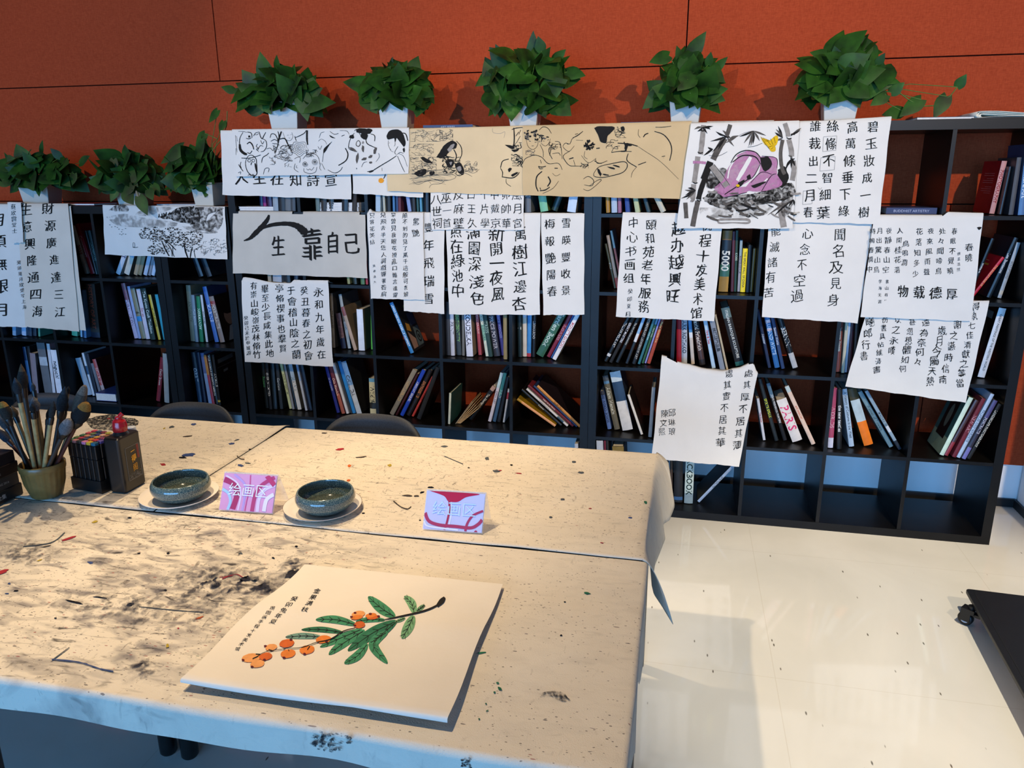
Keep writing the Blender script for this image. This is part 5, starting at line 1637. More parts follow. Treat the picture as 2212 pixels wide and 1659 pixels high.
for pts, w in (([(1310, 500), (1340, 440), (1400, 410), (1450, 395), (1530, 420), (1605, 492), (1720, 490), (1762, 562)], 1.3), ([(1495, 525), (1530, 532), (1578, 522)], 2), ([(1492, 522), (1510, 550), (1545, 548)], 1.5), ([(1675, 545), (1712, 545)], 2), ([(1535, 580), (1475, 640), (1465, 740), (1490, 808)], 2.6),
               ([(1602, 640), (1628, 695), (1595, 752)], 3), ([(1510, 800), (1570, 792), (1622, 758)], 2.2), ([(1650, 600), (1690, 632), (1740, 610)], .8), ([(1722, 690), (1655, 775), (1540, 832)], 1), ([(1515, 450), (1525, 490)], 1.2), ([(1510, 765), (1520, 790)], 1.6)):
    S_(mb, cv, T, pts, w, 0)
mb.build('donkey', INKS, cv.t)
mb = MB()
for pts, w in (([(1770, 290), (1800, 258), (1848, 268), (1872, 215), (1905, 190)], 1.2), ([(1768, 290), (1790, 325), (1842, 352), (1900, 290)], 1), ([(1882, 200), (1940, 170), (1998, 125)], 1.8), ([(1908, 160), (1942, 150)], 1.4), ([(1920, 225), (2000, 228)], .8), ([(1850, 350), (1785, 390), (1778, 430), (1840, 510), (1920, 520), (2060, 520)], 1.4),
               ([(1890, 450), (1910, 515)], 1), ([(1980, 400), (2060, 482), (2150, 430)], .9), ([(2022, 350), (2012, 410), (2050, 440)], .8), ([(2140, 440), (2160, 485), (2212, 490)], 1.4), ([(2150, 320), (2190, 315)], 2.4), ([(1820, 272), (1835, 268)], 1.5), ([(1840, 440), (1890, 425)], 2.4)):
    S_(mb, cv, T, pts, w, 0)
for k in range(26):
    a, r = rr.uniform(0, 6.28), math.sqrt(rr.random())
    dab(mb, cv, *T((2062 + 62 * r * math.cos(a), 300 + 52 * r * math.sin(a) - 20 * r))[0], 3, 2, 0, .0014, 8, .5, a)
squiggles(mb, cv, T, 1960, 480, 2060, 540, 8, 1.1, 0, 40, 33)
mb.build('deer_and_boy', INKS, cv.t)
T = TT(1260, 250, 4.424)
mb = MB()
for pts in ([(105, 118), (160, 100), (300, 108), (262, 165), (232, 200), (218, 262), (165, 245), (140, 180)],):
    blob(mb, cv, T(*pts), 0, .0013, True, .6)
for pts, w in (([(330, 262), (440, 270), (520, 292)], 2.4), ([(270, 352), (350, 340), (462, 342)], 1.6), ([(520, 292), (600, 345), (740, 440), (910, 605)], .8), ([(430, 362), (420, 430), (510, 490)], 2), ([(510, 490), (470, 540), (458, 590)], .9), ([(525, 470), (600, 442)], 1.8),
               ([(680, 150), (765, 180), (825, 250), (845, 330), (825, 430)], 2.2), ([(530, 130), (525, 180), (545, 210)], .9), ([(575, 205), (592, 180), (622, 168)], 2.4), ([(690, 110), (760, 110), (840, 100)], 1.3), ([(750, 390), (782, 385)], 1.5), ([(770, 400), (768, 405)], 1),
               ([(100, 552), (150, 490), (262, 460), (392, 440), (422, 482), (380, 540), (280, 572), (180, 590), (108, 580), (100, 552)], 1.7), ([(0, 605), (50, 580), (100, 620), (80, 670), (10, 660)], 1.3), ([(0, 700), (60, 712), (170, 620), (140, 615), (60, 670)], 1.2),
               ([(105, 430), (160, 455), (230, 430)], 1.4), ([(390, 250), (410, 330), (360, 340)], 3), ([(270, 350), (300, 300), (350, 290)], 1)):
    S_(mb, cv, T, pts, w, 0)
for x, y, a, b, r_ in ((155, 540, 14, 38, -.4), (270, 500, 40, 9, .3), (320, 480, 36, 8, .3), (215, 565, 30, 8, .1), (410, 300, 18, 36, .2), (380, 130, 22, 26, 0), (430, 275, 36, 12, .2)):
    dab(mb, cv, *T((x, y))[0], a / 4.4, b / 4.4, 0, .0014, 10, .3, r_)
squiggles(mb, cv, T, 300, 110, 410, 210, 20, .9, 0, 40, 34)
squiggles(mb, cv, T, 220, 230, 330, 320, 12, .9, 0, 40, 35)
mb.build('cow_and_kite_line', INKS, cv.t)

# ---- bamboo painting
cv = p10
STALKS = [([(1150, 90), (1135, 250), (1120, 370)], 11, 2), ([(1095, 390), (1080, 500), (1060, 640)], 11, 2), ([(1055, 655), (1045, 790), (1030, 800)], 11, 2), ([(975, 830), (985, 980)], 9, 1),
                  ([(1405, 85), (1385, 150), (1372, 190)], 9, 1), ([(1355, 215), (1300, 300), (1240, 420)], 13, 1), ([(1215, 440), (1170, 560), (1150, 610)], 14, 0), ([(1160, 600), (1120, 720), (1100, 800)], 11, 0), ([(1095, 815), (1065, 950), (1045, 1058)], 11, 1),
                  ([(1925, 72), (1950, 150), (1958, 200)], 10, 2), ([(1962, 225), (1985, 320), (1990, 390)], 11, 2), ([(2005, 430), (2012, 520), (1995, 620)], 11, 2), ([(1880, 830), (1895, 950), (1915, 1065)], 14, 2), ([(1905, 230), (1885, 350), (1895, 490), (1925, 560)], 8, 1)]
RINGS = [(1118, 352, 50, 0), (1070, 640, 44, 0), (1372, 200, 50, 1), (1140, 140, 40, 0), (1965, 215, 48, 2), (1998, 410, 40, 2), (1105, 808, 44, 1)]
for g_, rng in enumerate(((0, 1, 2, 3), (4, 5, 6, 7, 8), (9, 10, 11, 12), (13,))):
    mb = MB()
    for k in rng:
        pts, w, m = STALKS[k]
        S_(mb, cv, T, [(x, y, w * 4.424) for x, y in pts], w, m, .0010, .06)
    for x, y, w, q in RINGS:
        if q == g_:
            S_(mb, cv, T, [(x - w * .5, y - 5), (x, y + 6), (x + w * .5, y)], 2.6, 0, .0014)
    mb.build('bamboo_stalk', INKS, cv.t)
mb = MB()
for (cx, cy), tips in (((1370, 195), ((1265, 150), (1215, 245), (1228, 352), (1440, 292), (1285, 330), (1330, 140), (1410, 215))), ((1625, 145), ((1535, 262), (1580, 292), (1685, 242), (1620, 275), (1745, 190), (1490, 200), (1560, 180), (1600, 290))),
                       ((1905, 212), ((1830, 160), (1862, 100), (1850, 235), (1840, 130))), ((2000, 170), ((2080, 118), (2035, 165), (2070, 140), (1985, 195))), ((1140, 110), ((1060, 130), (1090, 150), (1240, 100), (1215, 130), (1185, 170))),
                       ((1075, 712), ((970, 710), (975, 760), (985, 800), (1000, 690), (935, 790))), ((1995, 405), ((1938, 490), (1958, 380), (2022, 482), (1930, 525), (1985, 500))), ((1480, 190), ((1390, 230), (1360, 260))), ((1240, 320), ((1180, 350), (1150, 380), (1190, 300))), ((2005, 800), ((2015, 860), (1960, 870), (1820, 960), (1760, 950)))):
    for tx, ty in tips:
        mx, my = (cx + tx) / 2 + rr.uniform(-8, 8), (cy + ty) / 2 + rr.uniform(-8, 8)
        S_(mb, cv, T, [(cx, cy, 3), (mx, my, 20), (tx, ty, 2)], 3, rr.choice((0, 0, 1)), .0013, .05)
S_(mb, cv, T, [(1200, 380), (1290, 385), (1375, 345)], .9, 0)
S_(mb, cv, T, [(1440, 215), (1540, 165), (1620, 145)], .8, 1)
mb.build('bamboo_leaves', INKS, cv.t)
mb = MB()
for pts, m in (([(1140, 790), (1250, 715), (1350, 765), (1600, 750), (1860, 680), (1990, 640), (2012, 760), (1800, 835), (1500, 865), (1350, 885), (1200, 845)], 3), ([(1150, 560), (1260, 500), (1380, 520), (1330, 640), (1200, 700), (1160, 640)], 4),
               ([(1860, 520), (1920, 480), (1960, 600), (1900, 690), (1850, 620)], 0), ([(1170, 610), (1290, 600), (1300, 680), (1200, 690)], 3), ([(1110, 880), (1400, 860), (1800, 860), (1700, 960), (1400, 970), (1150, 960)], 5), ([(1900, 780), (1990, 740), (2000, 860), (1930, 980), (1890, 900)], 4)):
    blob(mb, cv, T(*pts), m, .0009 + .0001 * m, True, 1.5)
for _ in range(46):
    x, y = rr.uniform(1130, 1980), rr.uniform(720, 960)
    a = rr.uniform(-.7, .2)
    L = rr.uniform(40, 130)
    S_(mb, cv, T, [(x, y), (x + L * .5 * math.cos(a), y - L * .5 * math.sin(a) * .8 + 8), (x + L * math.cos(a), y - L * math.sin(a))], rr.uniform(2, 6), rr.choice((0, 1, 1, 2, 3)), .0016 + rr.random() * .0004)
mb.build('ink_undergrowth', INKS, cv.t)
mb = MB()
for pts in ([(1440, 425), (1480, 372), (1600, 330), (1690, 385), (1680, 470), (1610, 600), (1480, 685), (1360, 770), (1250, 700), (1330, 620), (1370, 520)], [(1690, 392), (1842, 402), (1852, 560), (1898, 662), (1700, 725), (1560, 705), (1585, 640), (1680, 540)],
            [(1300, 740), (1500, 680), (1600, 690), (1560, 730), (1360, 778)]):
    blob(mb, cv, T(*pts), 6, .0018, True, .4)
for pts, w in (([(1600, 395), (1540, 500), (1470, 620)], 9), ([(1470, 390), (1400, 500), (1380, 600)], 3), ([(1700, 660), (1760, 600)], 3)):
    S_(mb, cv, T, pts, w, 8, .0021)
for pts, w in (([(1410, 450), (1460, 372), (1550, 332), (1650, 352), (1702, 420)], 2.2), ([(1425, 445), (1520, 382), (1640, 392), (1692, 462)], 2.6), ([(1350, 752), (1480, 668), (1585, 600)], 2.4), ([(1702, 722), (1790, 580), (1842, 555)], 1.6), ([(1350, 782), (1450, 760), (1562, 732)], 1.5), ([(1690, 462), (1640, 560), (1600, 605)], 1.6),
               ([(1600, 640), (1700, 540), (1800, 560)], 1.4), ([(1705, 385), (1842, 405), (1850, 500)], 1.3)):
    S_(mb, cv, T, pts, w, 0, .0024)
blob(mb, cv, T((1690, 402), (1765, 392), (1802, 450), (1782, 500), (1735, 532), (1702, 482)), 0, .0023, True, .5)
for pts in ([(1560, 580), (1590, 560), (1600, 600), (1570, 612)], [(1480, 640), (1540, 610), (1520, 660), (1470, 690)], [(1600, 670), (1720, 630), (1740, 640), (1640, 690)]):
    blob(mb, cv, T(*pts), 0, .0023, True, .3)
dab(mb, cv, *T((1475, 665))[0], 4, 3, 7, .0026)
S_(mb, cv, T, [(1048, 445, 26), (1110, 445, 26), (1172, 452, 26)], 5, 6, .0018)
S_(mb, cv, T, [(1225, 480, 56), (1310, 590, 56), (1375, 675, 50)], 12, 2, .0018)
for dx in (-26, 26):
    S_(mb, cv, T, [(1225 + dx, 480 - dx * .6), (1310 + dx, 590 - dx * .6), (1375 + dx, 680 - dx * .6)], 1.0, 0, .0022)
mb.build('pink_form', INKS + [M_WHITEPAPER], cv.t)
mb = MB()
for pts in ([(1712, 208), (1760, 250), (1840, 188), (1862, 218), (1835, 290), (1760, 290)], [(1750, 270), (1800, 262), (1835, 300), (1832, 340), (1790, 338)], [(1690, 195), (1735, 240), (1745, 285), (1715, 250)]):
    blob(mb, cv, T(*pts), 7, .0018, True, .2)
for pts in ([(1700, 205), (1740, 270), (1780, 320)], [(1760, 240), (1790, 280)], [(1790, 220), (1810, 275)], [(1820, 205), (1835, 260)], [(1570, 300), (1640, 290), (1710, 262)], [(1770, 300), (1800, 290)], [(1790, 320), (1815, 305)]):
    S_(mb, cv, T, pts, .9, 0, .0021)
mb.build('yellow_butterfly', INKS, cv.t)
mb = MB()
S_(mb, cv, T, [(1300, 992, 22), (1420, 990, 22), (1560, 992, 26), (1590, 1010, 22), (1560, 1026, 20), (1430, 1022, 12), (1310, 1026, 18), (1288, 1008, 18), (1300, 992, 20)], 4, 2, .0012)
mb.build('grey_brush_loop', INKS, cv.t)

# pencil squares round a few characters of the willow poem
mb = MB()
Tq = TT(1640, 250, 3.687)
for q in ([(512, 168), (618, 160), (610, 275), (505, 285), (512, 168)], [(490, 335), (605, 325), (598, 430), (482, 442), (490, 335)], [(350, 600), (425, 595), (420, 700), (345, 708), (350, 600)]):
    for a_, b_ in zip(q[:-1], q[1:]):
        stroke(mb, p11, Tq(a_, b_), 0, .55)
stroke(mb, p11, [(1767, 405), (1771, 409), (1775, 405)], 0, .7)
mb.build('pencil_frames', M_INKGREY, p11.t)
# ================================================================== potted pothos
def leaf_material():
    m, nt, b = node_mat('pothos_leaf')
    N, L = nt.nodes.new, nt.links.new
    tc = N('ShaderNodeTexCoord')
    n = N('ShaderNodeTexNoise')
    n.inputs['Scale'].default_value = 14
    n.inputs['Detail'].default_value = 3
    L(tc.outputs['Object'], n.inputs['Vector'])
    r = N('ShaderNodeValToRGB')
    e = r.color_ramp.elements
    e[0].position, e[1].position = .32, .68
    e[0].color, e[1].color = rgb('#122a0c'), rgb('#2a5517')
    k = e.new(.78)
    k.color = rgb('#446e2e')
    L(n.outputs['Fac'], r.inputs[0])
    L(r.outputs[0], b.inputs['Base Color'])
    b.inputs['Roughness'].default_value = .5
    b.inputs['Specular IOR Level'].default_value = .25
    return m


M_LEAF = leaf_material()
M_STEM = pm('#4a6a24', .5, .2, 40, .4, name='plant_stem')
M_SOIL = pm('#2a1d14', .95, .3, 60, .1, name='soil')
M_POT = pm('#c2beb2', .3, .02, 8, .5, name='white_ceramic')
Z = Vector((0, 0, 1))
LPROF = [(0, .50, -.13), (.07, .80, -.05), (.2, 1.0, 0), (.38, .98, 0), (.56, .78, 0), (.74, .5, 0), (.9, .2, 0), (1.0, 0.012, 0)]


def leaf(mb, p, d, L, W, n=None, bend=.25, fold=.22):
    d = d.normalized()
    n = n or Z
    s = d.cross(n)
    if s.length < .05:
        s = d.cross(Vector((0, -1, .3)))
    s.normalize()
    n = s.cross(d).normalized()
    vs = []
    for a, w, sh in LPROF:
        c = p + d * (L * a) - n * (bend * a * a * L)
        for b in (-1, -.55, 0, .55, 1):
            hw = b * w * W / 2
            q = c + s * hw + n * (fold * abs(b) * w * W / 2 - .18 * W * b * b * w * .5) + d * (sh * L * abs(b))
            vs.append(q)
    fs = []
    for i in range(len(LPROF) - 1):
        for j in range(4):
            fs.append((i * 5 + j, i * 5 + j + 1, i * 5 + 5 + j + 1, i * 5 + 5 + j))
    mb.add(vs, fs, 0, True)


def plant(label, x, y, z, w, hgt, rot, ext, hero, seed, n=74, vines=(), taper=.82, group='potted pothos on the bookcases'):
    """ext: left, right, up reach of the crown in metres; hero: (base px, tip px, depth y) of leaves that stick out"""
    rr = random.Random(seed)
    t = thing('potted_pothos', (x, y, z), label, 'potted plant', group)
    R3 = Matrix.Translation((x, y, z)) @ Matrix.Rotation(rot, 4, 'Z')
    mb = MB()
    a, b = w * taper / 2, w / 2
    th = .006

    def ring(h, hgt_):
        return [R3 @ Vector((sx * h, sy * h, hgt_)) for sx, sy in ((-1, -1), (1, -1), (1, 1), (-1, 1))]
    vs = ring(a, 0) + ring(b, hgt) + ring(b - th, hgt) + ring(b - th - .004, hgt - .03)
    fs = [(3, 2, 1, 0)]
    for k in range(3):
        for i in range(4):
            j = (i + 1) % 4
            fs.append((k * 4 + i, k * 4 + j, k * 4 + 4 + j, k * 4 + 4 + i))
    mb.add(vs, fs)
    po = mb.build('pot', M_POT, t)
    bv = po.modifiers.new('bevel', 'BEVEL')
    bv.width, bv.segments, bv.limit_method = .003, 2, 'ANGLE'
    mb = MB()
    mb.add([R3 @ Vector((sx * (b - th - .004), sy * (b - th - .004), hgt - .022)) for sx, sy in ((-1, -1), (1, -1), (1, 1), (-1, 1))], [(0, 1, 2, 3)])
    mb.build('soil', M_SOIL, t)
    ml, ms = MB(), MB()
    c = Vector((x, y, z + hgt))
    le, ri, up = ext
    for i in range(n):
        phi = 2.399963 * i + rr.uniform(-.4, .4)
        sn = lerp(-.40, .98, (i + .5) / n)
        eps = math.asin(sn)
        dr = Vector((math.cos(phi) * math.cos(eps), math.sin(phi) * math.cos(eps), sn))
        ex = ri if dr.x > 0 else le
        k = rr.uniform(.6, 1.0)
        p = c + Vector((dr.x * max(.03, ex - .035) * k, dr.y * .12 * k - .015, .02 + (dr.z * (up - .05) * k if dr.z > 0 else dr.z * .08)))
        L = rr.uniform(.088, .135)
        d = dr * .55 + Vector((rr.uniform(-.75, .75), rr.uniform(-.5, .2), rr.uniform(-.85, .45)))
        if ex < .06:
            d.x *= .4
        nn = (dr * .55 + Vector((rr.uniform(-.45, .45), -.8, .45 + rr.uniform(-.3, .4)))).normalized()
        if p.y + d.normalized().y * L > WY - .02:
            d.y = -abs(d.y)
        leaf(ml, p - d.normalized() * L * .35, d, L, L * rr.uniform(.76, .92), nn, rr.uniform(.05, .3), rr.uniform(.10, .28))
        if i % 3 == 0:
            q = c + Vector((dr.x * .03, dr.y * .03, -.02))
            ms.tube([q, q.lerp(p, .5) + Z * .015, p], .0016, 5)
    for h in hero:
        (bu, bv_), (tu, tv) = h[0], h[1]
        yy = y + (h[2] if len(h) > 2 else -.05)
        p, q = at(bu, bv_, y=yy), at(tu, tv, y=yy - .02)
        d = q - p
        L = d.length
        leaf(ml, p, d, L, L * (h[3] if len(h) > 3 else .7), Vector((rr.uniform(-.25, .25), -1, .45)), .04, .14)
        ms.tube([c + Vector((rr.uniform(-.03, .03), -.02, -.02)), c.lerp(p, .6) + Z * .02, p], .0017, 5)
    for v in vines:
        pts = [at(u, vv, y=y + dy) for u, vv, dy in v]
        ms.tube([c + Z * -.02] + pts, .0022, 6)
    ml.build('foliage', M_LEAF, t)
    ms.build('stems', M_STEM, t)
    return t


PZ5, PZ4 = 1.8222, 1.4708
plant('potted pothos in a white pot, leftmost of the five on the tall bookcases', -1.52, .125, PZ5, .155, .138, .12, (.27, .20, .20),
      [((505, 196), (477, 187), -.03), ((640, 220), (724, 220), -.06, .55), ((650, 200), (664, 262), -.07, .62), ((598, 150), (597, 118)), ((560, 205), (508, 178), -.06), ((612, 170), (640, 178), -.05)], 11)
plant('potted pothos in a white pot, second from left on the tall bookcases', -.955, .125, PZ5, .15, .138, .10, (.19, .19, .20),
      [((795, 183), (740, 176), -.02), ((840, 160), (848, 122), 0, .4), ((900, 190), (939, 208), -.04), ((870, 150), (880, 130)), ((815, 200), (796, 240), -.07), ((830, 205), (826, 243), -.08)], 12)
plant('tallest potted pothos, third from left on the tall bookcases, near the tan scroll', -.335, .125, PZ5, .145, .105, .05, (.23, .24, .27),
      [((1085, 130), (1070, 95), 0, .62), ((1150, 130), (1152, 66), .02, .5), ((1170, 110), (1162, 78), .0, .8), ((1195, 135), (1222, 106), 0, .7), ((1225, 155), (1265, 163), -.02, .7), ((1065, 158), (1026, 186), -.02), ((1075, 215), (1068, 252), -.06), ((1160, 215), (1180, 255), -.06), ((1100, 205), (1110, 240), -.08)], 13, 74)
plant('potted pothos with one big upright leaf, fourth from left on the tall bookcases', .385, .125, PZ5, .14, .11, -.04, (.16, .15, .22),
      [((1490, 122), (1525, 67), -.03, .62), ((1470, 130), (1462, 98), 0, .6), ((1445, 120), (1402, 134), -.02, .75), ((1545, 150), (1572, 122), -.03, .6), ((1478, 128), (1478, 164), -.08, .8), ((1500, 215), (1488, 234), -.08), ((1425, 205), (1408, 232), -.04), ((1530, 140), (1536, 112))], 14)
plant('potted pothos with a long trailing vine, rightmost on the tall bookcases', 1.015, .125, PZ5, .145, .12, -.06, (.19, .20, .24),
      [((1880, 128), (1868, 78), -.02, .9), ((1795, 125), (1750, 112), -.03, .7), ((1895, 140), (1912, 114)), ((1770, 160), (1722, 176), -.02, .6), ((1835, 185), (1828, 207), -.08, .9), ((1800, 195), (1797, 218), -.08), ((1900, 168), (1946, 178), -.05, .6),
       ((1925, 200), (1954, 178), -.06, .9), ((1915, 205), (1880, 228), -.06, .7), ((1990, 215), (1943, 252), -.05, .62), ((2045, 208), (2017, 256), -.05, .62), ((2068, 188), (2088, 160), -.05, .8), ((1950, 240), (1905, 248), -.03, .7)], 15, 74,
      [((1930, 190, -.05), (1962, 215, -.05), (1990, 230, -.05), (2018, 228, -.05), (2052, 208, -.05), (2068, 188, -.05))])
plant('potted pothos in a white pot, leftmost on the low bookcase', -3.02, .12, PZ4, .16, .125, .25, (.26, .28, .17),
      [((88, 330), (91, 302), 0, .4), ((172, 352), (193, 336), -.02, .6), ((130, 340), (108, 320)), ((160, 375), (150, 405), -.05), ((82, 400), (84, 425), -.09), ((10, 360), (-18, 345)), ((130, 380), (152, 403), -.06)], 16, 74, group='potted pothos on the bookcases')
plant('bushy potted pothos hanging over the edge of the ink landscape', -2.42, .10, PZ4, .15, .115, .2, (.22, .18, .17),
      [((275, 345), (268, 312), -.02, .9), ((290, 350), (302, 330), -.02, 1.0), ((245, 345), (243, 384), -.06, .6), ((300, 425), (318, 465), -.14, .62), ((270, 415), (288, 442), -.14, .8), ((240, 380), (214, 398), -.05, .7), ((250, 410), (238, 436), -.1, .7), ((330, 400), (345, 425), -.08), ((285, 400), (262, 425), -.13, .7), ((320, 410), (330, 432), -.12, .8)], 17, 74)
plant('potted pothos with a tall vine beside the tall middle bookcase', -1.975, .085, PZ4, .125, .115, .0, (.24, .03, .18),
      [((395, 318), (345, 353), -.03, .5), ((435, 300), (420, 368), -.05, .42), ((443, 288), (422, 312), -.02, .8), ((415, 350), (352, 385), -.06, .6), ((470, 238), (450, 265), -.02, .7), ((483, 262), (474, 288), -.02, .8), ((400, 380), (395, 415), -.07, .7), ((370, 395), (382, 415), -.06)], 18, 74,
      [((455, 330, -.03), (480, 300, -.02), (490, 270, -.02), (491, 240, -.02)), ((460, 310, -.03), (470, 300, -.03), (443, 288, -.03))])
# ================================================================== tables, cloths, chairs
def table(x0, x1, y0, y1, label):
    t = thing('work_table', ((x0 + x1) / 2, (y0 + y1) / 2, 0), label, 'table', 'work tables pushed together under the felt')
    mb = MB()
    mb.bbox((x0 + .001, y0 + .001, .72), (x1 - .001, y1 - .001, .7455), .012)
    mb.build('tabletop', pm('#3a3632', .5, .1, 10, name='laminate'), t)
    for sx in (x0 + .035, x1 - .022 if x1 > 0 and y1 > -1.5 else x1 - .035):
        for sy in (y0 + .055, y1 - .06):
            mb = MB()
            mb.lathe([(.02, 0), (.024, .006), (.0245, .03), (.0245, .72)], (sx, sy, 0), 20)
            mb.build('leg', M_BLACKPLASTIC, t)
    return t


SX = -.9485                                   # joint between the left and right tables
YS, YF, YB = -1.842, -2.532, -1.152
table(SX, .347, YF, YS, 'dark-legged work table nearest the camera, under the painting of orange fruit')
table(SX, .347, YS, YB, 'dark-legged work table at the back right, under the two sign stands')
table(SX - 1.6, SX, YF, YS, 'work table at the near left, under the black boxes')
table(SX - 1.6, SX, YS, YB, 'work table at the back left, under the brush pot')


def felt_material():
    m, nt, b = node_mat('stained_felt')
    N, L = nt.nodes.new, nt.links.new
    tc = N('ShaderNodeTexCoord')
    P = tc.outputs['Object']

    def mapping(sc, rot=0.0, loc=(0, 0, 0)):
        q = N('ShaderNodeMapping')
        q.inputs['Scale'].default_value = sc
        q.inputs['Rotation'].default_value = (0, 0, rot)
        q.inputs['Location'].default_value = loc
        L(P, q.inputs['Vector'])
        return q.outputs[0]

    def noise(vec, scale, det=4, dist=0.0):
        n = N('ShaderNodeTexNoise')
        n.inputs['Scale'].default_value = scale
        n.inputs['Detail'].default_value = det
        n.inputs['Distortion'].default_value = dist
        L(vec, n.inputs['Vector'])
        return n.outputs['Fac']

    def ramp(f, a, b_, inv=False):
        r = N('ShaderNodeMapRange')
        r.clamp = True
        r.inputs['From Min'].default_value, r.inputs['From Max'].default_value = a, b_
        r.inputs['To Min'].default_value, r.inputs['To Max'].default_value = (1, 0) if inv else (0, 1)
        L(f, r.inputs['Value'])
        return r.outputs[0]

    def op(o, a, b_):
        q = N('ShaderNodeMath')
        q.operation = o
        q.use_clamp = o in ('ADD',)
        for i, v in enumerate((a, b_)):
            if isinstance(v, (int, float)):
                q.inputs[i].default_value = v
            else:
                L(v, q.inputs[i])
        return q.outputs[0]

    def mix(f, a, b_):
        q = N('ShaderNodeMix')
        q.data_type = 'RGBA'
        L(f, q.inputs['Factor'])
        for k, v in (('A', a), ('B', b_)):
            if isinstance(v, str):
                q.inputs[k].default_value = rgb(v)
            else:
                L(v, q.inputs[k])
        return q.outputs['Result']

    base = mix(noise(P, 5, 5), '#d2c6b2', '#dfd6c6')
    # how much a place has been painted on
    def spot(x, y, r0, r1):
        d = N('ShaderNodeVectorMath')
        d.operation = 'DISTANCE'
        d.inputs[1].default_value = (x, y, .75)
        L(P, d.inputs[0])
        return ramp(d.outputs['Value'], r0, r1, True)
    use = op('ADD', op('ADD', spot(-.55, -2.12, .10, .40), spot(-.70, -2.28, .1, .42)), op('MULTIPLY', spot(-1.0, -2.05, .2, .6), .7))
    far = op('MULTIPLY', op('ADD', spot(-.35, -1.5, .2, .75), spot(-1.1, -1.4, .2, .8)), .55)
    # grey smudges rubbed along one direction
    sm = noise(mapping((13, 30, 10), .5), 1.0, 10, .8)
    col = mix(op('MULTIPLY', ramp(sm, .44, .72), op('ADD', op('MULTIPLY', use, .8), .09)), base, '#5e5c64')
    patch = ramp(noise(P, 4.5, 3, .5), .42, .66)
    st = noise(mapping((16, 60, 20), .35), 1.0, 6, 1.2)
    col = mix(op('MULTIPLY', ramp(st, .58, .72), op('ADD', op('MULTIPLY', use, .8), op('ADD', op('MULTIPLY', far, .55), .10))), col, '#3c3a3c')
    st2 = noise(mapping((70, 26, 20), .2), 1.0, 5, 1.0)
    col = mix(op('MULTIPLY', ramp(st2, .63, .74), op('ADD', op('MULTIPLY', use, .5), op('ADD', op('MULTIPLY', far, .8), .16))), col, '#4a4240')
    # drops and dashes of paint in random colours
    for scl, seed, thr, size, cols in (((38, 105, 30), 0.0, .62, .20, ('#1d1c26', '#3a3640', '#55505a')), ((95, 170, 60), 3.3, .66, .24, ('#2c2a30', '#6a5a58', '#4c4644')),
                                       ((48, 150, 20), 7.1, .86, .22, ('#8a3038', '#3a4a6a', '#4a6a58')), ((60, 130, 30), 11.7, .90, .20, ('#b0643a', '#a0483e', '#b8a05a')),
                                       ((150, 260, 60), 5.2, .64, .30, ('#5a5250', '#38363a', '#7a6c64')), ((22, 120, 60), 8.4, .84, .16, ('#4a4448', '#2a2a30', '#6a5a5a'))):
        mv = mapping(scl, .25 + seed * .05, (seed, seed * 1.7, 0))
        ds = N('ShaderNodeTexNoise')
        ds.inputs['Scale'].default_value = 1.3
        L(mv, ds.inputs['Vector'])
        ad = N('ShaderNodeMix')
        ad.data_type = 'VECTOR'
        ad.inputs['Factor'].default_value = .35
        L(mv, ad.inputs['A'])
        am = N('ShaderNodeVectorMath')
        am.operation = 'ADD'
        L(mv, am.inputs[0])
        L(ds.outputs['Color'], am.inputs[1])
        L(am.outputs[0], ad.inputs['B'])
        vo = N('ShaderNodeTexVoronoi')
        vo.inputs['Scale'].default_value = 1.0
        L(ad.outputs['Result'], vo.inputs['Vector'])
        sp = N('ShaderNodeSeparateColor')
        L(vo.outputs['Color'], sp.inputs[0])
        on = op('GREATER_THAN', sp.outputs[0], op('SUBTRACT', thr + .26, op('ADD', op('MULTIPLY', op('ADD', use, far), .24), op('MULTIPLY', patch, .2))))
        rad = op('MULTIPLY', sp.outputs[1], size)
        ins = op('MULTIPLY', op('LESS_THAN', vo.outputs['Distance'], op('ADD', rad, .02)), on)
        r = N('ShaderNodeValToRGB')
        r.color_ramp.interpolation = 'CONSTANT'
        e = r.color_ramp.elements
        e[0].color = rgb(cols[0])
        e[1].position = .4
        e[1].color = rgb(cols[1])
        k = e.new(.72)
        k.color = rgb(cols[2])
        L(sp.outputs[2], r.inputs[0])
        # only the flat top carries the drops
        sx = N('ShaderNodeSeparateXYZ')
        L(P, sx.inputs[0])
        col = mix(op('MULTIPLY', op('MULTIPLY', ins, op('GREATER_THAN', sx.outputs['Z'], .744)), .68), col, r.outputs[0])
    L(col, b.inputs['Base Color'])
    nf = noise(P, 420, 2)
    bp = N('ShaderNodeBump')
    bp.inputs['Strength'].default_value = .35
    bp.inputs['Distance'].default_value = .002
    L(nf, bp.inputs['Height'])
    L(bp.outputs[0], b.inputs['Normal'])
    b.inputs['Roughness'].default_value = .95
    b.inputs['Specular IOR Level'].default_value = .1
    return m


M_FELT = felt_material()
STAINS = [pm(c, .9, .2, 40, .1, name='dried_paint') for c in ('#16151c', '#4c5258', '#2e6a50', '#9a2f38', '#3a4a78', '#a8923a', '#c0602e', '#47403c')]
W_STAIN = wash_material('ink_blotch', '#26282c', 0.0, .9, 120)
W_SMUDGE = wash_material('grey_smudge', '#474752', 0.0, .3, 60)


class TopCanvas:
    def __init__(s, z):
        s.z = z

    def map(s, u, v, lift=.001):
        return at(u, v, z=s.z + lift)


class DropCanvas:
    def map(s, u, v, lift=.001):
        p = at(u, v, y=YF - .0135)
        p.y -= lift
        return p


ZF, ZB = .7478, .7515
FX = .366


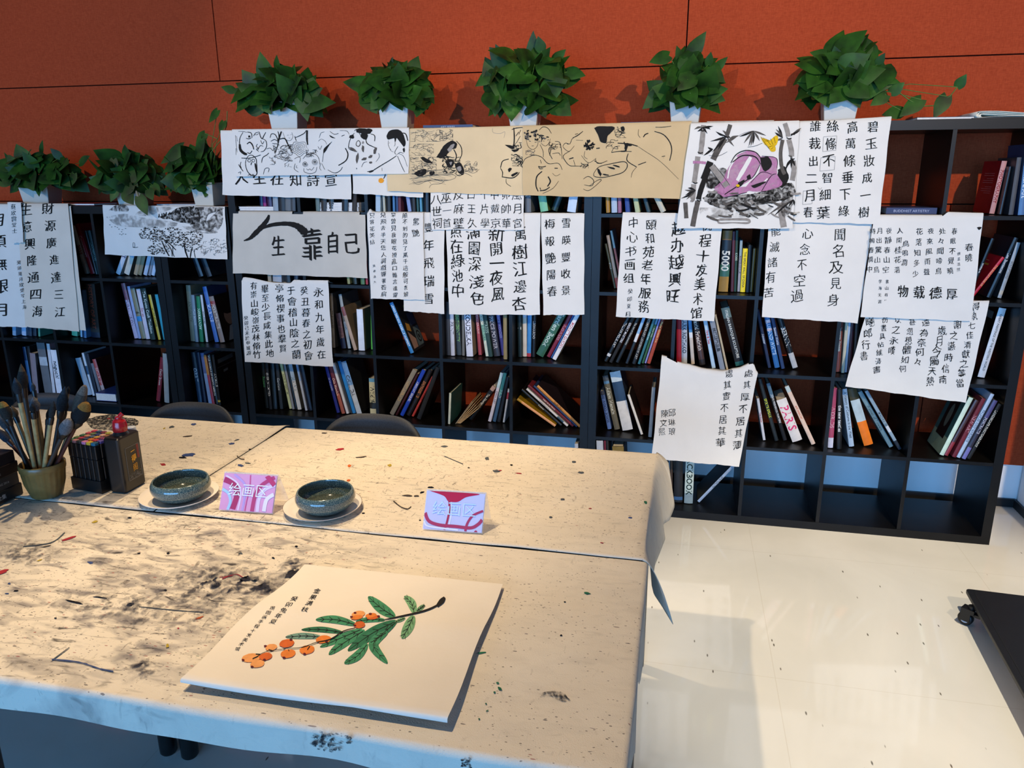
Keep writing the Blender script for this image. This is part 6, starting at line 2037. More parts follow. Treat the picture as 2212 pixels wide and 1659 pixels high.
def drop_profile(e, r=.012):
    """distance past the table edge -> (outward, down)"""
    q = r * math.pi / 2
    if e <= 0:
        return (e, 0)
    if e < q:
        a = e / r
        return (r * math.sin(a), r * (1 - math.cos(a)))
    return (r, r + e - q)


# ---- near cloth: flat top, drop towards the camera and on the right
mb = MB()
NX, NY = 150, 60
xs = [-2.56 + (FX - .012 + 2.56) * i / 120 for i in range(121)] + [FX - .012 + .17 * (k / 30) for k in range(1, 31)]
ys = [-1.8678 + (YF + 1.8695) * j / 36 for j in range(37)] + [YF - .068 * (k / 24) for k in range(1, 25)]
vs = []
for yr in ys:
    for x in xs:
        y = yr if x < .33 else min(yr, -1.8682)
        ex, ey = x - (FX - .012), YF - y
        ox, dx = drop_profile(ex)
        oy, dy = drop_profile(ey)
        wv = 1 + .06 * math.sin(x * 9.3) + .04 * math.sin(x * 23 + 1)
        if ey > 0:
            dy *= wv
            oy += .004 * math.sin(x * 14) * min(1, ey / .06)
        if ex > 0:
            f = min(1, ex / .14)
            rag = 1 - .14 * math.sin(y * 26 + 1.3) - .10 * math.sin(y * 61) - .30 * max(0, (-y - 2.1)) 
            dx *= .9 * rag
            ox += .006 * f * math.sin(y * 21) - .004 * f
        X = (FX - .012) + ox if ex > 0 else x
        Y = YF - oy if ey > 0 else y
        z = ZF - max(dx, dy) - .25 * min(dx, dy)
        if ex <= 0 and ey <= 0:
            z += .0008 * math.sin(x * 8 + y * 5) * math.sin(y * 11)
            z += .0006 * mnoise.noise(Vector((x * 14, y * 14, 0)))
        vs.append(Vector((X, Y, z)))
nx = len(xs)
mb.add(vs, [(j * nx + i, j * nx + i + 1, (j + 1) * nx + i + 1, (j + 1) * nx + i) for j in range(len(ys) - 1) for i in range(nx - 1)], 0, True)
tc_, dc_ = TopCanvas(ZF + .0009), DropCanvas()
r2 = random.Random(3)
for u, v, a, b_, m, rot in ((1268, 1281, 10, 3.2, 3, .1), (5, 1235, 20, 5, 4, -.35), (148, 1163, 20, 3, 4, -.3), (205, 1127, 10, 3, 6, -.3), (362, 1395, 5, 6, 6, .1), (195, 1215, 9, 4, 5, .1), (280, 1118, 6, 2, 1, 0), (363, 1195, 5, 3, 1, 0),
                            (357, 1275, 5, 3, 1, 0), (160, 1300, 26, 2.5, 1, .2), (300, 1195, 5, 2.4, 1, 0), (85, 1210, 8, 2, 6, -.3), (415, 1100, 8, 4, 2, 0), (1040, 1410, 14, 2.5, 3, -.12), (1075, 1475, 4, 3, 3, 0), (1080, 1487, 6, 4, 3, .5), (1068, 1495, 3, 3, 3, 0),
                            (1050, 1520, 3, 2, 3, .4), (1035, 1553, 3, 2.4, 3, .2), (1052, 1535, 4, 1.6, 3, -.5), (430, 1335, 12, 3, 7, -.4), (490, 1245, 20, 1.4, 4, -.1), (520, 1255, 14, 1.2, 4, -.5), (20, 1260, 4, 2.4, 5, 0), (35, 1276, 8, 2, 1, -.1), (15, 1282, 6, 2, 5, 0),
                            (600, 1390, 8, 1.4, 3, 0), (385, 1357, 3, 2, 4, 0), (120, 1335, 4, 2, 1, 0), (215, 1290, 20, 2, 1, .1), (100, 1180, 14, 1.5, 8, -.2), (640, 1180, 5, 2.6, 1, 0), (520, 1195, 6, 3, 2, 0), (590, 1205, 5, 2.4, 1, .2), (1220, 1300, 3, 2, 1, 0), (1212, 1372, 3, 2.6, 1, 0)):
    dab(mb, tc_, u, v, a * .75, b_ * .7, m, .0003, 12, .3, rot)
for pts, w, m in (([(112, 1424), (170, 1430), (215, 1444), (245, 1450)], 2.4, 5), ([(115, 1424), (150, 1398)], 2, 2), ([(480, 1250), (510, 1240), (530, 1252)], 1.6, 4), ([(300, 1310), (380, 1318), (440, 1322)], 1.6, 2), ([(50, 1180), (110, 1172), (140, 1150)], 2, 2)):
    stroke(mb, tc_, pts, m, w, .0004, .3)
for cx, cy, rx, ry, n, q in ((560, 1262, 110, 34, 70, 10), (460, 1262, 110, 40, 60, 10), (640, 1232, 36, 20, 26, 10), (400, 1310, 150, 50, 60, 10), (310, 1440, 24, 18, 16, 10), (240, 1310, 120, 40, 34, 10), (60, 1195, 60, 22, 24, 10)):
    for _ in range(n):
        a, w = r2.uniform(0, 6.28), r2.random() ** .7
        dab(mb, tc_, cx + rx * w * math.cos(a), cy + ry * w * math.sin(a), r2.uniform(8, 24), r2.uniform(3, 8), q, .0004 + .0004 * r2.random(), 12, .35, r2.uniform(-.6, -.1))
for cx, cy, rx, ry, n in ((715, 1600, 44, 22, 40), (1006, 1652, 12, 16, 14)):
    for _ in range(n):
        a, q = r2.uniform(0, 6.28), math.sqrt(r2.random())
        dab(mb, dc_, cx + rx * q * math.cos(a), cy + ry * q * math.sin(a), r2.uniform(2, 7), r2.uniform(1.5, 5), 9, .0006 + .0004 * r2.random(), 9, .4)
for pts in ([(1165, 1498), (1190, 1492), (1215, 1497), (1232, 1512), (1215, 1515), (1190, 1503), (1170, 1503)],):
    blob(mb, tc_, pts, 9, .0005, True, 2)
o = mb.build('felt_tablecloth', [M_FELT] + STAINS + [W_STAIN, W_SMUDGE])
tag(o, 'stained cream felt nearest the camera with blue-shaded front drop', 'tablecloth', 'stained felt table covers')

# ---- far right cloth with a stiff flared drop on the right
FLARE = [(-1.135, .045, .035), (-1.15, .060, .11), (-1.2, .072, .155), (-1.28, .058, .168), (-1.35, .040, .150), (-1.42, .048, .163), (-1.55, .036, .142), (-1.65, .026, .126), (-1.75, .022, .127), (-1.80, .030, .125), (-1.84, .050, .130), (-1.866, .078, .160)]


def flare(y):
    for a, b_ in zip(FLARE[:-1], FLARE[1:]):
        if y >= b_[0]:
            t = (a[0] - y) / (a[0] - b_[0])
            t = max(0, min(1, t))
            return lerp(a[1], b_[1], t), lerp(a[2], b_[2], t)
    return FLARE[-1][1], FLARE[-1][2]


mb = MB()
xs = [SX + .002 + (.349 - SX) * i / 60 for i in range(61)]
ys = [-1.135 - .731 * j / 60 for j in range(61)]
vs = []
NDR = 14
for y in ys:
    fx, fz = flare(y)
    for x in xs:
        z = ZB + .0010 * mnoise.noise(Vector((x * 9, y * 9, 3)))
        # soft fall where the back edge bulges over the table end
        z -= .012 * max(0, (y + 1.155) / .02) ** 2
        # edge of this cloth overlaps the near cloth and lies a touch wavy
        if y < -1.835:
            z += .0004 * math.sin(x * 22)
        vs.append(Vector((x, y + (.002 * math.sin(x * 7 + 1) if y < -1.84 else 0), z)))
    for k in range(1, NDR + 1):
        t = k / NDR
        X = .351 + fx * (t ** .8)
        Zd = ZB - fz * (t ** 1.35)
        vs.append(Vector((X, y, Zd)))
nx = len(xs) + NDR
mb.add(vs, [(j * nx + i, j * nx + i + 1, (j + 1) * nx + i + 1, (j + 1) * nx + i) for j in range(60) for i in range(nx - 1)], 0, True)
tb_ = TopCanvas(ZB + .0012)
for u, v, a, b_, m, rot in ((1362, 1118, 6, 2.2, 5, 0), (842, 1005, 6, 4, 6, 0), (755, 1006, 5, 4, 7, 0), (753, 1037, 6, 3, 7, -.3), (730, 1037, 14, 1.6, 8, .05), (880, 1070, 14, 3, 8, 0), (900, 1071, 8, 2.4, 8, 0), (930, 1052, 10, 2, 1, 0), (912, 1063, 6, 2.4, 1, -.3), (735, 970, 12, 3, 4, -.1), (780, 987, 16, 1.8, 8, -.1),
                            (1105, 1004, 4, 2.2, 1, 0), (1072, 1017, 10, 4, 2, 0), (1052, 990, 6, 5, 2, .4), (960, 964, 9, 2.4, 2, 0), (1240, 997, 7, 3, 2, 0), (1255, 1020, 10, 3, 2, 0), (1300, 1172, 5, 1.2, 4, .2), (1275, 1098, 4, 1.4, 4, 0), (907, 1123, 3, 1.8, 1, 0), (785, 1108, 4, 2, 1, 0), (1080, 1016, 5, 1.4, 4, 0),
                            (1012, 1010, 3, 1.8, 8, 0), (1190, 1117, 5, 3, 2, 0), (1215, 1078, 6, 3, 2, 0), (1120, 1022, 8, 1.4, 4, .1), (700, 935, 8, 2, 8, 0), (1395, 1085, 5, 4, 3, .6)):
    dab(mb, tb_, u, v, a * .7, b_ * .6, m, .0003, 12, .3, rot)
for pts, w, m in (([(850, 1082), (865, 1094), (880, 1099), (888, 1094)], 2, 8), ([(960, 985), (1000, 1002)], 1, 2)):
    stroke(mb, tb_, pts, m, w, .0004, .2)
o = mb.build('felt_tablecloth', [M_FELT] + STAINS)
tag(o, 'stained cream felt on the back right with a flared hanging side', 'tablecloth', 'stained felt table covers')
solid(o, .0015, 1)

mb = MB()
xs = [-2.56 + (SX - .003 + 2.56) * i / 60 for i in range(61)]
ys = [-1.122 - .744 * j / 40 for j in range(41)]
vs = []
for y in ys:
    for x in xs:
        z = ZB + .0010 * mnoise.noise(Vector((x * 9, y * 9, 8)))
        z -= .012 * max(0, (y + 1.15) / .03) ** 2
        q = max(0, 1 - (SX - x) / .05) * max(0, 1 - (-1.13 - y) / .16)
        z += .006 * q + (.0004 * math.sin(x * 25) if y < -1.84 else 0)
        vs.append(Vector((x, y + .006 * math.sin(x * 11) * (1 if y > -1.14 else 0), z)))
nx = len(xs)
mb.add(vs, [(j * nx + i, j * nx + i + 1, (j + 1) * nx + i + 1, (j + 1) * nx + i) for j in range(40) for i in range(nx - 1)], 0, True)
for u, v, a, b_, m, rot in ((408, 982, 20, 6, 5, -.1), (395, 988, 12, 3, 1, 0), (418, 916, 7, 3, 5, 0), (352, 1003, 9, 4, 4, .1), (500, 958, 9, 3, 5, -.1), (512, 950, 8, 2, 2, -.3), (520, 1005, 8, 4, 5, .2), (535, 1000, 8, 2, 2, .1), (370, 922, 10, 3, 2, -.2), (405, 942, 14, 2, 8, -.1), (540, 970, 4, 1.6, 1, 0), (235, 904, 6, 2, 4, 0), (355, 925, 4, 2, 6, -.4)):
    dab(mb, tb_, u, v, a * .7, b_ * .6, m, .0003, 12, .3, rot)
stroke(mb, tb_, [(512, 984), (518, 990), (528, 992)], 8, 1.4, .0004)
for pts in ([(185, 905), (240, 895), (300, 910), (260, 930), (200, 925)],):
    blob(mb, tb_, pts, 9, .0005, True, 2)
o = mb.build('felt_tablecloth', [M_FELT] + STAINS + [W_STAIN])
tag(o, 'stained cream felt on the back left, under the brush pot', 'tablecloth', 'stained felt table covers')
solid(o, .0015, 1)

# ---- chairs tucked in behind the table
M_CHAIR = pm('#2f3237', .55, .25, 220, .4, bump=.15, bscale=400, name='speckled_grey_plastic')


def chair(cx, label):
    y0 = -1.045
    t = thing('chair', (cx, -1.25, 0), label, 'chair', 'grey chairs on the far side of the table')
    W = .205

    def back(a, b):
        # a across (0..1), b up (0..1): low rounded backrest, curved round the sitter
        s = a * 2 - 1
        w = W * (1 - .10 * (1 - b)) 
        topc = 1 - abs(s) ** 4.5 * .34
        z = .50 + (.778 - .50) * b * (topc if b > .0 else 1)
        return Vector((cx + w * s, y0 + .03 * b - .075 * s * s, z))
    mb = MB()
    mb.grid(back, 28, 10)
    ob = mb.build('backrest', M_CHAIR, t)
    solid(ob, .009)

    def seat(a, b):
        s = a * 2 - 1
        return Vector((cx + (.215 - .03 * (1 - b) ** 2) * s, -1.46 + .40 * b, .455 + .02 * s * s * b - .012 * (1 - b) ** 3 + .025 * b ** 6))
    mb = MB()
    mb.grid(seat, 20, 14)
    solid(mb.build('seat', M_CHAIR, t), .01)
    for sx in (-1, 1):
        for fy, ty in ((-1.42, -1.36), (-1.02, -1.10)):
            mb = MB()
            mb.tube([(cx + sx * .20, fy, 0), (cx + sx * .165, ty, .448)], [.009, .012], 10)
            mb.build('leg', M_BLACKPLASTIC, t)
        mb = MB()
        mb.tube([(cx + sx * .15, -1.09, .462), (cx + sx * .16, y0 - .05, .48), (cx + sx * .165, y0 - .045, .56)], .011, 8)
        mb.build('back_support', M_BLACKPLASTIC, t)
    return t


chair(at(812, 900, y=-1.03).x, 'grey chair back showing behind the middle of the back table edge')
chair(at(425, 878, y=-1.03).x, 'grey chair back showing behind the table, right of the ink bottle')
chair(at(120, 858, y=-1.03).x, 'grey chair back showing behind the brushes at the far left')
# ================================================================== things on the table
ZT = .7535
# ---- brush pot
M_STONEWARE = pm('#7d6436', .35, .18, 40, .5, name='tan_glaze')
PX, PY = -1.312, -1.838
t = thing('brush_pot', (PX, PY, ZT), 'ribbed tan stoneware pot holding the calligraphy brushes', 'pot')
mb = MB()
prof = [(r * .77, z * .95) for r, z in [(.046, 0), (.052, .004), (.066, .045), (.071, .080), (.073, .083), (.0755, .088), (.0755, .102), (.073, .105), (.069, .103), (.066, .08), (.058, .03), (.045, .008), (0, .007)]]
n = 72
vs, fs = [], []
for r, z in prof:
    for i in range(n):
        a = 2 * math.pi * i / n
        k = 1 + (.022 * math.cos(a * 22) if .02 < z < .08 and r > .045 and prof.index((r, z)) < 5 else 0)
        vs.append((PX + r * k * math.cos(a), PY + r * k * math.sin(a), ZT + z))
for j in range(len(prof) - 1):
    for i in range(n):
        fs.append((j * n + i, j * n + (i + 1) % n, (j + 1) * n + (i + 1) % n, (j + 1) * n + i))
fs.append(tuple(reversed(range(n))))
mb.add(vs, fs, 0, True)
mb.build('pot_body', M_STONEWARE, t)

# ---- brushes
T = TT(0, 780, 4.424)
TAN, DKB, BLK, MAR, OLV = 'a88a58', '3a2c22', '1c1917', '4a2420', '6e5a38'
BR = [  # tip, tuft base, rim point, tuft width, handle width, handle colour, tuft colour, tuft tip colour, depth, words
    ((200, 25), (245, 268), (292, 1040), 82, 58, DKB, '2c2825', '5a4634', -1.83, 'tallest brush, long dark brown tuft'),
    ((140, 155), (168, 322), (338, 1045), 70, 42, TAN, '26282b', '3a3e44', -1.865, 'brush with pale bamboo handle, dark pointed tuft, left of the tallest'),
    ((310, 200), (330, 285), (455, 1000), 36, 34, TAN, '3a3c40', '4a4c50', -1.80, 'slender pale brush with small grey tuft right of the tallest'),
    ((320, 335), (352, 490), (410, 1010), 82, 44, OLV, '55565a', '6a6c70', -1.82, 'brush with grey fluffy tuft near the middle'),
    ((305, 405), (316, 495), (385, 1010), 48, 40, TAN, '1e1c1b', '2a2826', -1.85, 'short brush with small black tuft near the middle'),
    ((15, 390), (92, 565), (240, 1040), 92, 58, BLK, '2e2a26', '8a6a34', -1.85, 'black brush with blond-tipped wide tuft at the left'),
    ((-5, 515), (62, 650), (212, 1032), 74, 52, DKB, '3a3a3c', '4a4a4c', -1.83, 'dark brush with grey tuft leaning far left'),
    ((108, 425), (150, 535), (272, 1040), 62, 40, OLV, '4a4034', '5a4c3c', -1.80, 'olive-handled brush with brown tuft behind the left brushes'),
    ((622, 240), (545, 490), (492, 1010), 92, 56, BLK, '23272b', '2c3238', -1.82, 'black brush with long slate-dark pointed tuft'),
    ((655, 240), (636, 312), (520, 980), 40, 34, TAN, '201c1a', '2a2624', -1.79, 'pale brush with small dark tuft behind the slate-dark one'),
    ((515, 378), (502, 552), (415, 1042), 56, 50, TAN, '2a2826', '34302c', -1.868, 'front bamboo brush with speckled pale handle leaning right'),
    ((642, 365), (612, 500), (505, 990), 52, 44, MAR, '2a2421', '3a302a', -1.81, 'maroon-brown brush with slim tuft leaning right'),
    ((812, 235), (725, 505), (548, 1005), 100, 46, OLV, '4c443c', '6a6056', -1.80, 'brush with tall flat brownish tuft leaning right'),
    ((832, 400), (712, 590), (556, 1010), 135, 60, MAR, '17181a', '7a5c2c', -1.835, 'red-handled brush with broad black tuft and blond tip'),
    ((668, 555), (600, 702), (470, 1035), 112, 62, DKB, '5c5c5e', '6e6e70', -1.862, 'brown-handled brush with fluffy grey tuft, lowest at right'),
    ((-30, 640), (40, 765), (228, 1010), 70, 46, MAR, '2a2c34', '3a3c44', -1.80, 'maroon brush leaning lowest at the far left'),
    ((470, 440), (450, 560), (400, 1020), 40, 36, DKB, '23211f', '2e2c2a', -1.79, 'dark slender brush half hidden in the centre'),
]
for k, (tip, tb, rim, tw, hw, hc, tc1, tc2, yy, words) in enumerate(BR):
    (tu, tv), (bu, bv_), (ru, rv) = T(tip, tb, rim)
    ty = yy + (.02 if ru > 90 else -.01)
    A = at(tu, tv, y=ty)
    Rm = at(ru, rv, y=yy)
    # keep the shaft inside the mouth of the pot
    dx, dy = Rm.x - PX, Rm.y - PY
    L = math.hypot(dx, dy)
    if L > .040:
        Rm.x, Rm.y = PX + dx * .040 / L, PY + dy * .040 / L
    f = (bv_ - tv) / (rv - tv)
    B = A.lerp(Rm, f)
    d = (Rm - A).normalized()
    foot = Rm + d * max(.02, (Rm.z - (ZT + .02)) / max(.2, -d.z))
    fx, fy = foot.x - PX, foot.y - PY
    fl_ = math.hypot(fx, fy)
    if fl_ > .03:
        foot.x, foot.y = PX + fx * .03 / fl_, PY + fy * .03 / fl_
    ppm = FPX / ((A - CAM).length * 1.02)
    rt, rh = tw / 4.424 / ppm / 2 * .92, hw / 4.424 / ppm / 2 * .85
    rh = min(rh, .0062)
    t = thing('calligraphy_brush', foot, words + ' in the tan pot', 'brush', 'calligraphy brushes in the tan pot')
    mb = MB()
    mb.tube([foot, B.lerp(foot, .06), B], [rh * .9, rh, rh], 10)
    mb.build('handle', pm(hc, .45, .25, 60, .4, name='brush_handle'), t)
    mb = MB()
    q = B.lerp(A, .10)
    mb.tube([B.lerp(foot, .07), B, q], [rh * 1.15, max(rh * 1.3, rt * .72), max(rh * 1.2, rt * .7)], 12)
    mb.build('ferrule', pm('14110f' if k % 3 else '2a1410', .35, .2, 60, .5, name='brush_ferrule'), t)
    mb = MB()
    pts = [q.lerp(A, s) for s in (0, .2, .45, .7, .9, 1)]
    flat_tip = tc2 in ('6a6056', '7a5c2c', '8a6a34', '6e6e70')
    rad = [rt * .68, rt * .95, rt * 1.0, rt * (.85 if flat_tip else .62), rt * (.6 if flat_tip else .25), rt * (.3 if flat_tip else .03)]
    mb.tube(pts[:4], rad[:4], 14, 0)
    mb.tube(pts[3:], rad[3:], 14, 1)
    mb.build('bristles', [pm(tc1, .85, .35, 300, .2, bump=.6, bscale=700, name='bristle'), pm(tc2, .85, .35, 300, .2, bump=.6, bscale=700, name='bristle')], t)

# ---- markers in a black holder
HX, HY, HR = -1.214, -1.742, math.radians(-9)
MH = Matrix.Translation((HX, HY, ZT)) @ Matrix.Rotation(HR, 4, 'Z')
t = thing('marker_holder', (HX, HY, ZT), 'low black holder full of markers between brush pot and ink bottle', 'holder')
mb = MB()
w, d, h = .058, .050, .036
mb.box((-w, -d, 0), (w, d, .003), 0, MH)
for a, b in (((-w, -d, .003), (w, -d + .002, h)), ((-w, d - .002, .003), (w, d, h)), ((-w, -d + .002, .003), (-w + .002, d - .002, h)), ((w - .002, -d + .002, .003), (w, d - .002, h))):
    mb.box(a, b, 0, MH)
mb.build('tray', M_BLACKPLASTIC, t)
CAPS = [('2f7a58', 'green'), ('b87a78', 'dusty pink'), ('34352f', 'charcoal'), ('c8789c', 'pink'), ('cfa62c', 'yellow'), ('25627a', 'teal'),
        ('55703a', 'olive'), ('a83048', 'crimson'), ('3a4a62', 'slate'), ('d07a2a', 'orange'), ('b8323a', 'red'), ('5a4a8a', 'violet'),
        ('3a6a4a', 'leaf green'), ('c88a6a', 'salmon'), ('50627a', 'blue grey'), ('c89a4a', 'ochre'), ('7a3a5a', 'plum'), ('c2607a', 'rose'),
        ('c04a56', 'coral'), ('6a7a4a', 'moss'), ('2a3c6a', 'navy'), ('d0a08a', 'peach'), ('8a5a3a', 'brown'), ('b04a6a', 'raspberry'),
        ('c8455a', 'cherry'), ('28486a', 'dark blue'), ('7a2a40', 'wine'), ('a8a040', 'mustard'), ('b09070', 'beige'), ('50386a', 'purple')]
ROWS = ['front', 'second', 'middle', 'fourth', 'back']
proto = None
for k, (c, nm) in enumerate(CAPS):
    i, j = k % 6, k // 6
    lx, ly = -.0455 + i * .0182, -.039 + j * .0195
    loc = MH @ Vector((lx, ly, .0035))
    lab = 'black marker with %s cap end, %s row of the black holder' % (nm, ROWS[j])
    if proto is None:
        t = thing('marker', (0, 0, 0), lab, 'marker', 'markers in the black holder')
        proto = t
        mb = MB()
        mb.bbox((-.0078, -.0078, 0), (.0078, .0078, .095), .003)
        mb.build('barrel', M_BLACKPLASTIC, t)
        mb = MB()
        mb.bbox((-.0084, -.0084, .0952), (.0084, .0084, .137), .003)
        mb.build('cap', pm('131314', .3, .1, 20, name='marker_cap'), t)
        mb = MB()
        mb.bbox((-.0076, -.0076, .1372), (.0076, .0076, .1455), .003)
        mb.build('cap_end', pm(c, .4, .05, 20, name='coloured_plastic'), t)
    else:
        t = proto.copy()
        COL.objects.link(t)
        tag(t, lab)
        for ch in list(proto.children):
            q = ch.copy()
            COL.objects.link(q)
            q.parent = t
            if ch.name.startswith('cap_end'):
                q.data = ch.data.copy()
                q.data.materials[0] = pm(c, .4, .05, 20, name='coloured_plastic')
    t.location = loc
    t.rotation_euler = (0, 0, HR)
for q in list(proto.children):
    pass

# ---- ink bottle
def put(o, M):
    o.matrix_world = M


t = thing('ink_bottle', (-1.1245, -1.742, ZT), 'black rectangular ink bottle with red spout cap and gold lettering', 'bottle')
x0, x1, y0, y1 = -1.150, -1.099, -1.786, -1.698
mb = MB()
mb.bbox((x0, y0, ZT), (x1, y1, ZT + .163), .008)
mb.lathe([(.022, 0), (.02, .004), (.017, .008), (.016, .014)], (-1.1245, -1.742, ZT + .1625), 24)
mb.build('bottle_body', pm('#1a1614', .28, .12, 20, .5, name='black_bottle_plastic'), t)
mb = MB()
mb.lathe([(.0185, 0), (.0195, .002), (.0195, .020), (.018, .023), (.0185, .026), (.016, .032), (.010, .036), (.009, .040), (.0095, .042), (0, .043)], (-1.1245, -1.742, ZT + .172), 24)
mb.tube([(-1.1245, -1.742, ZT + .205), (-1.121, -1.738, ZT + .216), (-1.117, -1.733, ZT + .2205)], [.007, .0065, .007], 10)
mb.build('spout_cap', pm('#a8101a', .25, .06, 20, .6, name='red_plastic'), t)
LX = x1 + .0005
mb = MB()
mb.box((x1 - .0002, y0 + .020, ZT + .030), (LX, y1 - .012, ZT + .128), 0)
mb.build('label', pm('#0d0b0b', .35, .1, 30, name='printed_label'), t)
mb = MB()
ya, yb, za, zb = y0 + .020, y1 - .012, ZT + .030, ZT + .128
for a, b in (((ya, za), (yb, za + .001)), ((ya, zb - .001), (yb, zb)), ((ya, za), (ya + .001, zb)), ((yb - .001, za), (yb, zb))):
    mb.box((LX, a[0], a[1]), (LX + .0004, b[0], b[1]), 0)
rq = random.Random(9)
for _ in range(60):
    yy, zz = rq.uniform(ya + .002, yb - .008), za + rq.uniform(.002, .018)
    mb.box((LX, yy, zz), (LX + .0004, yy + rq.uniform(.003, .008), zz + .0006), 0)
mb.build('label_frame', pm('#8a8478', .5, .1, 20, name='silver_print'), t)
mb = MB()
mb.box((LX, yb - .011, ZT + .085), (LX + .0004, yb - .003, ZT + .126), 0)
mb.build('red_strip', pm('#8a2a22', .5, .1, 20, name='red_print'), t)
mb = MB()
for ch, cy, cz, s in (('一', ya + .028, ZT + .112, .019), ('得', ya + .030, ZT + .090, .023), ('阁', ya + .031, ZT + .063, .023)):
    vs, fs = glyph(ch, .02)
    mb.add([(LX + .0007, cy + (x - .5) * s * .9, cz + (y - .38) * s + .1 * (x - .5) * s) for x, y in vs], fs)
mb.build('lettering', pm('#d8a234', .35, .1, 20, .6, .6, name='gold_print'), t)

t = thing('paint_bottle', (-1.166, -1.690, ZT), 'slim black bottle with white cap behind the ink bottle', 'bottle')
mb = MB()
mb.lathe([(.0145, 0), (.0155, .003), (.0155, .115), (.013, .125), (.010, .13)], (-1.150, -1.668, ZT), 20)
mb.build('bottle_body', M_BLACKPLASTIC, t)
mb = MB()
mb.lathe([(.0125, .1305), (.0125, .155), (.011, .158), (0, .158)], (-1.150, -1.668, ZT), 20)
mb.build('cap', pm('#c4ccd8', .4, .05, 20, name='white_plastic'), t)

# ---- stack of black boxed books at the far left
zz = ZT
for k, (h, c, txt, tcol, w) in enumerate(((.034, '16171a', '書法藝術 全集', 'b8b8b8', 'lowest'), (.034, '34302f', 'THE HISTORY OF PRINTING 2016', 'a8a4a0', 'second lowest'),
                                         (.032, '1c1112', '中國美術全集', '9a8e8c', 'second from top'), (.032, '17131a', '中國繪畫全集', '9a8e94', 'topmost'))):
    o_ = .004 * (k % 2)
    t = thing('boxed_book', (-1.51, -1.98, zz), 'dark boxed book, %s in the stack left of the brush pot' % w, 'book', 'boxed books stacked beside the brush pot')
    mb = MB()
    mb.bbox((-1.605, -2.14 + o_, zz), (-1.388 - o_ * .5, -1.842 - o_, zz + h), .003)
    mb.build('slipcase', pm(c, .4, .15, 20, .4, name='dark_board'), t)
    vs, fs = text_block(txt, .13, h * .42)
    mb = MB()
    mb.add([(-1.388 - o_ * .5 + .0007, -1.945 + x, zz + h / 2 + y) for x, y in vs], fs)
    mb.build('title', pm(tcol, .5, .03, 20, .3, name='print'), t)
    zz += h + .0004

# ---- crackle-glazed bowls on plates
def crackle():
    m, nt, b = node_mat('crackle_glaze')
    N, L = nt.nodes.new, nt.links.new
    tc = N('ShaderNodeTexCoord')
    vo = N('ShaderNodeTexVoronoi')
    vo.feature = 'DISTANCE_TO_EDGE'
    vo.inputs['Scale'].default_value = 190
    L(tc.outputs['Object'], vo.inputs['Vector'])
    r = N('ShaderNodeValToRGB')
    e = r.color_ramp.elements
    e[0].position, e[1].position = .02, .10
    e[0].color, e[1].color = (1, 1, 1, 1), (0, 0, 0, 1)
    L(vo.outputs['Distance'], r.inputs[0])
    n = N('ShaderNodeTexNoise')
    n.inputs['Scale'].default_value = 9
    L(tc.outputs['Object'], n.inputs['Vector'])
    c = N('ShaderNodeValToRGB')
    e = c.color_ramp.elements
    e[0].position, e[1].position = .3, .7
    e[0].color, e[1].color = rgb('#33484a'), rgb('#465c5c')
    L(n.outputs['Fac'], c.inputs[0])
    mx = N('ShaderNodeMix')
    mx.data_type = 'RGBA'
    mx.inputs['B'].default_value = rgb('#98a08e')
    k = N('ShaderNodeMath')
    k.operation = 'MULTIPLY'
    k.inputs[1].default_value = .6
    L(r.outputs[0], k.inputs[0])
    L(k.outputs[0], mx.inputs['Factor'])
    L(c.outputs[0], mx.inputs['A'])
    L(mx.outputs['Result'], b.inputs['Base Color'])
    b.inputs['Roughness'].default_value = .12
    b.inputs['Coat Weight'].default_value = .5
    b.inputs['Coat Roughness'].default_value = .05
    return m


M_CRACK = crackle()
M_PLATE = pm('#e6ddd2', .3, .03, 12, .5, name='pale_ceramic')
def SC(p, k=.885):
    return [(r * k, z * 1.02) for r, z in p]


for (bx, by, px_, py_, w) in ((-.920, -1.783, -.932, -1.778, 'left'), (-.492, -1.772, -.505, -1.765, 'right')):
    side = 'beside the ink bottle' if w == 'left' else 'between the two sign stands'
    t = thing('plate', (px_, py_, ZT), 'pale shallow plate under the teal bowl %s' % side, 'plate', 'plates under the teal bowls')
    mb = MB()
    mb.lathe(SC([(.078, 0), (.082, .001), (.100, .006), (.1165, .013), (.1175, .0142), (.1165, .0152), (.100, .0085), (.08, .0042), (0, .004)]), (px_, py_, ZT), 64)
    mb.build('plate_dish', M_PLATE, t)
    mb = MB()
    mb.lathe(SC([(.1172, .0146), (.1178, .0150), (.1172, .0156), (.1166, .0152)]), (px_, py_, ZT), 64, cap=False)
    mb.build('rim_line', pm('#5a4438', .4, .1, 30, name='brown_rim') if w == 'right' else M_PLATE, t)
    t = thing('bowl', (bx, by, ZT + .0045), 'round teal crackle-glazed bowl %s' % side, 'bowl', 'teal crackle-glazed bowls')
    mb = MB()
    mb.lathe(SC([(.050, 0), (.055, .001), (.072, .010), (.086, .024), (.0895, .034), (.088, .045), (.0825, .054), (.080, .0555), (.0775, .054), (.082, .043), (.0835, .033), (.079, .022), (.066, .011), (.05, .007), (0, .0065)]), (bx, by, ZT + .0046), 64)
    mb.build('bowl_body', M_CRACK, t)
    mb = MB()
    mb.lathe(SC([(.0735, .0165), (.03, .0166), (0, .0166)]), (bx, by, ZT + .0046), 48)
    m, nt, b = node_mat('rinse_water')
    b.inputs['Base Color'].default_value = rgb('#5a6056')
    b.inputs['Alpha'].default_value = .25
    b.inputs['Roughness'].default_value = .03
    mb.build('water', m, t)

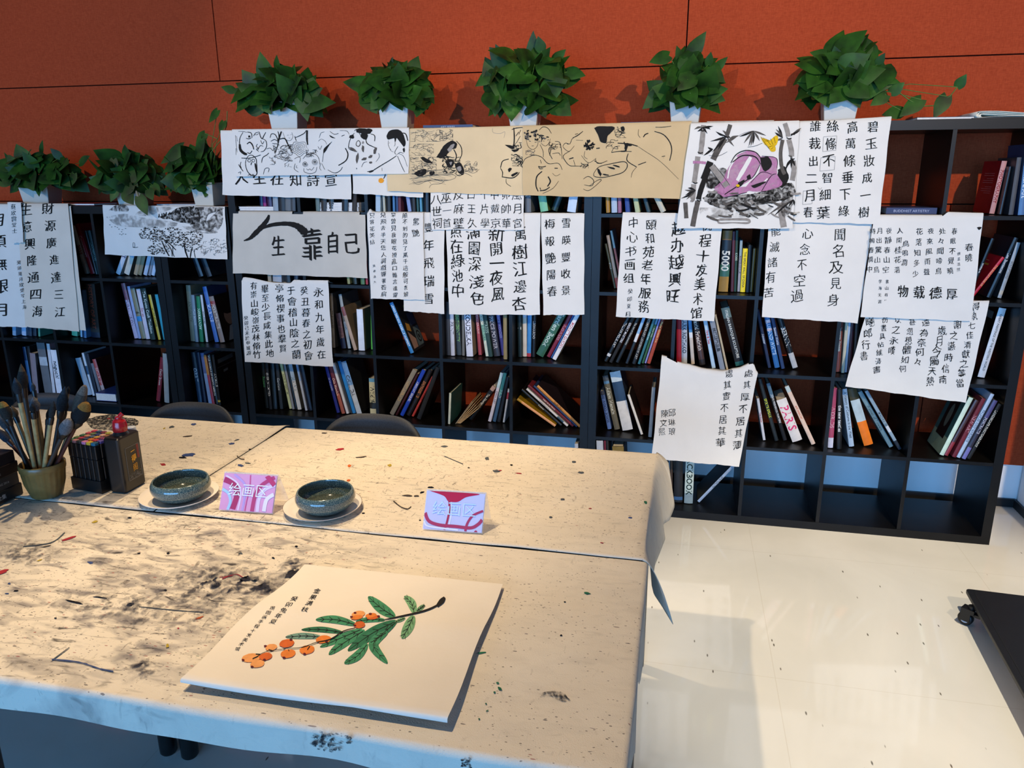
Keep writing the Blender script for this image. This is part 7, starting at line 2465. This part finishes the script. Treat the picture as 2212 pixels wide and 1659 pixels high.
# ---- acrylic sign stands
class Panel:
    """front face of a sign stand: (a, b) in 0..1 from lower left"""

    def __init__(s, x0, x1, yb, ya, z0, z1, y0l, y0r):
        s.x0, s.x1, s.yb, s.ya, s.z0, s.z1 = x0, x1, yb, ya, z0, z1
        s.sl = y0r - y0l

    def map(s, a, b, lift=.0004):
        n = Vector((0, -(s.z1 - s.z0), -(s.yb - s.ya))).normalized()
        n = Vector((0, -1, .35)).normalized()
        return Vector((lerp(s.x0, s.x1, a), lerp(s.yb, s.ya, b) + s.sl * a, lerp(s.z0, s.z1, b))) + n * lift


def acrylic():
    m, nt, b = node_mat('clear_acrylic')
    b.inputs['Base Color'].default_value = (.93, .95, .96, 1)
    b.inputs['Roughness'].default_value = .04
    b.inputs['Alpha'].default_value = .22
    b.inputs['Specular IOR Level'].default_value = .6
    return m


M_ACRYL = acrylic()


def sign(x0, x1, yl, yr, label, base, shapes, txtcol, zt):
    pn = Panel(x0, x1, yl, yl + .045, ZT + .001, zt, yl, yr)
    bk = Panel(x0, x1, yl + .088, yl + .046, ZT + .001, zt, yl, yr)
    t = thing('sign_stand', ((x0 + x1) / 2, yl + .04, ZT), label, 'sign', 'acrylic sign stands')
    for nm, q, th in (('front_panel', pn, .003), ('back_panel', bk, .003)):
        mb = MB()
        vs = [q.map(a, b, l) for l in (0, -th) for a, b in ((0, 0), (1, 0), (1, 1), (0, 1))]
        mb.add(vs, [(0, 1, 2, 3), (7, 6, 5, 4), (0, 4, 5, 1), (1, 5, 6, 2), (2, 6, 7, 3), (3, 7, 4, 0)])
        mb.build(nm, M_ACRYL, t)
    mb = MB()
    mats = [pm(base, .3, .03, 10, .5, name='printed_card')]
    I = .012
    mb.add([pn.map(a, b, .0006) for a, b in ((I, .02), (1 - I, .02), (1 - I, .965), (I, .965))], [(0, 1, 2, 3)])
    mb.add([pn.map(a, b, -.0034) for a, b in ((I, .02), (1 - I, .02), (1 - I, .965), (I, .965))], [(3, 2, 1, 0)])
    lf = .0008
    for kind, col, pts, w in shapes:
        mats.append(pm(col, .3, .04, 10, .5, name='printed_card'))
        k = len(mats) - 1
        lf += .00012
        if kind == 'b':
            c = catmull(pts + [pts[0]], 5)[:-1]
            c = [(min(max(a, I), 1 - I), min(max(b, .02), .965)) for a, b in c]
            cu, cv_ = sum(p[0] for p in c) / len(c), sum(p[1] for p in c) / len(c)
            n = len(c)
            mb.add([pn.map(cu, cv_, lf)] + [pn.map(a, b, lf) for a, b in c], [(0, 1 + i, 1 + (i + 1) % n) for i in range(n)], k)
        else:
            c = catmull(pts, 8)
            vs, fs = [], []
            for i, (a, b) in enumerate(c):
                p, q = c[max(i - 1, 0)], c[min(i + 1, len(c) - 1)]
                dx, dy = q[0] - p[0], (q[1] - p[1]) * .7
                L = math.hypot(dx, dy) or 1
                for s in (1, -1):
                    aa, bb = a - s * dy / L * w / 2, b + s * dx / L * w / 2 / .7
                    vs.append(pn.map(min(max(aa, I), 1 - I), min(max(bb, .02), .965), lf))
            fs = [(2 * i, 2 * i + 1, 2 * i + 3, 2 * i + 2) for i in range(len(c) - 1)]
            mb.add(vs, fs, k)
    mb.build('printed_insert', mats, t)
    mb = MB()
    vs, fs = text_block('绘画区', .72, .72)
    k = .70 / .72
    wpx, hpx = (x1 - x0), (zt - ZT)
    vs2 = [(.5 + x, .56 + y * wpx / (hpx * 1.12)) for x, y in vs]
    mb.add([pn.map(a, b, lf + .0004) for a, b in vs2], fs)
    mb.build('lettering', pm(txtcol, .4, .02, 10, .3, name='white_print'), t)
    return t


sign(-.777, -.622, -1.831, -1.823, 'pink swirl-patterned acrylic sign stand between the two bowls', 'e8a4cc',
     [('s', 'b83a68', [(.02, .80), (.2, .70), (.30, .45), (.26, .05)], .10), ('s', 'f0d8f0', [(.05, .90), (.28, .72), (.37, .45), (.36, .03)], .03), ('s', 'c8a4e0', [(.2, .95), (.42, .7), (.45, .4), (.44, .03)], .04),
      ('s', 'c24878', [(.95, .93), (.74, .72), (.64, .45), (.62, .03)], .07), ('s', 'ecd4f0', [(1.0, .75), (.8, .6), (.72, .35), (.72, .03)], .06), ('s', 'd45c94', [(.5, .95), (.52, .6), (.50, .3), (.49, .03)], .02), ('s', 'b4d4f4', [(.02, .55), (.14, .45), (.2, .25), (.17, .03)], .05), ('s', 'f4e8f8', [(.98, .5), (.86, .35), (.84, .05)], .07), ('s', 'c84070', [(.97, .72), (.86, .88), (.8, .96)], .08)],
     'f6f4fa', .848)
sign(-.203, -.048, -1.828, -1.819, 'lavender and red acrylic sign stand, right of both bowls', 'd2d0f2',
     [('b', 'c41e44', [(.06, .96), (.35, .965), (.62, .965), (.90, .95), (.68, .86), (.56, .74), (.46, .72), (.38, .74), (.30, .86)], 0), ('s', 'b8304e', [(.40, .78), (.42, .5), (.40, .2), (.37, .03)], .035), ('s', 'f2eef8', [(.44, .72), (.46, .4), (.43, .06)], .02),
      ('s', 'b83a60', [(.02, .42), (.10, .22), (.28, .14), (.55, .13), (.80, .12), (.92, .22), (.98, .34)], .055), ('s', 'b83a60', [(.98, .55), (.82, .42), (.74, .22), (.72, .03)], .04), ('s', 'f2eef8', [(.02, .22), (.08, .10), (.3, .07), (.6, .05)], .03), ('b', 'b8304e', [(.86, .03), (.89, .07), (.92, .03)], 0)],
     'cfe6fa', .846)  # white lettering, with the bluish light on it put into its colour

# ---- painted sheet in the foreground
PA, PB, PC, PD = at(655, 1219, z=.757), at(1086, 1262, z=.757), at(967, 1546, z=.772), at(387, 1461, z=.772)
YFRONT = min(PC.y, PD.y)
YBACK = max(PA.y, PB.y)


def sheet_z(x, y):
    b = (YBACK - y) / (YBACK - YFRONT)
    b = max(0, min(1, b))
    return .7575 + .0125 * b ** 1.5 + .0022 * math.exp(-((b - .42) / .10) ** 2) + .0010 * math.sin(x * 11 + 1) * b


t = thing('painted_sheet', ((PA.x + PC.x) / 2, (PA.y + PC.y) / 2, .757), 'cream sheet painted with a branch of orange fruit on the near table', 'painting')


def ps(a, b):
    L_ = PA.lerp(PD, b)
    R_e = PB.lerp(PC, b)
    p = L_.lerp(R_e, a)
    wob = .004 * math.sin(b * 7 + 1) * (1 - a) + .002 * math.sin(b * 9)
    p.x += wob
    p.z = sheet_z(p.x, p.y)
    return p


mb = MB()
NU, NV = 30, 30
vs = [ps(i / NU, j / NV) for j in range(NV + 1) for i in range(NU + 1)]
# front edge folded down
for i in range(NU + 1):
    p = vs[NV * (NU + 1) + i]
    vs.append(p + Vector((0, -.0045, -.002)))
for i in range(NU + 1):
    p = vs[NV * (NU + 1) + i]
    a = i / NU
    vs.append(p + Vector((0, -.005, -.0045 - .004 * abs(math.sin(a * 4 + .5)))))
nx = NU + 1
mb.add(vs, [(j * nx + i, j * nx + i + 1, (j + 1) * nx + i + 1, (j + 1) * nx + i) for j in range(NV + 2) for i in range(NU)], 0, True)
mb.build('sheet', pm('#e2d9ca', .8, .03, 8, .2, bump=.2, bscale=80, name='xuan_paper'), t)
cv = Flat(t, sheet_z)
T = TT(360, 1200, 2.911)
GR = [pm(c, .8, .22, 60, .2, name='green_paint') for c in ('#2f6e50', '#3f8560', '#6f9f74', '#6a8f84')]
PT = GR + [M_INK, pm('#d87a34', .8, .15, 60, .2, name='orange_paint'), pm('#c8602a', .8, .15, 60, .2, name='orange_paint'), pm('#e09a5c', .8, .12, 60, .2, name='orange_paint'), pm('#5a1420', .8, .1, 60, .2, name='maroon_paint')]
mb = MB()
LV = [((1435, 385), (1350, 330), (1268, 258), 68, 1), ((1555, 360), (1540, 300), (1495, 255), 54, 2), ((1570, 350), (1600, 328), (1622, 310), 28, 2), ((1552, 378), (1520, 450), (1480, 522), 66, 2),
      ((1192, 435), (1060, 402), (938, 403), 50, 1), ((1108, 484), (980, 465), (848, 466), 36, 0), ((970, 512), (860, 505), (748, 512), 40, 3), ((1372, 405), (1280, 402), (1190, 416), 34, 1), ((1228, 462), (1090, 520), (965, 575), 46, 1),
      ((1245, 470), (1120, 545), (1020, 622), 56, 1), ((1442, 412), (1290, 490), (1140, 598), 70, 0), ((1445, 415), (1370, 480), (1285, 548), 38, 0), ((1388, 478), (1300, 560), (1388, 678), 62, 1), ((1262, 555), (1200, 630), (1118, 678), 56, 1), ((1500, 392), (1470, 405), (1435, 418), 22, 2)]
for q, (b0, m0, t0, w, k) in enumerate(LV):
    (bu, bv_), (mu, mv), (tu, tv) = T(b0, m0, t0)
    c = catmull([(bu, bv_), (mu, mv), (tu, tv)], 8)
    n = len(c)
    vs, fs = [], []
    for i, (u, v) in enumerate(c):
        s = i / (n - 1)
        ww = w / 2.911 / 2 * (math.sin(math.pi * min(1, s * .93 + .05)) ** .75)
        p, r = c[max(i - 1, 0)], c[min(i + 1, n - 1)]
        dx, dy = r[0] - p[0], r[1] - p[1]
        L_ = math.hypot(dx, dy) or 1
        z_ = .0007 + .00004 * q
        vs += [cv.map(u - dy / L_ * ww, v + dx / L_ * ww, z_), cv.map(u, v, z_), cv.map(u + dy / L_ * ww, v - dx / L_ * ww, z_)]
    for i in range(n - 1):
        for j in (0, 1):
            fs.append((3 * i + j, 3 * i + j + 1, 3 * i + 3 + j + 1, 3 * i + 3 + j))
    mb.add(vs, fs, k)
    stroke(mb, cv, [(u, v, 1.3 - i / n * .8) for i, (u, v) in enumerate(c[1:])], 4, None, .0016, .1, 2)
    for i in range(3, n - 2, 3):
        u, v = c[i]
        dx, dy = c[i + 1][0] - c[i - 1][0], c[i + 1][1] - c[i - 1][1]
        L_ = math.hypot(dx, dy) or 1
        ww = w / 2.911 / 2 * .8
        for s in (1, -1):
            stroke(mb, cv, [(u, v), (u + dx / L_ * ww * .6 - s * dy / L_ * ww * .4, v + dy / L_ * ww * .6 + s * dx / L_ * ww * .4), (u + dx / L_ * ww * 1.1 - s * dy / L_ * ww * .75, v + dy / L_ * ww * 1.1 + s * dx / L_ * ww * .75)], 4, .8, .0016, 0, 3)
mb.build('painted_leaves', PT, t)
mb = MB()
for x, y, a, b, k, hx, hy in ((1205, 368, 42, 20, 7, -20, -8), (1196, 388, 38, 14, 5, -34, -2), (1285, 376, 36, 14, 5, -4, -10), (1298, 388, 38, 14, 6, 34, -6), (1213, 435, 36, 22, 6, -30, 4), (985, 527, 48, 25, 5, 20, 14), (755, 552, 47, 26, 6, 26, -22), (657, 577, 38, 21, 7, -36, -8), (762, 617, 47, 28, 5, -24, 24),
                              (883, 592, 47, 28, 5, -16, 26), (532, 642, 62, 27, 7, -52, 14), (622, 634, 42, 24, 6, -8, 20), (571, 680, 46, 24, 7, -34, 18)):
    u, v = T((x, y))[0]
    dab(mb, cv, u, v, a / 2.911, b / 2.911, k, .0016 + .00005 * (x % 7), 18, .05, -.15)
    u2, v2 = T((x + hx, y + hy))[0]
    dab(mb, cv, u2, v2, 3.4, 2.2, 8, .0022, 9, .2)
mb.build('painted_fruit', PT, t)
mb = MB()
stroke(mb, cv, [p + (w,) for p, w in zip(T((1742, 270), (1700, 312), (1610, 350), (1450, 386), (1370, 402)), (3, 3.6, 4, 3, 1.5))], 4, None, .0019)
stroke(mb, cv, [p + (w,) for p, w in zip(T((1185, 455), (1110, 476), (1030, 525), (940, 546), (850, 576), (740, 586), (620, 606), (560, 640)), (2, 2.4, 2.4, 1.6, 1.3, 1.2, 1.2, 1))], 4, None, .0026)
stroke(mb, cv, [p + (w,) for p, w in zip(T((1748, 262), (1730, 285), (1700, 318)), (5, 11, 6))], 4, None, .002)
for pts in ([(748, 586), (735, 590)], [(665, 597), (640, 590)], [(900, 568), (885, 592)], [(590, 620), (560, 618)], [(770, 600), (765, 590)], [(540, 648), (575, 632)]):
    stroke(mb, cv, T(*pts), 4, 1.6, .0026)
mb.build('painted_branch', PT, t)


def write_flat(cols, seed=2):
    rr = random.Random(seed)
    for txt, u0, v0, u1, v1, sx, sy, b in cols:
        mb = MB()
        n = len(txt)
        for i, ch in enumerate(txt):
            s = i / max(1, n - 1)
            vs, fs = glyph(ch, b)
            kk = rr.random() * 40
            u, v = lerp(u0, u1, s), lerp(v0, v1, s)
            out = []
            for x, y in vs:
                x, y = warp(x - .5, y - .38, kk, .07)
                # foreshortened: the sheet lies flat and its columns run towards the lower left
                out.append((u + x * sx + y * sx * .45, v - y * sy + x * sy * .12))
            mb.add([cv.map(p, q, .0012) for p, q in out], fs)
        mb.build('brush_writing', M_INK, t)


write_flat([('金果满枝', 685, 1276, 659, 1316, 15, 11, .0), ('癸卯兔年夏', 635, 1293, 590, 1342, 15, 11, .0), ('观图画手程十发美术馆', 588, 1313, 513, 1401, 11, 8.5, .0)])

# ================================================================== wheeled base board at the right
t = thing('rolling_base', (1.78, -1.2, 0), 'corner of a black wheeled base board on the floor at the right', 'trolley')
mb = MB()
RB = Matrix.Translation((1.519, -.612, 0)) @ Matrix.Rotation(math.radians(-3.27), 4, 'Z')
mb.bbox((0, -1.24, .082), (.54, 0, .098), .012, 0, RB)
mb.build('base_board', pm('#121315', .45, .15, 20, .4, name='black_board'), t)
mb = MB()
mb.box((.022, -1.22, .0982), (.027, -.02, .0986), 0, RB)
mb.build('edge_groove', pm('#050505', .6, .1, 20, name='groove'), t)
for cx, cy, a in ((1.512, -.712, .9), (2.0, -.70, -.4), (1.50, -1.78, 2.4), (1.95, -1.80, 2.8)):
    M = Matrix.Translation((cx, cy, 0)) @ Matrix.Rotation(a, 4, 'Z')
    mb = MB()
    mb.box((-.018, -.015, .052), (.018, .03, .070), 0, M)
    mb.box((-.018, -.004, .020), (-.014, .03, .052), 0, M)
    mb.box((.014, -.004, .020), (.018, .03, .052), 0, M)
    mb.lathe([(.012, .070), (.012, .082)], (0, 0, 0), 14, 0, M)
    mb.box((-.012, -.034, .046), (.012, -.012, .056), 0, M)
    ch = mb.build('caster', M_BLACKPLASTIC, t)
    W_ = M @ Matrix.Translation((0, .014, .026)) @ Matrix.Rotation(math.pi / 2, 4, 'Y')
    mb = MB()
    mb.lathe([(.004, -.012), (.022, -.012), (.0258, -.008), (.0258, .008), (.022, .012), (.004, .012)], (0, 0, 0), 24, 0, W_)
    mb.build('wheel', pm('#0b0b0c', .5, .1, 30, name='rubber'), ch)
    mb = MB()
    for s in (-1, 1):
        mb.lathe([(.009, .0122 * s), (.015, .0122 * s), (.015, .0130 * s), (.009, .0130 * s), (.009, .0122 * s)], (0, 0, 0), 20, 0, W_, cap=False)
    mb.build('wheel_ring', pm('#b8bcc4', .35, .05, 30, name='pale_ring'), ch)
